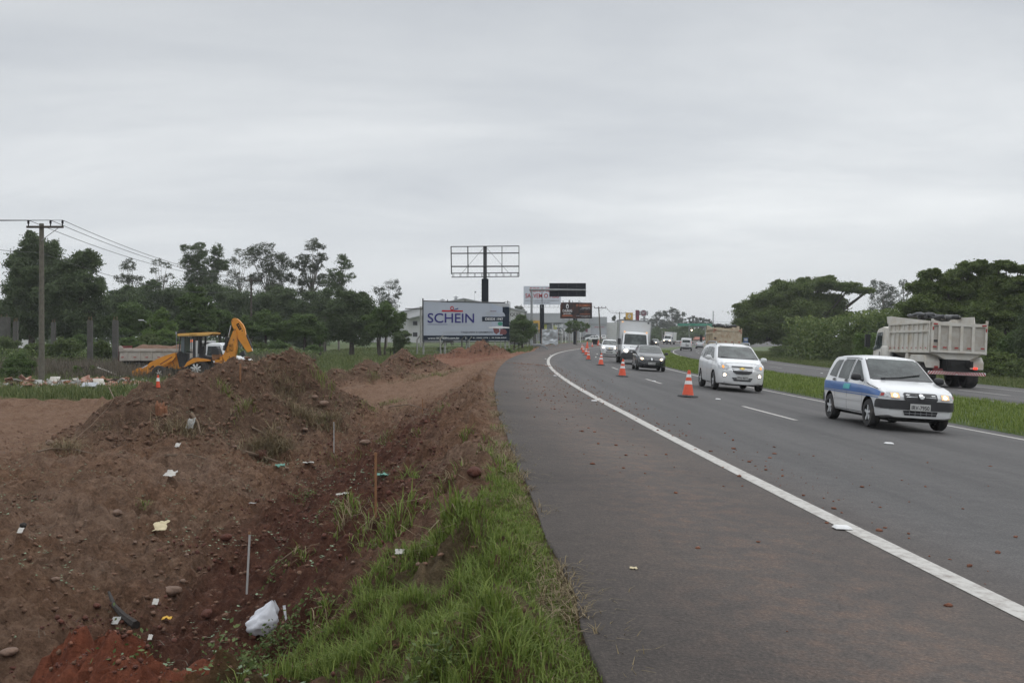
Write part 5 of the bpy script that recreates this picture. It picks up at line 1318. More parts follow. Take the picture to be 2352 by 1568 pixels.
# ---------------------------------------------------------------- boards and signs
def frame_of(o, u):      # panel facing the camera side: u horizontal right, v up
    return Vector(o), Vector(u).normalized(), Vector((0, 0, 1))
def panel_thing(name, label, cat, bl, br, height, mat_, thick=.12, group=None):
    bl, br = Vector(bl), Vector(br); r = thing(name, label, cat, (0, 0, 0), group=group)
    u = (br - bl); w = u.length; u.normalize(); v = Vector((0, 0, 1)); n = u.cross(v)     # n faces the camera
    r.location = ((bl.x + br.x) / 2, (bl.y + br.y) / 2, H((bl.x + br.x) / 2, (bl.y + br.y) / 2))
    org = bl - r.location
    p = MB().prism([(0, 0), (w, 0), (w, height), (0, height)], org, u, v, -n * thick).build('panel', mat_, r)
    return r, p, org, u, v, n, w
def rect_on(p, org, u, v, n, x0, y0, x1, y1, mat_, name, off=.02, poly=None):
    q = MB().prism(poly or [(x0, y0), (x1, y0), (x1, y1), (x0, y1)], org + n * (off - .01), u, v, n * .01); return q.build(name, mat_, p)

def schein():
    bl = PT(972.5, 783.5, 104); br = PT(1170, 786.5, 110); br.z = bl.z + .05
    r, p, o, u, v, n, w = panel_thing('billboard', 'wide pale billboard with navy bottom strip and company lettering behind the red mound', 'billboard', bl, br, 4.05, M['boardw'])
    h = 4.05
    def T(s, x0, y0, x1, y1, m_, nm='lettering', bold=False, off=.03): text_obj(s, m_, p, o + u * (x0 * w) + v * (y0 * h), u, v, (x1 - x0) * w, (y1 - y0) * h, nm, off, bold=bold)
    rect_on(p, o, u, v, n, 0, 0, w, .145 * h, M['navy'], 'bottom_strip')
    T('SCHEIN', .045, .47, .575, .715, M['inkb'], 'main_lettering', True)
    rect_on(p, o, u, v, n, .205 * w, .755 * h, .445 * w, .795 * h, M['inkr'], 'logo_bar')
    rect_on(p, o, u, v, n, 0, 0, 0, 0, M['inkr'], 'logo_curl', poly=[(.32 * w + .055 * h * math.cos(a), .845 * h + .055 * h * math.sin(a)) for a in np.linspace(0, 2 * math.pi, 18)[:-1]])
    rect_on(p, o, u, v, n, 0, 0, 0, 0, M['boardw'], 'logo_curl_centre', .035, poly=[(.32 * w + .03 * h * math.cos(a), .845 * h + .03 * h * math.sin(a)) for a in np.linspace(0, 2 * math.pi, 12)[:-1]])
    rect_on(p, o, u, v, n, 0, 0, 0, 0, M['inkb'], 'logo_blade', .03, poly=[(.335 * w, .795 * h), (.35 * w, .825 * h), (.39 * w, .86 * h), (.39 * w, .83 * h)])
    rect_on(p, o, u, v, n, .045 * w, .425 * h, .27 * w, .433 * h, M['inkb'], 'rule')
    T('ESQUADRIAS EM MADEIRA E PVC', .275, .41, .575, .437, M['inkg'])
    T('SHOWROOMS', .215, .20, .405, .245, M['inkg']); T('TAQUARA E GRAMADO', .42, .195, .80, .25, M['ink'], bold=True)
    T('www.SCHEIN.com.br', .045, .055, .405, .10, M['inkw'], bold=True)
    rect_on(p, o, u, v, n, .47 * w, .045 * h, .495 * w, .105 * h, M['inkw'], 'social_icon'); T('f', .48, .052, .489, .10, M['navy'], off=.04, bold=True)
    T('51 3542.1174  |  54 3286.4364', .56, .055, .96, .095, M['inkw'], bold=True)
    # room picture at the right end
    rect_on(p, o, u, v, n, 0, 0, 0, 0, M['boardw2'], 'poster_wall', poly=[(.78 * w, .145 * h), (.915 * w, .145 * h), (.915 * w, .90 * h), (.78 * w, .98 * h)])
    rect_on(p, o, u, v, n, .915 * w, .145 * h, .998 * w, .90 * h, M['navy'], 'poster_dark_wall')
    rect_on(p, o, u, v, n, 0, 0, 0, 0, M['inkg'], 'poster_ceiling', .022, poly=[(.76 * w, .995 * h), (.998 * w, .995 * h), (.998 * w, .93 * h), (.915 * w, .895 * h)])
    T('SCHEIN', .72, .67, .86, .76, M['inkg']); rect_on(p, o, u, v, n, .765 * w, .775 * h, .84 * w, .79 * h, M['darkred'], 'small_logo_bar', .03)
    rect_on(p, o, u, v, n, .67 * w, .515 * h, .95 * w, .635 * h, M['navy'], 'date_band', .035); T('DESDE 1947', .705, .545, .92, .605, M['inkw'], bold=True, off=.045)
    rect_on(p, o, u, v, n, 0, 0, 0, 0, M['boardw'], 'poster_lamp_shade', .04, poly=[(.90 * w + .047 * w * math.cos(a), .645 * h + .12 * h * math.sin(a)) for a in np.linspace(0, math.pi, 12)])
    rect_on(p, o, u, v, n, 0, 0, 0, 0, M['conewhite'], 'poster_table', .03, poly=[(.74 * w, .36 * h), (.88 * w, .385 * h), (.998 * w, .36 * h), (.998 * w, .33 * h), (.76 * w, .335 * h)])
    rect_on(p, o, u, v, n, 0, 0, 0, 0, M['darkred'], 'poster_chair', .03, poly=[(.80 * w, .33 * h), (.87 * w, .32 * h), (.88 * w, .24 * h), (.84 * w, .17 * h), (.81 * w, .22 * h)])
    rect_on(p, o, u, v, n, 0, 0, 0, 0, M['darkred'], 'poster_chair', .03, poly=[(.89 * w, .32 * h), (.95 * w, .30 * h), (.97 * w, .22 * h), (.95 * w, .165 * h), (.88 * w, .17 * h)])
    rect_on(p, o, u, v, n, 0, 0, 0, 0, M['green'], 'poster_flowers', .04, poly=[(.885 * w + .03 * w * math.cos(a), .45 * h + .055 * h * math.sin(a)) for a in np.linspace(0, 2 * math.pi, 10)[:-1]])
    q = MB(); q.tube([o - u * .06 - v * .0, o - u * .06 + v * (h + .35)], .07, 8); q.tube([o + v * (h + .08) - u * .1, o + v * (h + .05) + u * (w - .6)], .06, 8); q.tube([o + u * (w + .08), o + u * (w + .08) + v * (h + .12)], .03, 6); q.tube([o + u * (w - .7) + v * (h + .12), o + u * (w + .08) + v * (h + .12)], .03, 6)
    for f in (.27, .47, .98): q.tube([o + u * (w * f) + v * h, o + u * (w * f) + v * (h + .28)], .05, 6)
    q.tube([o - v * .1 - u * .1, o - v * .1 + u * (w + .1)], .04, 6)
    q.build('frame', M['steel'], r)
    for f in (.01, .25, .5, .74, .96):
        a = o + u * (w * f) - n * .18; g_ = H(a.x + r.location.x, a.y + r.location.y) - r.location.z
        MB().tube([(a.x, a.y, g_ - .3), a + v * (h * .9)], .10, 8).build('post', M['concretel'], r)
schein()

def unipole(name, label, x0, y0, x1, y1, Y, poster, pole_x, pole_r, yaw=0.0):
    bl = PT(x0, y1, Y); w = (x1 - x0) * Y / F; br = bl + Vector((w, yaw, 0))
    h = (y1 - y0) * Y / F
    r, p, o, u, v, n, w = panel_thing(name, label, 'billboard', bl, br, h, poster)
    px = (pole_x - CX) * Y / F; bk = Vector((px - r.location.x, .35, 0))
    MB().tube([(bk.x, bk.y, -.3), (bk.x, bk.y, bl.z - r.location.z + h * .9)], pole_r, 14).build('pole', M['signback'], r, smooth=True)
    q = MB()
    for k in range(9):
        a = o + u * (w * (k + .3) / 9); q.tube([a, a - v * .45 + n * .5], .025, 5)
    q.tube([o - v * .45 + n * .5, o - v * .45 + n * .5 + u * w], .025, 5); q.build('catwalk', M['galv'], r)
    return r, p, o, u, v, n, w, h
def fora():
    r, p, o, u, v, n, w, h = unipole('billboard', 'pale blue billboard with large red capital letters on a black pole', 1202.5, 657, 1288.5, 699.5, 160, M['boardw3'], 1245, .36)
    def T(s, x0, y0, x1, y1, m_, bold=True): text_obj(s, m_, p, o + u * (x0 * w) + v * (y0 * h), u, v, (x1 - x0) * w, (y1 - y0) * h, 'lettering', .03, bold=bold)
    T('FORA IOB', .17, .69, .83, .92, M['inkr']); T('SALVEM O HBU', .05, .36, .95, .60, M['inkr'])
    T('QUER SABER A RAZÃO DIGITE "ISEV PROCESSADO POR"', .05, .19, .95, .25, M['ink']); T('NO Google E DESCUBRA.', .29, .07, .71, .135, M['ink'], False)
fora()
def churras():
    r, p, o, u, v, n, w, h = unipole('billboard', 'black and orange event billboard with white lettering right of the overhead sign', 1287, 694.5, 1361, 731, 182, M['boardblk'], 1322, .38, 1.2)
    def T(s, x0, y0, x1, y1, m_, bold=True): text_obj(s, m_, p, o + u * (x0 * w) + v * (y0 * h), u, v, (x1 - x0) * w, (y1 - y0) * h, 'lettering', .03, bold=bold)
    T('CHURRAS', .07, .40, .37, .56, M['inkw']); T('gramado', .10, .24, .34, .35, M['inkw']); T('09 DEZEMBRO', .49, .75, .94, .90, M['inko'])
    T('COM CARNES NOBRES', .67, .65, .94, .70, M['inkw']); T('SALA BAÚRSO - GRAMADO - RS', .62, .57, .94, .61, M['inkw']); T('INGRESSOS ANTECIPADOS', .62, .25, .94, .31, M['inko'])
    T('INFORMAÇÕES E INGRESSOS NO TELEFONE', .50, .15, .94, .19, M['inkw'], False); T('(54) 3286 1747', .66, .09, .94, .13, M['inkw'], False)
    rect_on(p, o, u, v, n, .06 * w, .15 * h, .38 * w, .20 * h, M['inko'], 'orange_band')
    rect_on(p, o, u, v, n, 0, 0, 0, 0, M['inkw'], 'emblem', poly=[(.22 * w + .04 * w * math.cos(a), .76 * h + .15 * h * math.sin(a)) for a in np.linspace(0, 2 * math.pi, 14)[:-1]])
    rect_on(p, o, u, v, n, 0, 0, 0, 0, M['ink'], 'emblem_centre', .035, poly=[(.22 * w + .022 * w * math.cos(a), .74 * h + .09 * h * math.sin(a)) for a in np.linspace(0, 2 * math.pi, 14)[:-1]])
churras()
def empty_frame():
    Y = 118; r = thing('empty_billboard', 'tall empty steel billboard frame on a thick black pole', 'billboard frame', (PT(1114, 0, Y).x, Y, -.5))
    def L(x, y): p = PT(x, y, Y); return (p.x - r.location.x, 0, p.z - r.location.z)
    q = MB()
    for a, b, w in (((1036, 566.5), (1192, 565), .055), ((1036, 582), (1192, 581), .07), ((1036, 612), (1192, 611.5), .08), ((1036, 627.5), (1192, 626.5), .055), ((1037, 636.5), (1192, 635), .05),
                    ((1036, 566), (1037, 630), .07), ((1192, 565), (1192, 635), .05), ((1074.5, 566), (1075, 628), .07), ((1153, 566), (1153, 628), .05),
                    ((1110, 570), (1062, 626), .02), ((1118, 570), (1168, 626), .02)):
        q.tube([L(*a), L(*b)], w, 6)
    for k in range(10): x = 1040 + k * 16.5; q.tube([L(x, 627), L(x, 636)], .03, 5); q.tube([L(x + 2.5, 627), L(x + 2.5, 636)], .02, 5)
    q.build('frame', M['steel'], r)
    a = L(1114.3, 566); MB().box((0, .25, a[2] / 2 + 3.0), (.42, .42, a[2] - 6.0)).build('upper_pole', M['steel'], r, bevel=.02)
    z1 = L(1114, 640)[2]; MB().box((0, .25, z1 / 2 - .2), (.80, .60, z1 + .4)).build('pole', M['signback'], r, bevel=.03)
    q = MB(); 
    for k in range(int(z1 / .45)): q.tube([(-.40, .2, k * .45), (-.52, .2, k * .45)], .02, 5)
    q.build('climbing_rung', M['steel'], r)
empty_frame()
def gantry():
    Y = 136; b = PT(1221, 0, Y); g_ = H(b.x, Y); r = thing('overhead_road_sign', 'overhead cantilever road sign seen from its black back, grey post at the roadside', 'road sign', (b.x, Y, g_))
    z = lambda y: EYE - (y - HY) * Y / F - g_; X = lambda x: (x - 1221) * Y / F
    MB().tube([(0, 0, -.3), (0, 0, z(668))], [.20, .14], 14).build('post', M['galv'], r, smooth=True)
    MB().tube([(-.3, 0, z(665)), (X(1346), 0, z(666))], [.15, .11], 12).build('arm', M['galv'], r, smooth=True)
    MB().box(((X(1262) + X(1346)) / 2, .20, (z(650) + z(681)) / 2), (X(1346) - X(1262), .06, z(650) - z(681))).build('panel', M['signback'], r)
    q = MB()
    for k in range(1, 4): q.box((X(1262) + (X(1346) - X(1262)) * k / 4, .155, (z(650) + z(681)) / 2), (.05, .05, z(650) - z(681)))
    q.build('stiffener', M['steel'], r)
gantry()
def small_things():
    # crumpled metal hoarding
    Y = 150; a = PT(1245, 0, Y); b = PT(1282, 0, Y); z0 = EYE - (792 - HY) * Y / F; z1 = EYE - (756 - HY) * Y / F
    r = thing('sheet_hoarding', 'crumpled silver sheet hoarding on rusty posts beside the black pole', 'hoarding', (a.x, Y, H(a.x, Y)))
    n = 26; V = []; Fq_ = []; W = b.x - a.x
    for i in range(n):
        for j in range(n):
            f, g_ = i / (n - 1), j / (n - 1); V.append((W * f, .22 * (float(fbm(f * 5, g_ * 5, 8, 3)) - .5), z0 - H(a.x, Y) + (z1 - z0) * g_ + .7 * (0 if g_ > .3 else float(vnoise(f * 6, 1, 3)) * (.3 - g_))))
    for i in range(n - 1):
        for j in range(n - 1): Fq_.append((i * n + j, (i + 1) * n + j, (i + 1) * n + j + 1, i * n + j + 1))
    npmesh('sheet', V, Fq_, M['sheet'], r, smooth=True)
    for k in range(5): MB().box((W * k / 4, .15, (z1 - H(a.x, Y)) / 2), (.09, .09, z1 - H(a.x, Y) + .2)).build('post', M['brick'], r)
    # guard-rail end
    p = PT(1234, 797, 122); r = thing('guard_rail', 'short end of grey steel guard rail curving into the verge', 'guard rail', (p.x, 122, H(p.x, 122)))
    q = MB(); prof = [(0, 0), (.08, .08), (0, .16), (.08, .24), (0, .32)]
    pts = [(-.5, 0, .62), (.3, -.1, .62), (.8, -.5, .48), (1.15, -1.1, .22), (1.3, -1.5, .02)]
    V = []; Fq_ = []
    for i, (x, y, z) in enumerate(pts):
        for dx, dz in prof: V.append((x, y - dx, z + dz - .3))
    for i in range(len(pts) - 1):
        for k in range(4): Fq_.append((i * 5 + k, (i + 1) * 5 + k, (i + 1) * 5 + k + 1, i * 5 + k + 1))
    npmesh('rail', V, Fq_, M['galv'], r)
    for x in (-.4, .3): MB().box((x, .08, .3), (.14, .1, .75)).build('post', M['concretel'], r)
    # dealership totems
    def totem(x0, y0, x1, y1, Y, m_, name, label, cat):
        p = PT((x0 + x1) / 2, y1, Y); g_ = H(p.x, Y); r = thing(name, label, cat, (p.x, Y, g_)); w = (x1 - x0) * Y / F; h = (y1 - y0) * Y / F
        MB().box((0, 0, p.z - g_ + h / 2), (w, .5, h)).build('panel', m_, r, bevel=.04)
        return r, p.z - g_, w, h
    r, z, w, h = totem(1437, 718, 1453.5, 734.5, 300, M['yel'], 'totem_sign', 'square yellow dealer sign with a silver diamond above the box truck', 'sign')
    MB().prism([(-.55, .5 * h), (0, .9 * h), (.55, .5 * h), (0, .14 * h)], (0, -.30, z), (1, 0, 0), (0, 0, 1), (0, .04, 0)).build('diamond_emblem', M['chrome'], r)
    MB().prism([(-.2, .5 * h), (0, .66 * h), (.2, .5 * h), (0, .36 * h)], (0, -.34, z), (1, 0, 0), (0, 0, 1), (0, .04, 0)).build('emblem_hole', M['yel'], r)
    text_obj('RENAULT', M['ink'], r, (-.8, -.26, z + .12), (1, 0, 0), (0, 0, 1), 1.6, .16, 'lettering', .02)
    MB().box((0, 0, z / 2), (.5, .4, z)).build('pole', M['galv'], r)
    r, z, w, h = totem(1459.8, 712, 1468, 738, 300, M['maroon'], 'totem_sign', 'narrow dark maroon upright dealer sign above the box truck', 'sign')
    text_obj('VIA', M['inkr'], r, (.3, -.26, z + .4), (0, 0, 1), (-1, 0, 0), 1.3, .5, 'lettering', .02); MB().box((0, 0, z / 2), (.8, .4, z)).build('pole', M['maroon'], r)
    Y = 301; p = PT(1480, 719, Y); g_ = H(p.x, Y); r = thing('totem_sign', 'round maroon and chrome dealer sign on a silver block above the box truck', 'sign', (p.x, Y, g_)); z = p.z - g_
    MB().box((-.2, .15, z), (2.6, .35, 1.3)).build('block', M['galv'], r, bevel=.05)
    MB().lathe([(1.05, -.25), (1.0, -.35), (.85, -.35), (.80, -.28)], (-.25, 0, z), 'y', 28).build('ring', M['chrome'], r, smooth=True)
    MB().lathe([(.86, -.26), (.84, -.30), (.001, -.31)], (-.25, 0, z), 'y', 28).build('disc', M['maroon'], r, smooth=True)
    text_obj('FIAT', M['chrome'], r, (-.25 - .55, -.32, z - .35), (1, 0, 0), (0, 0, 1), 1.1, .75, 'lettering', .02)
    MB().box((0, .1, z - 1.8), (2.4, .4, .4)).box((0, .1, z - 2.6), (2.4, .4, .5)).build('lower_panel', M['galv'], r, bevel=.03); MB().box((0, .1, z / 2), (.6, .3, z - 1)).build('pole', M['galv'], r)
    # round station sign at the left
    Y = 170; p = PT(253.5, 676, Y); g_ = H(p.x, Y); r = thing('round_sign', 'round blue and white sign on a tall white mast between the left trees', 'sign', (p.x, Y, g_)); z = p.z - g_
    MB().lathe([(.62, -.2), (.66, 0), (.62, .2)], (0, 0, z), 'y', 24).build('disc', M['blue'], r, smooth=True); MB().lathe([(.42, -.22), (.001, -.23)], (-.1, 0, z), 'y', 20).build('disc_centre', M['conewhite'], r)
    MB().tube([(0, 0, 0), (0, 0, z)], .10, 10).build('mast', M['conewhite'], r)
    # sale notice on ruined wall
    Y = 96; p = PT(436, 800, Y); x0, x1 = 418, 434
    g_ = -1.25; c = PT(419, 800, Y); r = thing('ruined_wall', 'dark unfinished concrete wall stub painted with a sale notice behind the backhoe', 'wall', (c.x, Y, g_))
    zt_ = EYE - (749 - HY) * Y / F - g_; zt2 = EYE - (756 - HY) * Y / F - g_
    MB().box((-.45, 0, zt2 / 2), (2.0, 1.2, zt2)).build('wall_block', M['concrete'], r); MB().box((.75, -.1, zt_ / 2), (1.3, .9, zt_)).build('wall_pier', M['concrete'], r); MB().box((-.1, 0, zt_ - .25), (3.1, 1.4, .5)).build('lintel', M['concrete'], r, bevel=.02)
    text_obj('VENDO', M['inkw'], r, (.18, -.56, zt_ - 1.32), (1, 0, 0), (0, 0, 1), 1.1, .55, 'painted_lettering', .02)
    text_obj('9984\n1247', M['inkr'], r, (.22, -.56, zt_ - 2.1), (1, 0, 0), (0, 0, 1), .9, .55, 'painted_number', .02)
    # row of bare columns
    for i, (x, yt, yb, wd, Y, lb) in enumerate(((9, 728, 760, 22, 98, 'broad bare concrete wall end at the left frame edge'), (36, 738, 782, 10, 92, 'shorter dark concrete column left of the near utility pole'), (123, 740, 776, 9, 100, 'dark concrete column standing back in the bushes right of the near pole'),
            (207, 735, 822, 11, 78, 'tallest stained concrete column with pale edge, right of the near pole'), (265, 735, 816, 12, 78, 'stained concrete column nearest the backhoe'))):
        c = PT(x, yb, Y); g_ = H(c.x, Y); h = EYE - (yt - HY) * Y / F - g_; w = wd * Y / F
        r = thing('concrete_column', lb, 'column', (c.x, Y, g_), group='bare concrete columns of an unfinished building')
        MB().box((0, 0, h / 2 - .1), (w, w * .8, h + .2)).build('shaft', M['concrete'], r, bevel=.02)
        MB().box((0, 0, .12), (w * 1.5, w * 1.3, .3)).build('footing', M['concrete'], r, bevel=.03)
        MB().tube([(w * .3, 0, h - .05), (w * .3, 0, h + .3)], .012, 5).tube([(-w * .3, 0, h - .05), (-w * .3, .1, h + .25)], .012, 5).build('rebar', M['brick'], r)
    # green overhead sign, signal, far masts
    Y = 300; p = PT(1730 * 0 + 1608, 760, Y); g_ = H(p.x, Y)
    r = thing('green_overhead_sign', 'wide green overhead road sign in front of the far trees', 'road sign', (p.x, Y, g_)); z = lambda y: EYE - (y - HY) * Y / F - g_
    MB().box((-2.4, 0, z(745.5)), (8.6, .12, .75)).build('panel', M['green'], r); MB().box((2.9, 0, z(749)), (1.9, .14, 1.5)).build('panel_end', M['green'], r)
    MB().tube([(1.55, .2, -.2), (1.55, .2, z(744))], .12, 8).build('post', M['galv'], r); MB().tube([(2.6, .3, -.2), (2.6, .3, z(754))], .11, 8).build('post', M['galv'], r)
    p = PT(1614 - 28, 758, Y - 10); g_ = H(p.x, Y - 10); r = thing('traffic_signal', 'hanging traffic signal with glowing amber lamp under the green sign', 'traffic light', (p.x, Y - 10, g_)); z = p.z - g_
    MB().box((.3, 0, z), (.45, .35, 1.1)).build('housing', M['black'], r, bevel=.03); MB().lathe([(.17, -.2), (.12, -.24), (.001, -.25)], (.3, 0, z + .02), 'y', 12).build('lamp', M['lampon'], r)
    MB().tube([(-.4, .1, -.2), (-.4, .1, z + 1.6)], .09, 8).tube([(-.4, .1, z + .4), (.3, .1, z + .4)], .05, 6).build('post', M['galv'], r)
    Y = 330; p = PT(1638, 714, Y); g_ = H(p.x, Y); r = thing('antenna_mast', 'thin grey mast with short side spikes right of the eucalyptus row', 'mast', (p.x, Y, g_)); z = p.z - g_
    q = MB().tube([(0, 0, -.2), (0, 0, z)], [.22, .15], 8)
    q.build('mast', M['galv'], r); q = MB()
    for k in range(7): q.tube([(0, 0, z - .4 - k * 1.0), (.7, 0, z - .3 - k * 1.0)], .035, 5)
    q.build('spike', M['galv'], r)
    p = PT(1713, 776, 110); g_ = -1.1; r = thing('blue_sign', 'small blue road sign just right of the cream dump truck', 'road sign', (p.x, 110, g_)); z = EYE - (782 - HY) * 110 / F - g_
    MB().box((0, 0, z), (.50, .06, .62)).build('panel', M['bluesign'], r); MB().box((0, -.04, z + .1), (.36, .03, .28)).build('pictogram', M['inkg'], r); MB().tube([(0, .08, -.2), (0, .08, z)], .05, 8).build('post', M['galv'], r)
    p = PT(1862, 797, 118); r = thing('marker_post', 'small white marker post in the grass before the umbrella tree', 'marker post', (p.x, 118, H(p.x, 118))); MB().box((0, 0, .3), (.12, .08, .75)).build('post', M['conewhite'], r, bevel=.01); MB().box((0, -.045, .52), (.08, .01, .08)).build('reflector', M['redlamp'], r)
small_things()

# ---------------------------------------------------------------- utility poles and wires
def pole(x, ytop, Y, label, arm=1.9, r0=.15, r1=.10, mat_=None, lean=0.0, ybase=None, armdz=.42, braces=True, group='utility poles', armang=0.0):
    p = PT(x, ytop, Y); g_ = H(p.x, Y); h = p.z - g_
    r = thing('utility_pole', label, 'utility pole', (p.x - lean, Y, g_), group=group)
    MB().tube([(0, 0, -.3), (lean * .5, 0, h * .5), (lean, 0, h)], [r0, (r0 + r1) / 2, r1], 12).build('pole_shaft', mat_ or M['wood'], r, smooth=True)
    c, s = math.cos(armang), math.sin(armang)
    if arm:
        MB().box((lean + .25 * c, -.14 + .25 * s, h - armdz), (2 * arm, .10, .12), Matrix.Rotation(armang, 3, 'Z')).build('crossarm', M['bark'], r, bevel=.01)
        if braces: MB().tube([(lean, -.1, h - armdz - .75), (lean + .95 * c, -.1 + .95 * s, h - armdz - .05)], .02, 5).build('brace', M['galv'], r)
        for d in (-arm * .9, arm * .05 + .25, arm * .95):
            MB().lathe([(.03, 0), (.03, .12), (.07, .14), (.05, .2), (.07, .24), (.04, .32)], (lean + .25 * c + d * c, -.14 + (d + .25) * s, h - armdz + .05), 'z', 8).build('insulator', M['ink'], r)
    tops = [Vector((p.x + .25 * c + d * c, Y - .14 + (d + .25) * s, g_ + h - armdz + .37)) for d in (-arm * .9, arm * .05 + .25, arm * .95)]
    return r, tops
p1, t1 = pole(95.5, 513.5, 55, 'tall weathered wooden utility pole standing in the rubble at the left', 1.0, .155, .12, armdz=.20)
p2, t2 = pole(577, 638, 110, 'thin dark utility pole with crossarm above the rear arm of the backhoe', 1.0, .13, .10, M['bark'], armdz=.3)
p3, t3 = pole(749, 707, 139, 'leaning grey utility pole among the mid trees', 0, .13, .10, M['wood'], lean=.35)
MB().box((-2.6, 0, 6.0), (3.4, .12, .12)).build('side_arm', M['galv'], p3)
p4, t4 = pole(1375, 704, 207, 'slim wooden utility pole right of the event billboard', 1.2, .16, .12, M['wood'], lean=-.5, armdz=.3)
p5, t5 = pole(1308, 689, 190, 'utility pole with hooked crossarm behind the event billboard', 1.6, .20, .16, M['concretel'], armdz=.5)
p6, t6 = pole(966.5, 704, 150, 'grey concrete utility pole left of the pale billboard', 0, .17, .13, M['concretel'])
MB().box((-1.0, -.15, EYE - (709 - HY) * 150 / F - p6.location.z), (2.6, .12, .12)).build('crossarm', M['bark'], p6)
p7, t7 = pole(1423, 716, 290, 'pale twin-arm utility pole left of the yellow dealer sign', 1.4, .2, .16, M['concretel'])
def wire(a, b, sag, name='power_line', label=None, group='overhead power lines', r=.012, n=18, parent=None):
    a, b = Vector(a), Vector(b); pts = []
    for k in range(n + 1):
        f = k / n; p = a.lerp(b, f); p.z -= 4 * sag * f * (1 - f); pts.append(tuple(p))
    o = MB().tube(pts, r, 5, cap=False).build(name, M['steel'], parent)
    if not parent: tag(o, label, 'power line', group)
    return o
nm = ['left', 'middle', 'right']
for k in range(3):
    wire(t1[k], t2[k], .9, label=['lowest', 'middle', 'uppermost'][k] + ' sagging power line between the near wooden pole and the next', r=.016)
    wire(t1[k], Vector((t1[k].x - 40, t1[k].y - 4 + k * 1.4, t1[k].z + .4 - .1 * k)), .2, label='power line from the ' + ['first', 'second', 'third'][k] + ' insulator of the near wooden pole to the left frame edge', r=.014)
wire(PT(-40, 569, 60), PT(92, 580, 55), .05, label='lower telephone wire reaching the near wooden pole from the left', r=.014)
wire(PT(97, 582, 55), t2[0] + Vector((0, 0, -1.4)), 1.0, label='lower telephone wire running from the near wooden pole behind the trees', r=.014)
wire(t5[2], t4[0], .4, label='cable between the event billboard pole and the slim wooden pole', r=.03)
wire(t4[2], t7[0], .8, label='thick sagging cable from the slim wooden pole towards the yellow sign', r=.045)
wire(t4[1], t7[1] + Vector((0, 0, .8)), .8, label='thin upper cable from the slim wooden pole towards the yellow sign', r=.02)
wire(t7[2], PT(1640, 745, 330), 1.6, label='long low cable running behind the eucalyptus row', r=.03)
wire(PT(1640, 738, 330), PT(1710, 737, 300), .3, label='upper cable between the grey mast and the umbrella tree', r=.03)
wire(PT(1640, 742, 330), PT(1710, 741, 300), .3, label='lower cable between the grey mast and the umbrella tree', r=.03)
for x, yt, Y, lb in ((345, 738, 100, 'lamp'), (384, 737, 115, ''), (403, 737, 118, ''), (1521, 760, 280, '')):
    p = PT(x, yt, Y); g_ = H(p.x, Y)
    r = thing('lamp_post' if lb else 'bare_post', {345: 'thin street lamp with white head in front of the dark left trees', 384: 'thin pale post left of the round bright green tree', 403: 'thin dark post beside the round bright green tree', 1521: 'pale concrete post behind the far oncoming truck'}[x], 'street lamp' if lb else 'post', (p.x, Y, g_))
    MB().tube([(0, 0, -.2), (0, 0, p.z - g_)], [.10, .07], 8).build('post_shaft', M['wood'] if lb else M['concretel'], r)
    if lb: MB().tube([(0, 0, p.z - g_ - .3), (-.7, 0, p.z - g_ + .1)], .03, 6).build('lamp_arm', M['galv'], r); MB().box((-.9, 0, p.z - g_ + .13), (.5, .18, .10)).build('lamp_head', M['conewhite'], r, bevel=.02)

# ---------------------------------------------------------------- fence
def fence():
    pts = []
    xs = [(905, 100), (958, 100), (1012.5, 100), (1060, 103), (1078, 107), (1098, 110), (1120, 113), (1138, 116), (1149, 119), (1160, 122), (1170, 125), (1181, 128), (1192, 131), (1202, 135), (1212, 139), (1224, 143), (1234, 148), (1244, 153), (1254, 158), (1263, 163), (1272, 169), (1281, 175), (1290, 182)]
    r = thing('field_fence', 'wire fence on bent-top concrete posts along the field edge', 'fence', (PT(1060, 0, 103).x, 103, 0))
    tops = []
    rg = random.Random(3)
    for i, (x, Y) in enumerate(xs):
        p = PT(x, 780, Y); g_ = H(p.x, Y); q = Vector((p.x - r.location.x, Y - 103, g_)); hh = 1.75 + rg.uniform(-.08, .1); ln = rg.uniform(-.08, .08)
        MB().tube([q - Vector((0, 0, .2)), q + Vector((ln, 0, hh)), q + Vector((ln + .30, -.12, hh + .38))], [.085, .075, .06], 4).build('fence_post', M['concretel'] if i % 3 else M['concrete'], r)
        tops.append((q, hh))
    w = MB()
    for z in (.3, .65, 1.0, 1.35, 1.65):
        w.tube([tuple(q + Vector((0, 0, min(z, hh)))) for q, hh in tops], .008, 4, cap=False)
    w.build('wire', M['galv'], r)
    # white showroom fence
    r = thing('white_fence', 'pale picket fence with bent tops in front of the showrooms', 'fence', (PT(1310, 0, 200).x, 200, H(PT(1310, 0, 200).x, 200)))
    for k in range(13):
        x = 1287 + k * 4.2; Y = 196 + k * 1.8; p = PT(x, 785, Y); q = Vector((p.x - r.location.x, Y - 200, H(p.x, Y) - r.location.z))
        MB().tube([q - Vector((0, 0, .1)), q + Vector((0, 0, 2.3)), q + Vector((-.35, 0, 2.8))], .075, 5).build('fence_post', M['conewhite'] if k % 2 else M['concretel'], r)
    MB().tube([(PT(1287, 0, 196).x - r.location.x, -4, 1.2), (PT(1340, 0, 218).x - r.location.x, 18, 1.2)], .04, 4).build('wire', M['galv'], r)
fence()

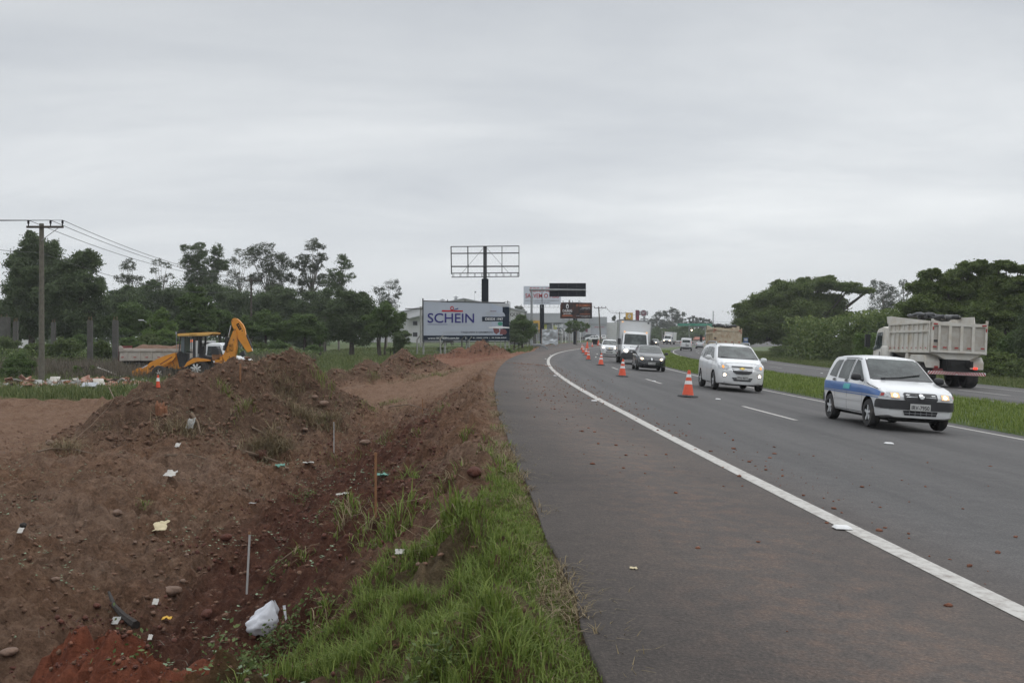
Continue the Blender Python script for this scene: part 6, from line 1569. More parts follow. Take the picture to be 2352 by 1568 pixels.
# ---------------------------------------------------------------- buildings
def px_box(x0, x1, yt, yb, Y, d):
    a = PT(x0, yb, Y); b = PT(x1, yt, Y); return a, b
def window(parent, mb_o, w, h, name='window', m1=None):
    f = MB().box(mb_o, (w + .16, .12, h + .16)).build(name, M['wallg'], parent); MB().box(Vector(mb_o) + Vector((0, -.07, 0)), (w, .04, h)).build('pane', m1 or M['ink'], f); return f
def warehouse():
    Y = 300; sc = Y / F; gx0, gx1 = 925, 1205; g_ = -.2
    r = thing('warehouse', 'large white gabled warehouse behind the pale billboard', 'building', (PT(1065, 0, Y).x, Y, g_))
    W = (gx1 - gx0) * sc; e = EYE - (716 - HY) * sc - g_; rd = EYE - (686.5 - HY) * sc - g_
    MB().prism([(-W / 2, -.5), (W / 2, -.5), (W / 2, e), (0, rd), (-W / 2, e)], (0, 0, 0), (1, 0, 0), (0, 0, 1), (0, 60, 0)).build('wall', M['wallw'], r)
    rf = MB()
    for sg in (-1, 1): rf.prism([(0, 0), (0, .25), (sg * (W / 2 + .8), e - rd - .1 + .25), (sg * (W / 2 + .8), e - rd - .1)], (0, -.6, rd + .06), (1, 0, 0), (0, 0, 1), (0, 61.5, 0))
    roof = rf.build('roof', M['roofm'], r)
    for k, x in enumerate((1010, 1042)):
        q = MB(); X = (x - 1065) * sc; z = rd - abs(X) * (rd - e) / (W / 2); q.box((X, 12, z + .7), (.9, .9, 1.4)); q.box((X, 12, z + 1.6), (1.5, 1.5, .15)); q.box((X, 12, z + 1.85), (1.0, 1.0, .3), taper=(.3, .3)); q.build('roof_vent', M['galv'], roof)
    MB().tube([((1088 - 1065) * sc, 8, rd - .5), ((1088 - 1065) * sc, 8, rd + 2.6)], .04, 5).box(((1089.5 - 1065) * sc, 8, rd + 2.4), (.5, .05, .5)).build('antenna', M['galv'], roof)
    for x in (953.5, 1180):
        for y in (742, 768): window(r, ((x - 1065) * sc, -.02, EYE - (y - HY) * sc - g_), 1.3, 1.2)
    text_obj('QUIT', M['ink'], r, ((1172 - 1065) * sc, -.1, EYE - (727 - HY) * sc - g_), (1, 0, 0), (0, 0, 1), 3.2, 1.1, 'lettering', .03, bold=True)
    MB().prism([(0, 0), (5.5, 1.3), (5.5, 1.45), (0, .15)], ((935 - 1065) * sc, -3, e - 2.2), (1, 0, 0), (0, 0, 1), (0, 3, 0)).build('side_canopy', M['roofm'], r)
    r = thing('long_shed', 'long pale-roofed shed showing left of the warehouse through the trees', 'building', (PT(890, 0, 330).x, 330, -.3)); s2 = 330 / F
    MB().box((0, 10, 3.3), (150 * s2, 20, 7.2)).build('wall', M['wallw'], r); MB().prism([(-12, 7.0), (12, 7.0), (12.3, 8.6), (-8, 8.6 + .5)], (0, -.4, 0), (1, 0, 0), (0, 0, 1), (0, 22, 0)).build('roof', M['roofm'], r)
    for k in range(3): window(r, (-7 + k * 6, -.02, 2.8), 1.4, 1.2)
    r = thing('dark_shed', 'low dark shed under the small tree right of the pale billboard', 'building', (PT(1200, 0, 200).x, 200, -.1))
    MB().box((0, 3, 1.2), (5.4, 6, 2.6)).build('wall', M['concrete'], r); MB().prism([(-3.4, 2.3), (3.6, 2.9), (3.6, 3.1), (-3.4, 2.5)], (0, -.6, 0), (1, 0, 0), (0, 0, 1), (0, 8, 0)).build('roof', M['roofd'], r); window(r, (.8, -.04, 1.4), 1.0, .9); MB().box((-1.3, -.03, 1.0), (.9, .1, 2.0)).build('door', M['steel'], r)
warehouse()
def showroom():
    Y = 310; sc = Y / F; g_ = .55; cx = 1230
    r = thing('showroom', 'long grey-fronted car showroom with yellow portal and glass front', 'building', (PT(cx, 0, Y).x, Y, g_))
    X = lambda x: (x - cx) * sc; Zf = lambda y: EYE - (y - HY) * sc - g_
    def bx(x0, x1, yt, yb, m_, nm, y=0, d=.3, par=None): return MB().box(((X(x0) + X(x1)) / 2, y + d / 2, (Zf(yt) + Zf(yb)) / 2), (X(x1) - X(x0), d, Zf(yt) - Zf(yb))).build(nm, m_, par or r)
    bx(1165, 1345, 720, 790, M['wallg'], 'wall', 1.0, 25); bx(1168, 1292, 719, 741, M['wallg'], 'fascia', -.4, 1.4)
    bx(1222, 1248, 736, 742, M['yel'], 'portal', -1.0, .6); bx(1236, 1248, 742, 764, M['yel'], 'portal', -1.0, .6)
    for i, (a, b) in enumerate(((1178, 1200), (1202, 1221), (1249, 1267), (1271, 1290))):
        f = bx(a, b, 742, 762, M['wallg'], 'window', .7, .2); bx(a + .5, b - .5, 743, 761, M['glassb'], 'pane', .6, .08, f)
        f = bx(a, b, 765, 780, M['wallg'], 'window', .7, .2); bx(a + .5, b - .5, 766, 779, M['glassb'], 'pane', .6, .08, f)
    bx(1249, 1256, 744, 758, M['lime'], 'lime_panel', .4, .1); bx(1271, 1279.5, 747, 762, M['lime'], 'lime_panel', .4, .1); bx(1268.5, 1271, 735, 785, M['wallw'], 'pillar', -.2, .6)
    bx(1249, 1292, 763, 764.5, M['conewhite'], 'canopy_edge', -1.2, 1.6)
    text_obj('3542 0800', M['inkw'], r, (X(1274), -.2, Zf(752)), (1, 0, 0), (0, 0, 1), X(1293) - X(1274), 1.0, 'lettering', .02, bold=True)
    text_obj('RENAULT', M['ink'], r, (X(1150), -.6, Zf(730)), (1, 0, 0), (0, 0, 1), X(1184) - X(1150), 1.1, 'lettering', .02, bold=True)
    r = thing('service_hall', 'grey and white service hall with large roller door beyond the parked cars', 'building', (PT(1360, 0, Y).x, Y + 4, g_)); cx = 1360
    def bx2(x0, x1, yt, yb, m_, nm, y=0, d=.3, par=None): return MB().box((((x0 + x1) / 2 - cx) * sc, y + d / 2, (Zf(yt) + Zf(yb)) / 2), ((x1 - x0) * sc, d, Zf(yt) - Zf(yb))).build(nm, m_, par or r)
    bx2(1315, 1397, 728, 790, M['wallw'], 'wall', 0, 24); bx2(1355, 1397, 727, 744, M['wallg'], 'fascia', -.3, .3); bx2(1397, 1436, 740, 790, M['wallw'], 'wing', 1, 20)
    bx2(1359, 1396, 745, 768, M['wallg'], 'roller_door', -.15, .15); bx2(1332, 1352, 743, 762, M['maroon'], 'maroon_panel', -.3, .2)
    text_obj('BEM-VINDO AO SEU NOVO', M['inkr'], r, ((1368 - cx) * sc, -.2, Zf(752)), (1, 0, 0), (0, 0, 1), 22 * sc, .35, 'lettering', .02)
    bx2(1320, 1397, 770, 771.5, M['roofm'], 'canopy', -3, 3); text_obj('DRICAR', M['ink'], r, ((1320 - cx) * sc, -.3, Zf(736)), (1, 0, 0), (0, 0, 1), 22 * sc, 1.3, 'lettering', .02, bold=True)
    for k in range(5): MB().tube([((1322 + k * 17 - cx) * sc, -2.8, 0), ((1322 + k * 17 - cx) * sc, -2.8, Zf(771))], .08, 6).build('canopy_post', M['conewhite'], r)
showroom()
def houses():
    def house(x0, x1, yr, ye, yb, Y, wall, roof, label, gable=False):
        sc = Y / F; cx = (x0 + x1) / 2; p = PT(cx, yb, Y); g_ = min(p.z, H(p.x, Y) + .3); r = thing('house', label, 'house', (p.x, Y, g_), group='low houses beyond the road bend')
        W = (x1 - x0) * sc; e = EYE - (ye - HY) * sc - g_; t_ = EYE - (yr - HY) * sc - g_; D = 8
        if gable:
            MB().prism([(-W / 2, -.6), (W / 2, -.6), (W / 2, e), (0, t_), (-W / 2, e)], (0, 0, 0), (1, 0, 0), (0, 0, 1), (0, D, 0)).build('wall', wall, r)
            q = MB()
            for sg in (-1, 1): q.prism([(0, 0), (0, .15), (sg * (W / 2 + .4), e - t_), (sg * (W / 2 + .4), e - t_ - .15)], (0, -.4, t_ + .1), (1, 0, 0), (0, 0, 1), (0, D + .8, 0))
            q.build('roof', roof, r)
        else:
            MB().box((0, D / 2, e / 2 - .3), (W, D, e + .6)).build('wall', wall, r)
            MB().prism([(-.5, e), (D / 2, t_), (D + .5, e), (D + .5, e - .15), (D / 2, t_ - .2), (-.5, e - .15)], (-W / 2 - .4, 0, 0), (0, 1, 0), (0, 0, 1), (W + .8, 0, 0)).build('roof', roof, r)
        for k in range(max(1, int(W / 4))):
            window(r, (-W / 2 + (k + .5) * W / max(1, int(W / 4)), -.03, e * .55), min(1.2, W * .15), e * .32)
        MB().box((W * .38, -.04, e * .4), (.8, .1, e * .75)).build('door', M['bark'], r)
    house(1571, 1587, 773.5, 778, 786, 350, M['cream'], M['roofm'], 'small cream gabled house with pale roof left of the red roof', True)
    house(1587, 1650, 773.5, 779.5, 787, 356, M['cream'], M['roofr'], 'long low cream house with red tiled roof beyond the far traffic')
    house(1529, 1549, 769, 774.5, 782, 380, M['wallw'], M['roofd'], 'white house with dark tiled roof above the far oncoming truck')
    house(1533, 1560, 776.5, 781, 790, 350, M['wallw'], M['roofd'], 'low house with flat dark roof below the dark-roofed white house')
    house(1525, 1545, 782, 786.5, 792, 330, M['brick'], M['roofm'], 'brick shed with pale sheet roof left of the white van')
    house(1545, 1572, 782, 787, 793, 332, M['wallg'], M['roofm'], 'grey shed with pale sheet roof directly left of the white van')
    house(1516, 1531, 754, 757.5, 764, 440, M['cream'], M['roofr'], 'far red-roofed house high among the trees above the oncoming truck')
    house(1660, 1680, 778, 783, 790, 340, M['wallw'], M['roofd'], 'pale house hidden at the left of the cream dump truck')
    house(-6, 20, 704, 714, 745, 190, M['wallw'], M['roofm'], 'white building at the left frame edge behind the dark trees')
houses()

# ---------------------------------------------------------------- horse
def horse():
    Y = 190; p = PT(1030, 797, Y); g_ = H(p.x, Y)
    r = thing('horse', 'dark brown horse grazing under the pale billboard', 'horse', (p.x, Y, g_))
    bm = bmesh.new()
    pts = {'rump': (.62, 0, 1.22, .30), 'belly': (.25, 0, 1.10, .31), 'mid': (-.1, 0, 1.10, .31), 'chest': (-.50, 0, 1.12, .29), 'neck1': (-.80, 0, 1.05, .19), 'neck2': (-1.05, 0, .78, .14), 'poll': (-1.22, 0, .48, .11), 'nose': (-1.38, 0, .16, .06),
           'tail1': (.90, 0, 1.18, .07), 'tail2': (1.0, 0, .75, .06), 'tail3': (.98, 0, .42, .03)}
    E = [('rump', 'belly'), ('belly', 'mid'), ('mid', 'chest'), ('chest', 'neck1'), ('neck1', 'neck2'), ('neck2', 'poll'), ('poll', 'nose'), ('rump', 'tail1'), ('tail1', 'tail2'), ('tail2', 'tail3')]
    for sg, a in ((1, 'l'), (-1, 'r')):
        d = .12 * sg
        pts['hs' + a] = (.66, sg * .17, .98, .17); pts['hk' + a] = (.55 + d, sg * .18, .72, .11); pts['hh' + a] = (.76 + d, sg * .18, .45, .06); pts['hc' + a] = (.70 + d, sg * .18, .22, .045); pts['hf' + a] = (.66 + d, sg * .18, .04, .06)
        E += [('rump', 'hs' + a), ('hs' + a, 'hk' + a), ('hk' + a, 'hh' + a), ('hh' + a, 'hc' + a), ('hc' + a, 'hf' + a)]
        pts['fs' + a] = (-.52, sg * .15, .86, .12); pts['fe' + a] = (-.48 - d, sg * .16, .66, .085); pts['fk' + a] = (-.54 - d, sg * .16, .42, .055); pts['fc' + a] = (-.53 - d, sg * .16, .20, .042); pts['ff' + a] = (-.56 - d, sg * .16, .04, .055)
        E += [('chest', 'fs' + a), ('fs' + a, 'fe' + a), ('fe' + a, 'fk' + a), ('fk' + a, 'fc' + a), ('fc' + a, 'ff' + a)]
        pts['ear' + a] = (-1.16, sg * .07, .60, .025); E.append(('poll', 'ear' + a))
    ks = list(pts); me = bpy.data.meshes.new('body'); me.from_pydata([pts[k][:3] for k in ks], [(ks.index(a), ks.index(b)) for a, b in E], [])
    o = bpy.data.objects.new('body', me); COL.objects.link(o); sk = o.modifiers.new('s', 'SKIN'); o.modifiers.new('d', 'SUBSURF').levels = 2
    for i, k in enumerate(ks): me.skin_vertices[0].data[i].radius = (pts[k][3], pts[k][3])
    me.skin_vertices[0].data[0].use_root = True
    dg = bpy.context.evaluated_depsgraph_get(); m2 = bpy.data.meshes.new_from_object(o.evaluated_get(dg)); bpy.data.objects.remove(o)
    m2.materials.clear(); m2.materials.append(M['horse']); b = bpy.data.objects.new('body', m2); link(b, r)
    MB().prism([(-.62, 1.38), (-.92, 1.20), (-1.16, .82), (-1.24, .60), (-1.10, .78), (-.86, 1.10)], (0, -.03, 0), (1, 0, 0), (0, 0, 1), (0, .06, 0)).build('mane', M['ink'], r)
horse()
# ---------------------------------------------------------------- vegetation
LM = dict(
    dark=leaf_mat('leaves_dark', (.050, .074, .034), (.120, .158, .068)),
    euc=leaf_mat('leaves_eucalyptus', (.060, .074, .046), (.115, .130, .085)),
    mid=leaf_mat('leaves_mid_green', (.052, .088, .026), (.115, .165, .052)),
    bright=leaf_mat('leaves_bright_green', (.070, .120, .026), (.150, .215, .060)),
    warm=leaf_mat('leaves_olive_green', (.056, .090, .022), (.150, .190, .054)),
    grey=leaf_mat('leaves_far_grey_green', (.055, .070, .048), (.100, .115, .080)),
    bush=leaf_mat('leaves_bush', (.058, .088, .028), (.130, .165, .055)),
    grass=leaf_mat('grass_blades', (.080, .124, .020), (.195, .240, .058), .35),
    grassdry=leaf_mat('grass_blades_dry', (.11, .085, .045), (.24, .185, .105), .2),
    field=leaf_mat('field_grass_blades', (.055, .082, .022), (.14, .155, .055), .3),
    weeds=leaf_mat('dry_weeds', (.070, .060, .045), (.150, .125, .095), .15),
    seed=leaf_mat('seedling_leaves', (.10, .15, .08), (.22, .28, .18), .2),
)
def leafquads(C, size, rng, flat=.35):
    n = len(C)
    nrm = rng.normal(size=(n, 3)); nrm[:, 2] = nrm[:, 2] * .8 + flat; nrm /= np.linalg.norm(nrm, axis=1)[:, None]
    a = rng.normal(size=(n, 3)); a -= nrm * (a * nrm).sum(1)[:, None]; a /= np.linalg.norm(a, axis=1)[:, None] + 1e-9
    b = np.cross(nrm, a); s = size * rng.uniform(.55, 1.25, n)[:, None] / 2
    V = np.stack([C - a * s, C - b * s * .55 + a * s * .1, C + a * s, C + b * s * .55 + a * s * .1], 1).reshape(-1, 3)
    return V, np.arange(4 * n).reshape(n, 4)
def crown_pts(lobes, rng, dens, clumps=1.0, hollow=.45, spread=.22, under=False):
    out = []
    for (c, r, w) in lobes:
        c = np.array(c); r = np.array(r)
        n = max(60, int(w * dens * 1.35)); k = max(10, int(clumps * (16 + 34 * min(1, w / 1500))))
        d = rng.normal(size=(k, 3)); d /= np.linalg.norm(d, axis=1)[:, None]
        if under: d[:, 2] = np.where(d[:, 2] < -.3, -d[:, 2] * .4, d[:, 2])
        q = c + d * r * rng.uniform(hollow, 1.0, k)[:, None]
        cw = rng.uniform(.4, 1.6, k); pick = rng.choice(k, n, p=cw / cw.sum())
        sp = spread * (r.min() * .5 + r * .5) * rng.uniform(.6, 1.3, k)[pick][:, None]
        g_ = rng.normal(size=(n, 3)) * sp * np.array([1, 1, .8])
        out.append(q[pick] + g_)
    return np.concatenate(out)
def tree(label, Y, bx, lobes, lm='dark', leaf=.30, dens=1.0, name='tree', bark='bark', trunk_r=.22, group=None, clumps=1.0, hollow=.35, spread=.20, seed=None, limbs=True, flatz=.35, depth=.85, cat='tree', cut=None, stems=1, base=None):
    dens *= 1.25
    rng = np.random.default_rng(seed if seed is not None else int(bx * 7 + Y))
    p = PT(bx, 780, Y); g_ = H(p.x, Y) if base is None else base; sc = Y / F
    L_ = []
    for l in lobes:
        x, y, rx, ry = l[:4]; off = l[4] if len(l) > 4 else rng.uniform(-.25, .25) * rx * sc * 1.5
        L_.append((((x - bx) * sc, off, EYE - (y - HY) * sc - g_), (rx * sc, rx * sc * depth, ry * sc), rx * ry * 2.1))
    NB = len(L_)
    if cat == 'tree':
        for (c, q, w) in list(L_):
            for e in range(3):
                d = rng.normal(size=3); d /= np.linalg.norm(d); d[2] = abs(d[2]) * (1 if e else -.4); f = rng.uniform(.28, .5)
                L_.append((tuple(np.array(c) + d * np.array(q) * rng.uniform(.85, 1.12)), tuple(np.array(q) * f), w * f * f * 1.1))
    if name == 'eucalyptus' and Y < 300: dens *= .72; leaf *= .9
    r = thing(name, label, cat, (p.x, Y, g_), group=group)
    C = crown_pts(L_, rng, dens * 1.9, clumps, hollow, spread)
    C = C[C[:, 2] > .05]
    V, Q = leafquads(C, leaf * .78, rng, flatz)
    # lower, inner leaves keep the same colours; only the leaf-to-leaf and clump-to-clump tint varies
    rnd = np.clip(rng.uniform(0, 1, len(C)) * .55 + .45 * fbm(C[:, 0] * .9 + bx, C[:, 2] * 1.3 + C[:, 1], 5, 3), 0, 1)
    npmesh('crown' if cat == 'tree' else 'foliage', V, Q, LM[lm], r, attrs=[('rnd', 'FACE', 'FLOAT', rnd)])
    top = max(l[0][2] for l in L_); mb = MB()
    for s in range(stems):
        jx = rng.uniform(-.6, .6) * (stems > 1)
        mx = sum(l[0][0] for l in L_[:NB]) / NB
        hub = (mx * .35 + jx * 1.5, 0, max(.5, min(l[0][2] - l[1][2] * .4 for l in L_[:NB])) + .3)
        hub = (hub[0], hub[1], min(hub[2], top * .55 + .3))
        mb.tube([(jx, 0, -.3), (jx + hub[0] * .4, .05, hub[2] * .5), hub], [trunk_r * 1.25, trunk_r, trunk_r * .75], 8)
        if limbs:
            for (c, rr, w) in L_[:NB:(1 if stems == 1 else stems)]:
                for e in range(2):
                    t_ = (c[0] + rng.uniform(-.5, .5) * rr[0], c[1] + rng.uniform(-.5, .5) * rr[1], c[2] + rng.uniform(-.2, .5) * rr[2])
                    m_ = tuple(hub[i] + (t_[i] - hub[i]) * .5 + (0, 0, .08 * rr[2])[i] + rng.uniform(-.06, .06) * rr[0] for i in range(3))
                    mb.tube([hub, m_, t_], [trunk_r * .55, trunk_r * .34, trunk_r * .12], 6, cap=False)
    mb.build('trunk' if cat == 'tree' else 'stem', M[bark], r, smooth=True)
    return r

G1, G2, G3 = 'dark trees at the left', 'eucalyptus trees behind the field', 'rounded trees in front of the eucalyptus'
tree('very tall dark tree behind the near utility pole at the left', 108, 72, [(78, 565, 26, 28), (60, 610, 42, 34), (110, 590, 34, 34), (95, 645, 60, 40), (45, 660, 34, 30), (70, 700, 52, 34), (30, 720, 28, 28), (100, 740, 50, 34)], 'dark', .30, .85, group=G1, trunk_r=.35)
tree('broad dark tree left of the round blue sign', 104, 175, [(205, 600, 30, 26), (160, 625, 40, 30), (195, 650, 46, 34), (150, 680, 46, 34), (215, 690, 28, 30), (170, 720, 52, 34), (232, 700, 16, 14), (140, 745, 50, 30), (205, 748, 40, 26)], 'dark', .30, .85, group=G1, trunk_r=.32)
tree('dark lower tree reaching out of the left frame edge', 112, -8, [(0, 720, 30, 34), (-20, 760, 50, 30), (25, 765, 34, 24)], 'dark', .34, 1.2, group=G1)
tree('sparse eucalyptus with a leaning open crown right of the round sign', 150, 300, [(298, 612, 20, 14), (285, 640, 18, 14), (308, 645, 20, 14), (325, 668, 20, 14), (285, 672, 16, 12), (340, 660, 16, 10)], 'euc', .30, .55, 'eucalyptus', 'barkl', .13, G2, 1.2, .5, .2)
tree('very thin feathery eucalyptus touching the power lines', 152, 372, [(362, 603, 15, 8), (382, 610, 14, 8), (355, 622, 13, 8), (386, 635, 13, 8), (366, 645, 14, 9), (350, 660, 12, 8)], 'euc', .26, .40, 'eucalyptus', 'barkl', .10, G2, 1.2, .5, .2)
tree('wide two-topped eucalyptus left of centre with a dense round left top', 145, 465, [(450, 578, 28, 18), (435, 605, 22, 16), (468, 598, 22, 14), (455, 630, 30, 20), (430, 650, 22, 16), (482, 640, 24, 18), (500, 575, 15, 17), (508, 610, 18, 16), (495, 610, 15, 15), (460, 670, 44, 24)], 'dark', .30, .95, 'eucalyptus', 'barkl', .18, G2, 1.1, .5, .2)
tree('pale thin eucalyptus between the two-topped one and the umbrella-topped one', 158, 552, [(552, 580, 19, 11), (538, 600, 16, 12), (565, 605, 18, 12), (540, 630, 18, 14), (565, 650, 18, 16), (525, 655, 18, 16)], 'euc', .26, .48, 'eucalyptus', 'barkl', .11, G2, 1.2, .55, .2)
tree('umbrella-topped eucalyptus with rounded open crown', 150, 610, [(600, 572, 26, 14), (585, 590, 20, 14), (630, 590, 24, 14), (612, 615, 26, 18), (655, 605, 22, 16), (590, 640, 20, 16), (640, 635, 28, 20), (620, 668, 30, 22), (668, 640, 14, 16)], 'euc', .28, .75, 'eucalyptus', 'barkl', .15, G2, 1.2, .5, .2)
tree('tallest slender eucalyptus with layered tufts', 148, 716, [(722, 566, 22, 13), (735, 590, 16, 11), (702, 595, 20, 13), (690, 610, 18, 12), (716, 618, 22, 13), (740, 645, 18, 14), (700, 645, 24, 16), (712, 672, 26, 18), (730, 610, 14, 10)], 'euc', .28, .80, 'eucalyptus', 'barkl', .15, G2, 1.2, .5, .2)
tree('short eucalyptus with three stacked rounded tufts right of the tallest one', 146, 778, [(785, 597, 18, 12), (795, 610, 15, 10), (770, 625, 20, 13), (788, 640, 22, 14), (760, 650, 18, 16), (775, 662, 22, 18)], 'dark', .28, .85, 'eucalyptus', 'barkl', .14, G2, 1.2, .5, .2)
tree('far pale eucalyptus above the two-trunked tree', 210, 888, [(870, 668, 16, 12), (900, 655, 16, 13), (912, 675, 12, 14), (885, 690, 22, 16), (905, 700, 14, 12)], 'grey', .34, .62, 'eucalyptus', 'barkl', .15, G2, 1.2, .5, .2)
bk = [(265, 700, 40, 34, 'darkest of the back row just right of the round sign'), (335, 685, 46, 30, 'dark hill-shaped back tree left of the round bright tree'), (395, 690, 40, 36, 'dark back tree directly left of the round bright tree'), (520, 690, 44, 34, 'dark back tree right of the round bright tree'), (580, 705, 44, 36, 'dark back tree behind the second utility pole'),
      (640, 700, 44, 38, 'dark back tree under the umbrella-topped eucalyptus'), (700, 710, 44, 36, 'dark back tree under the tallest eucalyptus'), (745, 700, 30, 34, 'dark back tree left of the big dark round tree')]
for x, y, rx, ry, lb in bk:
    tree(lb, 140, x, [(x, y, rx, ry), (x - rx * .4, y + 34, rx * .8, 26), (x + rx * .4, y + 40, rx * .8, 26), (x, y + 62, rx, 26)], 'dark', .34, .95, group='dark back row of trees', trunk_r=.25)
tree('round-topped bright green tree in the middle left', 96, 450, [(450, 672, 20, 16), (440, 695, 28, 20), (466, 700, 26, 20), (450, 725, 40, 24), (425, 740, 26, 20), (478, 742, 22, 20), (450, 752, 40, 16)], 'mid', .22, 1.9, group=G3, trunk_r=.2, hollow=.6, spread=.14)
tree('light green bushy tree standing left of the sale-notice wall', 92, 368, [(370, 722, 16, 12), (362, 742, 22, 16), (385, 752, 20, 14), (350, 765, 24, 16), (372, 775, 34, 16)], 'bright', .22, 1.3, group=G3, trunk_r=.1)
tree('mid-green tree left of the sale-notice wall under the thin eucalyptus', 105, 300, [(300, 712, 32, 20), (280, 735, 28, 20), (325, 735, 28, 22), (300, 755, 38, 18)], 'mid', .24, 1.2, group=G3)
med = [(505, 740, 32, 24, 'mid-green round tree just right of the round bright tree'), (560, 755, 30, 22, 'low green tree behind the rear arm of the backhoe'), (610, 745, 34, 24, 'spreading green tree right of the second utility pole'), (655, 762, 26, 20, 'low spreading green tree with dark trunk'),
       (700, 745, 30, 26, 'green tree touching the leaning pole'), (735, 765, 18, 20, 'small round bush-like tree left of the big dark tree')]
for x, y, rx, ry, lb in med:
    tree(lb, 100, x, [(x, y - 12, rx * .7, ry * .7), (x - rx * .5, y, rx * .6, ry * .7), (x + rx * .5, y + 2, rx * .6, ry * .7), (x, y + 12, rx, ry * .6)], 'mid', .24, 1.25, group=G3, trunk_r=.14)
tree('big dark dense tree left of the warehouse', 104, 808, [(800, 690, 30, 20), (780, 715, 32, 24), (825, 705, 34, 26), (800, 740, 48, 28), (845, 740, 24, 26), (775, 760, 30, 22), (820, 772, 44, 20)], 'dark', .26, 1.7, trunk_r=.25, group=G1, hollow=.5)
tree('airy tree on several slanting trunks in front of the warehouse', 98, 880, [(885, 715, 26, 18), (865, 735, 26, 20), (905, 735, 24, 20), (880, 755, 36, 18), (915, 762, 16, 14), (868, 762, 20, 12)], 'mid', .22, .95, trunk_r=.10, stems=3, group=G3)
tree('small dark round tree left of the pale billboard', 96, 920, [(920, 772, 17, 12), (925, 785, 16, 10), (916, 790, 14, 10)], 'dark', .18, 1.8, trunk_r=.09, group=G3)
tree('green tree behind the grey post of the overhead sign', 128, 1200, [(1195, 733, 14, 12), (1190, 748, 22, 14), (1212, 750, 20, 14), (1182, 765, 20, 12), (1210, 768, 22, 14)], 'mid', .24, 1.3, trunk_r=.13, group='small trees by the showrooms')
tree('small low tree right of the pale billboard foot', 122, 1180, [(1180, 775, 16, 12), (1196, 782, 14, 9)], 'dark', .24, 1.3, trunk_r=.1, group='small trees by the showrooms')
tree('flat-crowned small tree under the event billboard', 176, 1325, [(1318, 745, 18, 9), (1335, 752, 16, 10), (1312, 757, 14, 8)], 'mid', .28, 1.1, trunk_r=.12, group='small trees by the showrooms', bark='barkl')
tree('far rounded pine tree peeping over the showroom roof', 340, 1193, [(1190, 708, 9, 7), (1196, 714, 10, 8), (1188, 717, 9, 6)], 'grey', .55, 1.6, trunk_r=.3, group='far trees behind the showrooms')
tree('narrow dark tree left of the yellow dealer sign', 380, 1412, [(1410, 732, 5, 9), (1425, 740, 12, 5), (1438, 734, 6, 7)], 'grey', .5, 1.6, trunk_r=.2, group='far trees behind the showrooms')
tree('low dark tree right of the round dealer sign', 380, 1497, [(1492, 742, 12, 6), (1475, 745, 14, 6)], 'grey', .5, 1.5, trunk_r=.2, group='far trees behind the showrooms')
GF = 'far eucalyptus on the horizon'
tree('far eucalyptus with wispy left side right of the dealer signs', 430, 1508, [(1512, 722, 10, 8), (1500, 735, 11, 9), (1518, 742, 14, 12), (1497, 752, 12, 9)], 'grey', .55, 1.2, 'eucalyptus', 'barkl', .3, GF)
tree('far eucalyptus with the highest rounded top', 432, 1545, [(1548, 712, 12, 6), (1535, 722, 12, 9), (1552, 728, 14, 10), (1540, 745, 20, 14), (1530, 755, 22, 12)], 'grey', .55, 1.3, 'eucalyptus', 'barkl', .3, GF)
tree('far eucalyptus with a small separate top left of the row of tufts', 434, 1566, [(1571, 722, 6, 6), (1563, 735, 12, 9), (1575, 750, 12, 12)], 'grey', .5, 1.4, 'eucalyptus', 'barkl', .3, GF)
for i, (x, y) in enumerate(((1583, 731), (1592, 729), (1600, 732), (1608, 733), (1615, 735), (1622, 736), (1629, 736), (1634, 741))):
    tree(['first', 'second', 'third', 'fourth', 'fifth', 'sixth', 'seventh', 'eighth'][i] + ' tuft-topped eucalyptus of the far row, counted from the left', 440, x, [(x, y, 4.6, 4.2), (x + 1, y + 9, 4.6, 6), (x, y + 18, 5, 8)], 'grey', .5, 2.4, 'eucalyptus', 'barkl', .22, 'row of tuft-topped far eucalyptus')
gm = [(1515, 765, 20, 14, 400, 'mid'), (1552, 768, 24, 16, 395, 'mid'), (1500, 772, 16, 12, 370, 'mid'), (1580, 762, 24, 14, 380, 'mid'), (1572, 776, 16, 14, 350, 'dark'), (1605, 768, 22, 12, 372, 'mid'), (1640, 762, 22, 14, 380, 'dark'), (1660, 757, 26, 12, 400, 'mid'), (1625, 775, 20, 10, 362, 'bright'), (1690, 765, 20, 14, 360, 'mid')]
gl = ['far green tree directly above the oncoming truck', 'far green tree left under the green sign', 'far low green tree at the box truck edge', 'far green tree behind the green sign', 'dark narrow far tree left of the cream gabled house', 'far green tree right under the green sign', 'far dark tree below the thin mast', 'far broad green tree right of the thin mast', 'far bright green tree behind the red roof', 'far green tree at the left of the umbrella tree']
for (x, y, rx, ry, Y, lm), lb in zip(gm, gl):
    tree(lb, Y, x, [(x, y, rx, ry), (x - rx * .5, y + 8, rx * .7, ry * .7), (x + rx * .5, y + 8, rx * .7, ry * .7), (x, y + 14, rx, ry * .7)], lm, .6, 1.6, group='far trees beyond the road bend', trunk_r=.3)

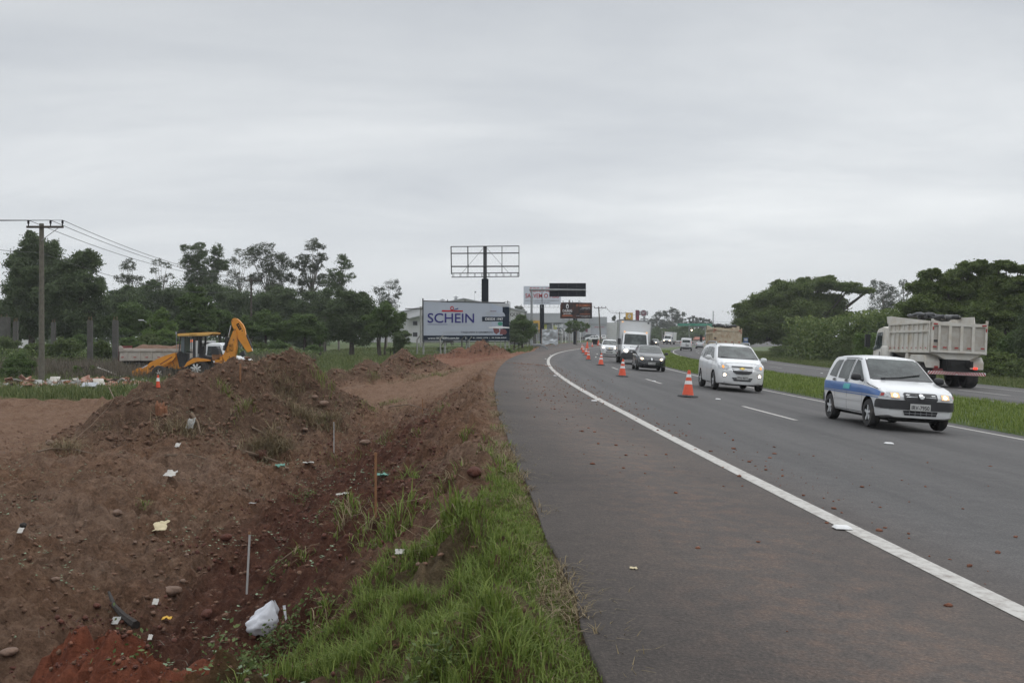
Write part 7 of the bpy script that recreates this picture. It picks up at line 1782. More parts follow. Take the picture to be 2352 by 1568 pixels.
# far woods that read as one mass
def woods(name, label, x0, x1, Y, h0, h1, n, size, lm, slope=0.0):
    rng = np.random.default_rng(n); X = rng.uniform(x0, x1, n); top = h0 + (h1 - h0) * fbm(X * .09, X * 0 + 2, 3, 3); Z_ = -1.3 + (top + 1.3) * rng.uniform(0, 1, n) ** .8
    Yv = Y + rng.uniform(-6, 6, n) - (X - x0) * slope; V, Q = leafquads(np.stack([X, Yv, Z_], 1), size, rng, .3)
    tag(npmesh(name, V, Q, LM[lm], attrs=[('rnd', 'FACE', 'FLOAT', rng.uniform(0, 1, n))]), label, 'woods', kind='stuff')
woods('left_woods', 'dark distant woods closing the left field behind the trees', -330, -42, 235, 3.0, 8.5, 26000, 1.1, 'dark')
woods('right_woods', 'dark dense woods behind the roadside trees at the right', 52, 130, 150, 2.5, 8.5, 30000, .7, 'dark')
woods('scrub', 'low olive scrub between the bare concrete columns', -48, -17, 86, -.6, 1.6, 16000, .22, 'bush')
woods('roadside_thicket', 'continuous green thicket behind the bushes beyond the far carriageway', 33, 66, 118, 1.0, 6.0, 30000, .42, 'warm', .9)
woods('centre_woods', 'low distant woods behind the houses', 60, 130, 460, 2.0, 8.0, 9000, 1.6, 'grey')
# right-hand side
GR = 'trees beyond the far carriageway'
tree('huge dark umbrella-shaped tree overhanging the far carriageway', 142, 1842, [(1725, 715, 36, 24), (1770, 690, 42, 26), (1830, 668, 50, 24), (1890, 655, 42, 15), (1945, 662, 34, 12), (1985, 668, 20, 9), (1710, 745, 26, 20), (1760, 735, 50, 28), (1830, 715, 54, 32), (1900, 700, 46, 26), (1745, 768, 42, 20), (1810, 765, 56, 26), (1870, 755, 54, 28), (1920, 728, 34, 18), (1850, 785, 60, 18), (1720, 775, 22, 14)], 'warm', .34, 2.6, trunk_r=.5, group=GR, clumps=1.5, flatz=.7, seed=5)
tree('thin pale eucalyptus behind the gap right of the umbrella tree', 190, 2030, [(2015, 655, 16, 14), (2035, 660, 16, 12), (2010, 680, 16, 16), (2040, 685, 18, 16), (2055, 675, 14, 12), (2020, 705, 30, 16), (2045, 715, 24, 14)], 'grey', .32, .55, 'eucalyptus', 'barkl', .16, GR, 1.2, .5, .2)
tree('second thin pale eucalyptus close left of the big right tree', 192, 2078, [(2077, 652, 12, 10), (2082, 672, 10, 12), (2070, 695, 16, 14), (2085, 715, 16, 12)], 'grey', .32, .5, 'eucalyptus', 'barkl', .16, GR, 1.2, .5, .2)
tree('large spreading tree with layered branches above the dump truck', 84, 2180, [(2140, 632, 26, 12), (2175, 640, 22, 12), (2235, 612, 34, 13), (2205, 628, 26, 13), (2270, 625, 24, 12), (2120, 660, 34, 18), (2170, 670, 40, 20), (2230, 660, 30, 16), (2110, 700, 46, 22), (2175, 710, 50, 24), (2240, 700, 36, 20), (2140, 735, 46, 22), (2090, 730, 30, 20), (2200, 740, 50, 26), (2200, 655, 40, 20), (2260, 660, 34, 24)], 'warm', .24, 2.2, trunk_r=.30, group=GR, clumps=1.5, flatz=.8, seed=9)
tree('spreading tree with open airy top at the right frame edge', 80, 2310, [(2300, 612, 30, 10), (2345, 618, 30, 10), (2290, 640, 22, 12), (2335, 650, 34, 14), (2370, 660, 34, 20), (2290, 685, 34, 20), (2340, 700, 44, 24), (2300, 735, 50, 24), (2360, 750, 40, 26), (2310, 660, 40, 24), (2260, 720, 40, 26), (2340, 730, 44, 30)], 'warm', .24, 2.0, trunk_r=.28, group=GR, clumps=1.5, flatz=.8, seed=11)
rb = [(2010, 738, 30, 20, 120, 'mid', 'round mid-green tree in the gap right of the umbrella tree'), (1975, 760, 34, 24, 112, 'mid', 'leafy bush right of the umbrella tree foot'), (2050, 750, 34, 22, 108, 'dark', 'dark bush behind the dump truck cab'), (1940, 785, 30, 18, 108, 'bush', 'loose light green bush before the umbrella tree'), (1998, 780, 34, 22, 96, 'bright', 'bright green bush left of the dump truck cab'),
      (2065, 790, 34, 24, 92, 'mid', 'green bush behind the dump truck bed'), (2130, 770, 44, 26, 86, 'warm', 'olive bush above the dump truck bed'), (2200, 765, 44, 28, 84, 'dark', 'dark bush behind the dump truck tailgate'), (2270, 780, 40, 30, 78, 'warm', 'olive bush just right of the dump truck'), (2335, 790, 44, 34, 74, 'mid', 'green bush at the right frame edge'),
      (2290, 830, 40, 26, 66, 'warm', 'low olive bush right of the dump truck wheels'), (2345, 845, 36, 24, 64, 'bush', 'low light bush at the right frame edge by the grass'), (2225, 820, 30, 26, 72, 'warm', 'low bush behind the dump truck rear wheels'), (1890, 798, 30, 10, 120, 'bush', 'low scrub at the edge before the umbrella tree'), (1800, 800, 36, 8, 128, 'bush', 'low scrub under the left half of the umbrella tree'),
      (2390, 740, 50, 60, 72, 'dark', 'dark bush cut by the right frame edge'), (2150, 800, 50, 26, 80, 'mid', 'green bush behind the dump truck mudguards')]
for x, y, rx, ry, Y, lm, lb in rb:
    b0 = HY + (EYE + 1.25) * F / Y
    tree(lb, Y, x, [(x, y - ry * .3, rx * .6, ry * .6), (x - rx * .5, y + ry * .1, rx * .55, ry * .7), (x + rx * .5, y, rx * .55, ry * .7), (x, (y + b0) / 2, rx, max(6, (b0 - y) * .5))], lm, .20, 1.3, name='roadside_bush', group='bushes beyond the far carriageway', trunk_r=.08, cat='bush', stems=2, hollow=.35)

# left field bushes
lb_ = [(42, 838, 40, 30, 62, 'mid', 'large round dark green bush at the left, before the first column'), (12, 790, 34, 18, 88, 'bush', 'low bush below the left frame-edge wall'), (88, 800, 36, 18, 84, 'bush', 'bush left of the near utility pole foot'), (150, 795, 38, 20, 82, 'bush', 'wide bush right of the near utility pole'), (185, 782, 30, 18, 90, 'mid', 'bush between the near pole and the tallest column'),
      (235, 800, 26, 20, 80, 'bush', 'bush between the two tallest columns'), (300, 790, 34, 20, 84, 'mid', 'bush right of the tall columns'), (340, 780, 30, 16, 90, 'bush', 'bush below the light green tree'), (390, 790, 30, 14, 88, 'mid', 'low bush under the sale-notice wall'), (178, 848, 12, 9, 64, 'bright', 'small bright yellow-green bush behind the rubble'), (214, 846, 9, 7, 64, 'bright', 'smallest bright bush right of the other small one'),
      (14, 895, 16, 14, 50, 'mid', 'small bush at the left edge before the rubble'), (0, 930, 12, 8, 45, 'bright', 'yellow-green tuft bush cut by the left frame edge'), (242, 880, 7, 9, 52, 'mid', 'small weed bush at the right end of the rubble'), (640, 790, 26, 12, 92, 'mid', 'low bush under the low spreading tree'), (720, 800, 22, 10, 92, 'mid', 'low bush below the big dark tree'), (590, 795, 30, 10, 95, 'bush', 'low bush right of the rear arm of the backhoe'), (530, 800, 22, 8, 92, 'bush', 'low bush seen under the rear arm of the backhoe'),
      (1165, 805, 12, 7, 95, 'mid', 'weedy bush between the red mound and the fence'), (1010, 800, 8, 5, 112, 'mid', 'low shrub under the pale billboard'), (1225, 806, 10, 5, 122, 'mid', 'weeds at the foot of the grey sign post'), (905, 802, 22, 5, 96, 'bush', 'low weeds under the two-trunked tree')]
for x, y, rx, ry, Y, lm, lb in lb_:
    tree(lb, Y, x, [(x, y - ry * .2, rx * .6, ry * .7), (x - rx * .5, y + ry * .2, rx * .5, ry * .7), (x + rx * .5, y + ry * .2, rx * .5, ry * .7), (x, y + ry * .6, rx * .95, ry * .6)], lm, .13 if Y < 70 else .2, 1.9 if Y < 70 else 1.4, name='bush', group='bushes in the left field', trunk_r=.05, cat='bush', stems=2, hollow=.3, flatz=.2, base=min(H(PT(x, 0, Y).x, Y), EYE - (y + ry - HY) * Y / F + .25))

# ---------------------------------------------------------------- grass blades and other ground cover
def blades(name, P, hgt, wid, lean, lm, rng, label=None, cat=None, part=None):
    n = len(P); a = rng.uniform(0, 2 * np.pi, n); d = np.stack([np.cos(a), np.sin(a), np.zeros(n)], 1); s = np.stack([-np.sin(a), np.cos(a), np.zeros(n)], 1)
    h = hgt[:, None]; w = (wid * np.ones(n))[:, None]; ln = (lean * rng.uniform(.3, 1.4, n))[:, None] * h
    up = np.array([0, 0, 1.0])
    m1 = P + up * h * .55 + d * ln * .35; tp = P + up * h * np.clip(1 - ln / h * .3, .3, 1) + d * ln
    V = np.stack([P - s * w, P + s * w, m1 + s * w * .8, m1 - s * w * .8, tp + s * w * .12, tp - s * w * .12], 1).reshape(-1, 3)
    b = np.arange(n)[:, None] * 6; Q = np.concatenate([b + np.array([[0, 1, 2, 3]]), b + np.array([[3, 2, 4, 5]])], 0)
    r1 = rng.uniform(0, 1, n); o = npmesh(name, V, Q, LM[lm], attrs=[('rnd', 'FACE', 'FLOAT', np.concatenate([r1, r1]))])
    return tag(o, label, cat, kind='stuff')
rng = np.random.default_rng(99)
def from_u(Y, u): return edge_x(Y) - u
def edge_x(Y):
    t = edge_t(Y); s = RR * np.arcsin((Y - RY) / (RR - t)); return RC - (RR - t) * np.cos(s / RR)
n = 190000
Y = 3.6 + (12.9 - 3.6) * rng.uniform(0, 1, n) ** 1.15; u = rng.uniform(-.10, 2.9, n) ; X = from_u(Y, u)
keep = (u < grass_w(Y) + .40 * (fbm(X * 2, Y * 2, 12, 3) - .5) * np.clip(grass_w(Y) + .3, 0, 1.6)) & (fbm(X * 1.7, Y * 1.7, 91, 3) > .33 + .14 * ((Y < 5.6) & (u > .9) & (u < 1.7)))
keep &= np.hypot(X + 2.6, Y - 5.8) > 1.35
keep &= (u > .05 * (fbm(X * 5, Y * 5, 4, 2) - .2)) | (rng.uniform(0, 1, n) < .06)
X, Y, u = X[keep], Y[keep], u[keep]
hh = (.03 + .11 * rng.uniform(0, 1, len(X)) ** 1.5) * (.45 + .9 * fbm(X * 1.4, Y * 1.4, 71, 3)) * np.clip(.40 + u * 1.6, .35, 1.1)
blades('verge_grass', np.stack([X, Y, height(X, Y) - .01], 1), hh, .0031, .8, 'grass', rng, 'long green grass along the asphalt edge in the foreground', 'grass')
# straw at the asphalt edge
n = 9000; Y = 3.6 + 24 * rng.uniform(0, 1, n) ** 1.4; u = rng.normal(.02, .10, n); X = from_u(Y, u); k = fbm(X * 3, Y * 1.5, 13, 3) > .5; X, Y = X[k], Y[k]
blades('dry_edge_grass', np.stack([X, Y, np.maximum(height(X, Y), -.02)], 1), rng.uniform(.03, .11, len(X)), .003, 1.6, 'grassdry', rng, 'dry straw-coloured grass along the broken asphalt edge', 'dry grass')

def ground_hit(x, y, lo=3.4, hi=140):
    Ys = np.concatenate([np.arange(lo, 30, .03), np.arange(30, hi, .12)]); Xs = (x - CX) * Ys / F; Zs = EYE - (y - HY) * Ys / F
    Hs = height(Xs, Ys); t_, _ = ts(Xs, Ys); Hs = np.where((t_ > edge_t(Ys)) & (t_ < 8.2), zr(np.clip(t_, -9, 22)), Hs)
    i = np.argmax(Zs <= Hs)
    return Vector((Xs[i], Ys[i], Hs[i]))
# tufts
T_ = [(905, 1215, .42, 260, .30, 'g'), (1035, 1200, .32, 240, .26, 'g'), (800, 1195, .35, 90, .34, 'y'), (860, 1205, .3, 70, .3, 'y'), (935, 1088, .28, 160, .26, 'g'), (885, 1015, .4, 130, .3, 'y'), (845, 938, .5, 130, .25, 'y'), (900, 925, .6, 160, .22, 'g'), (1070, 1005, .2, 90, .22, 'g'), (1035, 1110, .25, 130, .24, 'y'),
      (1140, 1060, .3, 140, .22, 'y'), (1150, 1095, .25, 160, .24, 'g'), (1148, 1030, .3, 100, .18, 'y'), (1150, 985, .3, 80, .14, 'g'), (330, 1165, .15, 60, .2, 'y'), (985, 828, .8, 130, .22, 'g'), (960, 836, .6, 90, .2, 'g'), (520, 900, .4, 110, .4, 'y'), (560, 930, .4, 120, .4, 'y'), (820, 1045, .5, 120, .22, 'y'), (760, 1060, .4, 80, .2, 'y'),
      (745, 970, .3, 100, .3, 'y'), (1010, 940, .4, 120, .2, 'g'), (800, 1170, .2, 80, .3, 'g'), (960, 1000, .3, 60, .2, 'y'), (740, 875, .6, 130, .5, 'g'), (860, 870, .5, 130, .5, 'y'), (1005, 862, .5, 100, .4, 'g'), (690, 1290, .15, 60, .2, 'y'), (740, 1430, .2, 80, .2, 'g')]
PG, HG, PY_, HY_ = [], [], [], []
for x, y, r_, cnt, h_, kd in T_:
    c = ground_hit(x, y); q = rng.normal(size=(cnt, 2)) * r_ * .45; X = c.x + q[:, 0]; Y = c.y + q[:, 1]
    P_ = np.stack([X, Y, height(X, Y) - .01], 1); hs = h_ * rng.uniform(.4, 1.1, cnt) * np.clip(1.1 - np.hypot(q[:, 0], q[:, 1]) / (r_ * 1.4), .3, 1)
    m_ = rng.uniform(0, 1, cnt) < (.8 if kd == 'g' else .45)
    PG.append(P_[m_]); HG.append(hs[m_]); PY_.append(P_[~m_]); HY_.append(hs[~m_])
blades('grass_tufts', np.concatenate(PG), np.concatenate(HG), .006, .9, 'grass', rng, 'scattered green grass tufts on the bare earth', 'grass tufts')
def scatter_rect(x0, x1, y0, y1, n, fn=None):
    X = rng.uniform(x0, x1, n); Y = rng.uniform(y0, y1, n)
    if fn is not None: k = fn(X, Y); X, Y = X[k], Y[k]
    return X, Y
# dry roots and straw over the mound
X, Y = scatter_rect(-13, -3.2, 21.5, 34, 15000, lambda a, b: (height(a, b, False) > -1.0) & (fbm(a * 1.3, b * 1.3, 61, 3) > .56))
P1 = np.stack([X, Y, height(X, Y) + .0], 1); h1 = rng.uniform(.05, .26, len(X))
X, Y = scatter_rect(-10, -2.5, 47, 53, 9000, lambda a, b: (height(a, b, False) > -.85) & (fbm(a * 1.1, b * 1.1, 61, 3) > .5)); P2 = np.stack([X, Y, height(X, Y)], 1); h2 = rng.uniform(.08, .3, len(X))
X, Y = scatter_rect(-3.5, 0, 83, 90, 1500, lambda a, b: height(a, b, False) > 0.0); P3 = np.stack([X, Y, height(X, Y)], 1); h3 = rng.uniform(.1, .3, len(X))
tuft = []
for x, y, r_, cnt in ((700, 955, .55, 500), (612, 1040, .5, 600), (640, 1030, .4, 350), (150, 1030, .5, 250), (660, 900, .5, 300), (410, 990, .5, 260), (760, 960, .4, 220)):
    c = ground_hit(x, y); q = rng.normal(size=(cnt, 2)) * r_ * .5; tuft.append(np.stack([c.x + q[:, 0], c.y + q[:, 1], height(c.x + q[:, 0], c.y + q[:, 1])], 1))
tuft = np.concatenate(tuft)
PA = np.concatenate([P1, P2, P3, tuft] + PY_); HA = np.concatenate([h1, h2, h3, rng.uniform(.15, .5, len(tuft))] + HY_)
blades('dry_grass', PA, HA, .0055, 1.5, 'grassdry', rng, 'dry straw and roots tangled over the earth mounds', 'dry grass')
X, Y = scatter_rect(-14, -1.5, 6, 33, 5000, lambda a, b: fbm(a * .9, b * .9, 33, 3) > .52)
blades('dead_stems', np.stack([X, Y, height(X, Y)], 1), rng.uniform(.03, .12, len(X)), .003, 2.2, 'weeds', rng, 'thin dead stems lying on the bare earth', 'dead stems')
# field grass
X, Y = scatter_rect(-48, -7.5, 38, 98, 150000)
zr_, zg_, zb_ = zones(X, Y, edge_t(Y) - tt_of(X, Y)); k = (zg_ > .5) & (rng.uniform(0, 1, len(X)) < np.clip(60 / Y, .3, 1)); X, Y = X[k], Y[k]
blades('field_grass', np.stack([X, Y, height(X, Y) - .02], 1), (.12 + .38 * rng.uniform(0, 1, len(X))) * (.5 + .9 * fbm(X * .35, Y * .35, 19, 3)), .016, .6, 'field', rng, 'rough green grass of the left field', 'grass')
X, Y = scatter_rect(-26, 8, 96, 175, 60000, lambda a, b: (edge_t(b) - tt_of(a, b) > .3))
blades('far_field_grass', np.stack([X, Y, height(X, Y) - .02], 1), .10 + .25 * rng.uniform(0, 1, len(X)), .03, .6, 'field', rng, 'green pasture around the pale billboard', 'grass')
X, Y = scatter_rect(-38, -15, 58, 84, 46000, lambda a, b: fbm(a * .25, b * .25, 83, 3) > .46)
blades('dry_weeds', np.stack([X, Y, height(X, Y) - .02], 1), .35 + .75 * rng.uniform(0, 1, len(X)), .012, .35, 'weeds', rng, 'grey-brown dead weeds behind the rubble', 'weeds')
# median and right verge
def on_ts(tlo, thi, ylo, yhi, n, pw=1.0):
    t = rng.uniform(tlo, thi, n); Y = ylo + (yhi - ylo) * rng.uniform(0, 1, n) ** pw; s = RR * np.arcsin((Y - RY) / (RR - t)); X = RC - (RR - t) * np.cos(s / RR); return X, Y, t
X, Y, t = on_ts(8.22, 12.36, 14, 150, 90000, 1.7)
blades('median_grass', np.stack([X, Y, median_z(t) - .01], 1), (.05 + .14 * rng.uniform(0, 1, len(X))) * (.5 + fbm(X * .8, Y * .8, 7, 3)), .004 + Y * .00018, .6, 'grass', rng, 'mown green grass of the median strip', 'grass')
X, Y, t = on_ts(21.9, 30.5, 28, 190, 90000, 1.4)
zz = zr(22) + .015 - .055 * (t - 22); t = np.maximum(t, 22)
blades('roadside_grass', np.stack([X, Y, zz - .01], 1), (.06 + .16 * rng.uniform(0, 1, len(X))) * (.6 + .10 * (t - 22) ** 1.5 * (.3 + fbm(X * .3, Y * .3, 7, 3))), .005 + Y * .0002, .5, 'field', rng, 'rough grass verge beyond the far carriageway', 'grass')
# seedlings: pairs of pale cotyledon leaves
X, Y = scatter_rect(-10, -.8, 5.2, 30, 15000, lambda a, b: (fbm(a * .8, b * .8, 47, 3) > .50) & (rng.uniform(0, 1, len(a)) < .6) & (edge_x(b) - a > 1.2))
hz = height(X, Y); n = len(X); a = rng.uniform(0, np.pi, n); L_ = rng.uniform(.016, .045, n); up = rng.uniform(.02, .06, n); V = []; 
dx, dy = np.cos(a), np.sin(a)
base = np.stack([X, Y, hz + up], 1)
parts = []
for sg in (1, -1):
    c = base; d = np.stack([dx * sg, dy * sg, np.full(n, .25)], 1) * L_[:, None]; w = np.stack([-dy, dx, np.zeros(n)], 1) * (L_ * .42)[:, None]
    parts.append(np.stack([c, c + d * .5 + w, c + d * 1.1, c + d * .5 - w], 1))
V = np.concatenate(parts).reshape(-1, 3); Q = np.arange(len(V)).reshape(-1, 4)
tag(npmesh('seedlings', V, Q, LM['seed'], attrs=[('rnd', 'FACE', 'FLOAT', rng.uniform(0, 1, len(Q)))]), 'pale green seedlings sprouting on the dark red soil', 'seedlings', kind='stuff')
# broad-leaved weeds at the bottom
W_ = [(610, 1500, .35, 500), (560, 1530, .3, 380), (660, 1475, .3, 300), (700, 1150, .3, 260), (540, 1545, .2, 120), (330, 1505, .2, 30), (740, 1390, .2, 120), (980, 1550, .2, 180), (260, 1490, .12, 16), (480, 1500, .15, 30), (870, 1090, .2, 90), (640, 1310, .2, 120), (760, 1170, .3, 120)]
C = []
for x, y, r_, cnt in W_:
    c = ground_hit(x, y); q = rng.normal(size=(cnt, 3)) * [r_ * .5, r_ * .5, 1]; X = c.x + q[:, 0]; Y = c.y + q[:, 1]
    C.append(np.stack([X, Y, height(X, Y) + .02 + rng.uniform(0, .22, cnt) * np.clip(1 - np.hypot(q[:, 0], q[:, 1]) / r_, .15, 1)], 1))
C = np.concatenate(C); V, Q = leafquads(C, .036, rng, .9)
tag(npmesh('broadleaf_weeds', V, Q, LM['bush'], attrs=[('rnd', 'FACE', 'FLOAT', rng.uniform(0, 1, len(Q)))]), 'low broad-leaved weeds at the foot of the grassy bank', 'weeds', kind='stuff')

# ---------------------------------------------------------------- clods, stones, rubble
def ico():
    bm = bmesh.new(); bmesh.ops.create_icosphere(bm, subdivisions=1, radius=1); v = np.array([p.co[:] for p in bm.verts]); f = np.array([[q.index for q in p.verts] for p in bm.faces]); bm.free(); return v, f
IV, IF = ico()
def lumps(name, P, R, mat_, rng, flat=.7, label=None, cat=None, kind='stuff', smooth=False):
    n = len(P); k = len(IV)
    a = rng.uniform(0, 2 * np.pi, n); c, s = np.cos(a), np.sin(a)
    dfm = IV[None] * rng.uniform(.62, 1.25, (n, k, 1)) * rng.uniform(.65, 1.35, (n, 1, 3)); dfm[:, :, 2] *= flat
    x = dfm[:, :, 0] * c[:, None] - dfm[:, :, 1] * s[:, None]; y = dfm[:, :, 0] * s[:, None] + dfm[:, :, 1] * c[:, None]
    V = np.stack([x, y, dfm[:, :, 2]], 2) * R[:, None, None] + P[:, None]
    Fq_ = (IF[None] + (np.arange(n) * k)[:, None, None]).reshape(-1, 3)
    o = npmesh(name, V.reshape(-1, 3), Fq_, mat_, smooth=smooth)
    return tag(o, label, cat, kind=kind)
def cl(n, x0, x1, y0, y1, pw, fn, r0, r1, rp=3.0):
    Y = y0 + (y1 - y0) * rng.uniform(0, 1, n) ** pw; X = rng.uniform(x0, x1, n)
    k = (edge_x(Y) - X > .25) & fn(X, Y); X, Y = X[k], Y[k]
    R = r0 + (r1 - r0) * rng.uniform(0, 1, len(X)) ** rp
    R = R * np.clip(Y / 11, .45, 1)
    return np.stack([X, Y, height(X, Y) + R * .2], 1), R
P_, R_ = cl(24000, -13, .4, 4.2, 34, 1.5, lambda a, b: (fbm(a * .9, b * .9, 51, 3) > .44), .008, .042, 2.6); lumps('soil_clods', P_, R_, M['clodb'], rng, .7, 'brown soil clods strewn over the bare ground', 'soil clods')
P_, R_ = cl(20000, -5.5, .2, 4.2, 28, 1.4, lambda a, b: (np.abs(edge_x(b) - a - 2.7) < 1.9) & (fbm(a * 1.2, b * 1.2, 58, 3) > .45), .008, .040, 2.4); lumps('red_soil_clods', P_, R_, M['clodr'], rng, .75, 'dark red soil clods in the fresh ditch', 'soil clods')
P_, R_ = cl(3400, -13, 0, 4.2, 34, 1.4, lambda a, b: (fbm(a * .7, b * .7, 35, 3) > .47), .007, .035, 2.2); lumps('pebbles', P_, R_, M['rock'], rng, .65, 'pale rounded pebbles scattered on the soil', 'pebbles')
P_, R_ = [], []
for x0, x1, y0, y1, n in ((-12.5, -3.5, 22, 33, 9000), (-10, -3, 47, 58, 2600), (-6.5, -.5, 82, 89, 900)):
    X, Y = scatter_rect(x0, x1, y0, y1, n, lambda a, b: (height(a, b, None) > .12) & (fbm(a * 1.3, b * 1.3, 44, 3) > .42)); r_ = (.014 + .065 * rng.uniform(0, 1, len(X)) ** 2.8) * (1 + .5 * (y0 > 40)); P_.append(np.stack([X, Y, height(X, Y) + r_ * .25], 1)); R_.append(r_)
lumps('mound_clods', np.concatenate(P_), np.concatenate(R_), M['clodb'], rng, .8, 'dark brown lumps of dug soil covering the mounds', 'soil clods')
X, Y = scatter_rect(-3.9, -1.4, 4.8, 7.4, 500, lambda a, b: height(a, b, False) > -1.25); R_ = .006 + .022 * rng.uniform(0, 1, len(X)) ** 2; lumps('bright_red_clods', np.stack([X, Y, height(X, Y) + R_ * .2], 1), R_, M['clod'], rng, .8, 'bright red lumps of clay on the near mound', 'clay lumps')
# crumbs of soil on the road
def road_crumbs():
    T, Yv, R = [], [], []
    for t0, sd, y0, y1, n in ((.22, .30, 6, 55, 620), (-.55, .30, 16, 58, 260), (-1.35, .28, 8, 58, 380), (2.2, 1.3, 4, 14, 60), (-.7, .9, 4, 30, 130), (.9, .6, 14, 40, 60)):
        Yv.append(y0 + (y1 - y0) * rng.uniform(0, 1, n) ** .7); T.append(rng.normal(t0, sd, n)); R.append(.006 + .026 * rng.uniform(0, 1, n) ** 3.2)
    n = 160; T.append(rng.uniform(-2.5, .1, n)); Yv.append(rng.normal(56, .35, n) - .6 * (T[-1] + 2)); R.append(rng.uniform(.010, .035, n))
    T, Yv, R = map(np.concatenate, (T, Yv, R)); k = (T > -2.4) & (Yv > 4); T, Yv, R = T[k], Yv[k], R[k]
    s = RR * np.arcsin((Yv - RY) / (RR - T)); X = RC - (RR - T) * np.cos(s / RR)
    lumps('soil_crumbs', np.stack([X, Yv, zr(T) + R * .25], 1), R, M['clod'], rng, .5, 'reddish-brown crumbs of soil fallen on the asphalt', 'soil crumbs')
road_crumbs()
# countable stones
def lump_thing(x, y, r_, mat_, name, label, cat, fl=.6, sub=3, group=None, seed=0):
    c = ground_hit(x, y); r_ = .78 * r_ * c.y / F; bm = bmesh.new(); bmesh.ops.create_icosphere(bm, subdivisions=sub, radius=r_)
    rg = random.Random(seed + int(x)); o1, o2 = rg.uniform(0, 50), rg.uniform(0, 50); st = (rg.uniform(.8, 1.4), rg.uniform(.7, 1.1))
    for v in bm.verts:
        d = v.co.normalized(); k = .72 + .55 * float(fbm(np.array([d.x * 1.6 + o1 + d.z]), np.array([d.y * 1.6 + o2 - d.z * .7]), 3, 3)[0]); v.co = Vector((d.x * r_ * k * st[0], d.y * r_ * k * st[1], d.z * r_ * k * fl))
    me = bpy.data.meshes.new(name); bm.to_mesh(me); bm.free(); me.materials.append(mat_); me.polygons.foreach_set('use_smooth', [True] * len(me.polygons))
    o = bpy.data.objects.new(name, me); link(o); o.location = (c.x, c.y, c.z + r_ * fl * .35); o.rotation_euler = (0, 0, rg.uniform(0, 3)); return tag(o, label, cat, group)
GS = 'loose stones on the bare earth'
for x, y, r_, lb in ((395, 1368, 24, 'flat pinkish stone low in the ditch left of the nearest stake'), (20, 1500, 22, 'round brown stone at the bottom left edge'), (838, 1020, 14, 'pointed pinkish stone right of the far white stake'), (420, 1345, 11, 'narrow pale stone above the flat pinkish one'), (268, 1185, 15, 'grey stone behind the cream cloth'),
                     (115, 1020, 16, 'large half-buried pale stone left of the mound'), (700, 990, 9, 'brown stone at the right foot of the mound'), (745, 930, 14, 'big pale boulder at the right end of the mound'), (722, 917, 11, 'dark boulder leaning on the mound end'), (640, 985, 9, 'round stone below the mound'), (690, 1000, 6, 'small stone right of the round one below the mound'),
                     (540, 1030, 8, 'grey stone at the foot of the mound middle'), (310, 1255, 8, 'small rounded stone left of the cream cloth'), (128, 1335, 12, 'upright grey stone in the left slope'), (550, 1085, 8, 'small stone above the white scrap'), (660, 1078, 6, 'stone beside the green litter')):
    lump_thing(x, y, r_, M['rock'], 'stone', lb, 'stone', group=GS)
for x, y, r_, lb in ((1090, 1100, 19, 'dark clod with dry roots near the asphalt edge'), (475, 1415, 16, 'dark soil lump in the ditch bottom'), (520, 1240, 13, 'dark soil lump right of the cream cloth'), (53, 1215, 10, 'black round lump near the left edge'), (600, 1055, 24, 'dark hollow root clump under the dry grass dome')):
    lump_thing(x, y, r_, M['clodr'] if x != 53 else M['char'], 'soil_lump', lb, 'soil lump', .8)
# rubble heap
def rubble():
    rg = random.Random(21); c0 = ground_hit(30, 905, 30); c1 = ground_hit(250, 880, 30)
    mb = MB(); mats = [M['brick'], M['concretel'], M['panel'], M['root'], M['galv']]
    Yc = 52.5
    for k in range(900):
        f = rg.random(); x = (20 + f * 300 + rg.gauss(0, 6) - CX) * Yc / F; y = Yc + rg.gauss(0, 1.6); hump = .35 * math.exp(-((y - Yc) / 1.5) ** 2) * (.4 + .8 * float(vnoise(np.array([x * .7]), np.array([3.0]), 4)[0]))
        z = H(x, y) + hump * rg.random() + .02; s = rg.random() ** 2.2
        M_ = Matrix.Rotation(rg.uniform(0, 3.1), 3, 'Z') @ Matrix.Rotation(rg.gauss(0, .35), 3, 'X') @ Matrix.Rotation(rg.gauss(0, .35), 3, 'Y')
        mb.box((x, y, z), (.07 + .75 * s, .06 + .40 * s, .03 + .08 * rg.random()), M_, rg.choice([0, 0, 0, 1, 1, 1, 0, 1, 3, 3]) if s > .05 else rg.choice([0, 0, 1]))
    return tag(mb.build('rubble', mats), 'heap of broken bricks, plaster slabs and boards along the field edge', 'rubble', kind='stuff')
rubble()
for x, y, w, l, a, m_, lb in ((125, 882, .5, .9, .3, 'wallw', 'white slab lying on the left part of the rubble'), (178, 884, .3, .6, .9, 'wallw', 'small white slab in the middle of the rubble'), (227, 888, .5, .8, .5, 'wallw', 'pinkish white panel at the right end of the rubble'), (205, 897, .7, .5, .1, 'wallg', 'pale grey slab in front of the rubble'), (265, 868, .12, 2.4, 1.45, 'conewhite', 'long thin pale board behind the right end of the rubble')):
    c = ground_hit(x, y, 30); o = MB().box((0, 0, 0), (w, l, .05), Matrix.Rotation(a, 3, 'Z') @ Matrix.Rotation(.35, 3, 'X')).build('slab', M['panel' if m_ != 'wallg' else m_], bevel=.006); o.location = c + Vector((0, 0, .22)); tag(o, lb, 'slab', 'large slabs on the rubble')
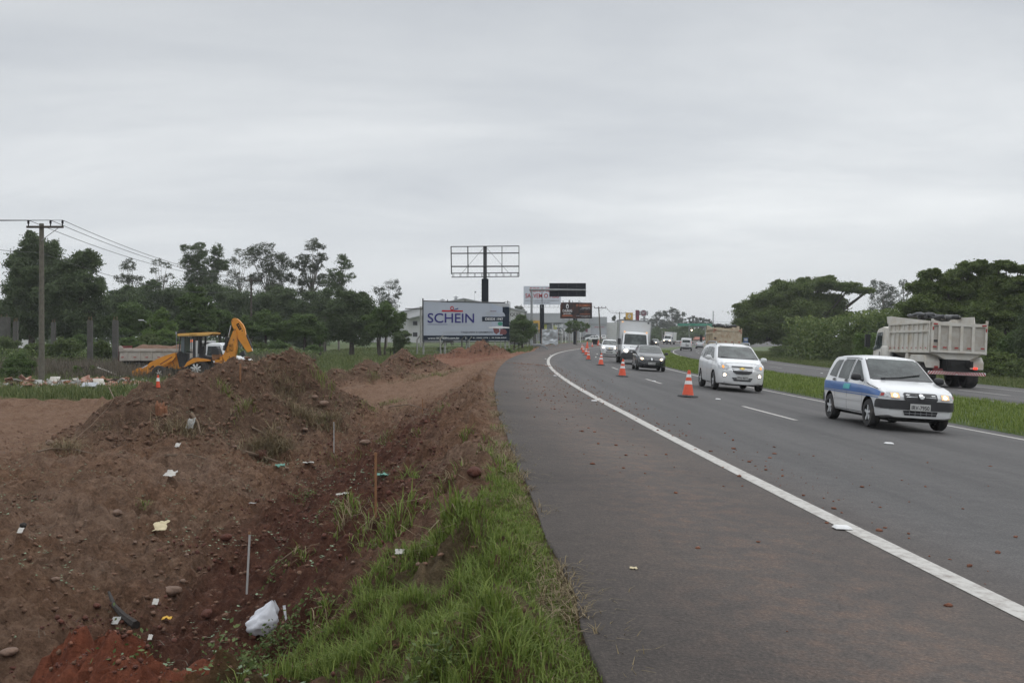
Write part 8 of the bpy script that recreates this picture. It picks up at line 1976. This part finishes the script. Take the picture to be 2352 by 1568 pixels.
# stakes
def stake(x, yb, yt, m_, label, lean=0.0, w=.022, lo=3.4):
    c = ground_hit(x, yb, lo); h = (yb - yt) * c.y / F; r = thing('survey_stake', label, 'stake', tuple(c), group='survey stakes along the ditch')
    MB().box((lean * h / 2, 0, h / 2 - .06), (w, w * .7, h + .12), Matrix.Rotation(math.atan(lean), 3, 'Y')).build('stake_shaft', M[m_], r, bevel=.003)
    MB().box((lean * h, 0, h - .012), (w + .004, w * .7 + .004, .03)).build('cut_top', M['woodnew'], r)
stake(566, 1365, 1222, 'woodwhite', 'whitewashed stake nearest the camera at the bottom of the ditch', .05)
stake(863, 1185, 1041, 'woodnew', 'tall orange-brown stake on the slope beside the grass tufts', 0)
stake(767, 1040, 966, 'woodwhite', 'whitewashed stake in front of the mound end', 0)
stake(970.5, 953, 917, 'woodnew', 'far thin orange-brown stake near the asphalt edge', 0)
stake(181, 893, 866, 'woodwhite', 'white stake standing in the rubble right of the near pole', -.12, .06, 30)
stake(552, 880, 842, 'woodnew', 'brown stake on the mound crest below the boom of the backhoe', 0, .045)
stake(392, 848, 838, 'woodwhite', 'small pale stake in the grass right of the backhoe bucket', 0, .05, 30)
p = PT(635, 860, 40)
# red and white marker near the bucket
c = ground_hit(363, 888, 20); r = thing('marker_cone', 'small red and white banded cone poking up behind the left mound slope', 'traffic cone', tuple(c)); zt_ = 26 * c.y / F
MB().lathe([(.055, -.03), (.02, zt_)], n=16).build('cone_body', M['conered'], r, smooth=True); MB().lathe([(.041, zt_ * .45), (.032, zt_ * .75)], n=16).build('reflective_band', M['conewhite'], r, smooth=True)

# litter
def sheet(x, y, w, h, m_, name, label, cat, seed=1, crump=.25, up=.03, poly=None, tilt=.0):
    c = ground_hit(x, y); n = 14; V = []; Q = []
    for i in range(n):
        for j in range(n):
            f, g_ = i / (n - 1) - .5, j / (n - 1) - .5
            k = 1 - .35 * float(vnoise(np.array([f * 5 + seed]), np.array([g_ * 5 + seed]), 9)[0])
            dx, dy = f * w * k, g_ * h * k
            V.append((dx, dy, crump * min(w, h) * (float(fbm(np.array([f * 4 + seed * 3.1]), np.array([g_ * 4]), 6, 3)[0]) - .2) + tilt * (g_ + .5) * h))
    for i in range(n - 1):
        for j in range(n - 1): Q.append((i * n + j, (i + 1) * n + j, (i + 1) * n + j + 1, i * n + j + 1))
    o = npmesh(name, V, Q, M[m_], smooth=True); o.location = (c.x, c.y, c.z + up); md = o.modifiers.new('thickness', 'SOLIDIFY'); md.thickness = .003; return tag(o, label, cat, 'litter on the bare earth')
sheet(366, 1228, .26, .30, 'cloth', 'cloth_scrap', 'crumpled cream cloth lying on the brown slope', 'cloth', 2, .3, .04, tilt=.35)
sheet(392, 1100, .24, .26, 'paper', 'paper_scrap', 'pale torn paper above the cream cloth', 'paper', 3, .3, .04, tilt=.3)
sheet(438, 992, .22, .28, 'concretel', 'paper_scrap', 'greyish paper stuck on the mound face', 'paper', 4, .4, .05, tilt=.8)
sheet(408, 1031, .13, .14, 'paper', 'paper_scrap', 'small white scrap below the mound paper', 'paper', 5, .3, .03, tilt=.5)
sheet(47, 1232, .08, .09, 'paper', 'paper_scrap', 'small white triangle at the left edge', 'paper', 6, .1, .03, tilt=.6)
sheet(357, 1397, .075, .08, 'paper', 'paper_scrap', 'bright white triangular scrap left of the nearest stake', 'paper', 7, .1, .03, tilt=.6)
sheet(384, 1433, .12, .10, 'yel', 'wrapper', 'yellow and white wrapper in the ditch bottom', 'wrapper', 8, .5, .03)
sheet(265, 1447, .10, .12, 'concretel', 'tile_piece', 'flat pale tile piece beside the charred log', 'tile', 9, .05, .03, tilt=.4)
sheet(918, 1281, .075, .05, 'paper', 'card', 'small white card near the top of the bank', 'card', 10, .06, .02, tilt=.5)
sheet(780, 1143, .13, .10, 'paper', 'paper_scrap', 'white scrap on the red soil left of the tall brown stake', 'paper', 11, .5, .03)
sheet(795, 1144, .09, .07, 'paper', 'paper_scrap', 'smaller white scrap right next to the one on red soil', 'paper', 12, .5, .03)
sheet(878, 1105, .20, .16, 'tealbag', 'plastic_scrap', 'dark green plastic scrap right of the tall brown stake', 'plastic', 13, .6, .04)
sheet(643, 1077, .22, .16, 'tealbag', 'plastic_scrap', 'teal plastic scrap below the root clump', 'plastic', 14, .7, .05)
sheet(708, 1077, .28, .12, 'paper', 'plastic_scrap', 'greyish white plastic strip right of the teal scrap', 'plastic', 15, .4, .03)
sheet(1455, 1308, .055, .045, 'cloth', 'wrapper', 'tiny white and yellow wrapper on the asphalt shoulder', 'wrapper', 16, .2, .006)
sheet(345, 1480, .05, .06, 'paper', 'paper_scrap', 'tiny white scrap above the bright red mound', 'paper', 17, .2, .02, tilt=.6)
sheet(580, 1160, .14, .08, 'concretel', 'plastic_scrap', 'grey crumpled scrap in the middle of the ditch', 'plastic', 18, .4, .03)
# white plastic bag
def bag():
    c = ground_hit(606, 1462); r = thing('plastic_bag', 'white plastic bag snagged upright on the grassy bank edge', 'plastic bag', tuple(c))
    n = 24; m = 18; V = []; Q = []; sc = 77 * c.y / F / (.62 * 1.6)
    for i in range(n):
        a = i / n * 2 * math.pi
        for j in range(m):
            g_ = j / (m - 1); rad = (math.sin(math.pi * min(1, g_ * .90 + .06)) ** .7) * .25 * (1.2 - .9 * g_) + .008
            k = .62 + .8 * float(fbm(np.array([math.cos(a) * 2.2 + 4]), np.array([math.sin(a) * 2.2 + g_ * 4]), 6, 3)[0]); fold = 1 + .20 * math.sin(5 * a + 6 * g_)
            V.append(((math.cos(a) * rad * k * fold - .05 + .62 * max(0, g_ - .2) ** 1.3 * .4) * sc * 2, (math.sin(a) * rad * k * .6) * sc * 2, (g_ * .62 + .03 * math.sin(3 * a)) * sc * 1.6))
    for i in range(n):
        for j in range(m - 1): Q.append((i * m + j, ((i + 1) % n) * m + j, ((i + 1) % n) * m + j + 1, i * m + j + 1))
    npmesh('bag_body', V, Q, M['bag'], r, smooth=True)
    MB().tube([(.30 * sc * 2, 0, .55 * sc * 1.6), (.33 * sc * 2, -.02, .35 * sc * 1.6), (.36 * sc * 2, -.02, .22 * sc * 1.6)], [.012, .009, .006], 6).build('bag_handle', M['bag'], r, smooth=True)
bag()
def stick(pts, r0, m_, name, label, cat, group=None):
    P = [ground_hit(x, y) + Vector((0, 0, dz)) for x, y, dz in pts]; b = P[0].copy(); n = len(P)
    o = MB().tube([tuple(p - b) for p in P], [r0 * (1 - .7 * i / (n - 1)) for i in range(n)], 7).build(name, M[m_], smooth=True); o.location = b; return tag(o, label, cat, group)
stick([(312, 1443, .03), (285, 1425, .04), (262, 1405, .03), (250, 1385, .12)], .05, 'char', 'charred_log', 'charred black branch stub at the bottom left', 'log')
c = ground_hit(372, 948); r = thing('root_stump', 'split reddish root stump standing on the mound face', 'stump', tuple(c))
q = MB()
for dx, h_, w_ in ((-.10, .26, .045), (-.04, .2, .05), (.03, .22, .045), (.09, .14, .04), (0, .14, .08)): q.tube([(dx, 0, -.1), (dx * 1.1, -.03, h_ * .6), (dx * 1.25 + .02, -.02, h_)], [w_ * 1.2, w_, w_ * .35], 6)
q.build('stump_wood', M['root'], r)
SG = 'branches and roots on the mound'
for pts, r0, lb in (([(85, 1042, .04), (120, 1036, .06), (175, 1038, .05), (215, 1047, .03)], .022, 'long pale branch lying left of the mound'), ([(170, 1015, .03), (210, 985, .08), (245, 950, .10), (300, 930, .08)], .014, 'long thin root along the left mound slope'), ([(250, 905, .3), (262, 925, .1), (240, 950, .02)], .02, 'short forked twig at the mound\'s left crest'),
                   ([(440, 960, .1), (455, 985, .08), (462, 1012, .05)], .045, 'pale bark strip hanging down the mound face'), ([(380, 1055, .03), (440, 1052, .06), (500, 1065, .03)], .028, 'dark stick at the foot of the mound'), ([(560, 1045, .05), (600, 1058, .1), (640, 1065, .04)], .05, 'dark bundle root under the dry grass dome'), ([(690, 1260, .02), (640, 1300, .03), (600, 1345, .02)], .012, 'thin pale twig on the ditch slope'),
                   ([(895, 935, .02), (940, 932, .03), (985, 945, .02)], .02, 'curved pale stick near the far brown stake'), ([(290, 945, .15), (340, 925, .2), (400, 910, .15)], .011, 'thin root across the top of the left hump'), ([(580, 990, .08), (610, 1010, .1), (625, 1035, .03)], .025, 'short brown root on the lower mound face')):
    stick(pts, r0, 'stick', 'branch', lb, 'branch', SG)

# ---------------------------------------------------------------- air
def haze():
    m = bpy.data.materials.new('pale_haze'); m.use_nodes = True; nt = m.node_tree; nt.nodes.clear()
    out = nt.nodes.new('ShaderNodeOutputMaterial'); v = nt.nodes.new('ShaderNodeVolumePrincipled'); v.inputs['Density'].default_value = .00030; v.inputs['Color'].default_value = (.93, .95, .98, 1); v.inputs['Anisotropy'].default_value = .2
    nt.links.new(v.outputs[0], out.inputs['Volume'])
    o = MB().box((0, 2100, 20), (4400, 4700, 56)).build('haze', m); tag(o, kind='stuff')
haze()
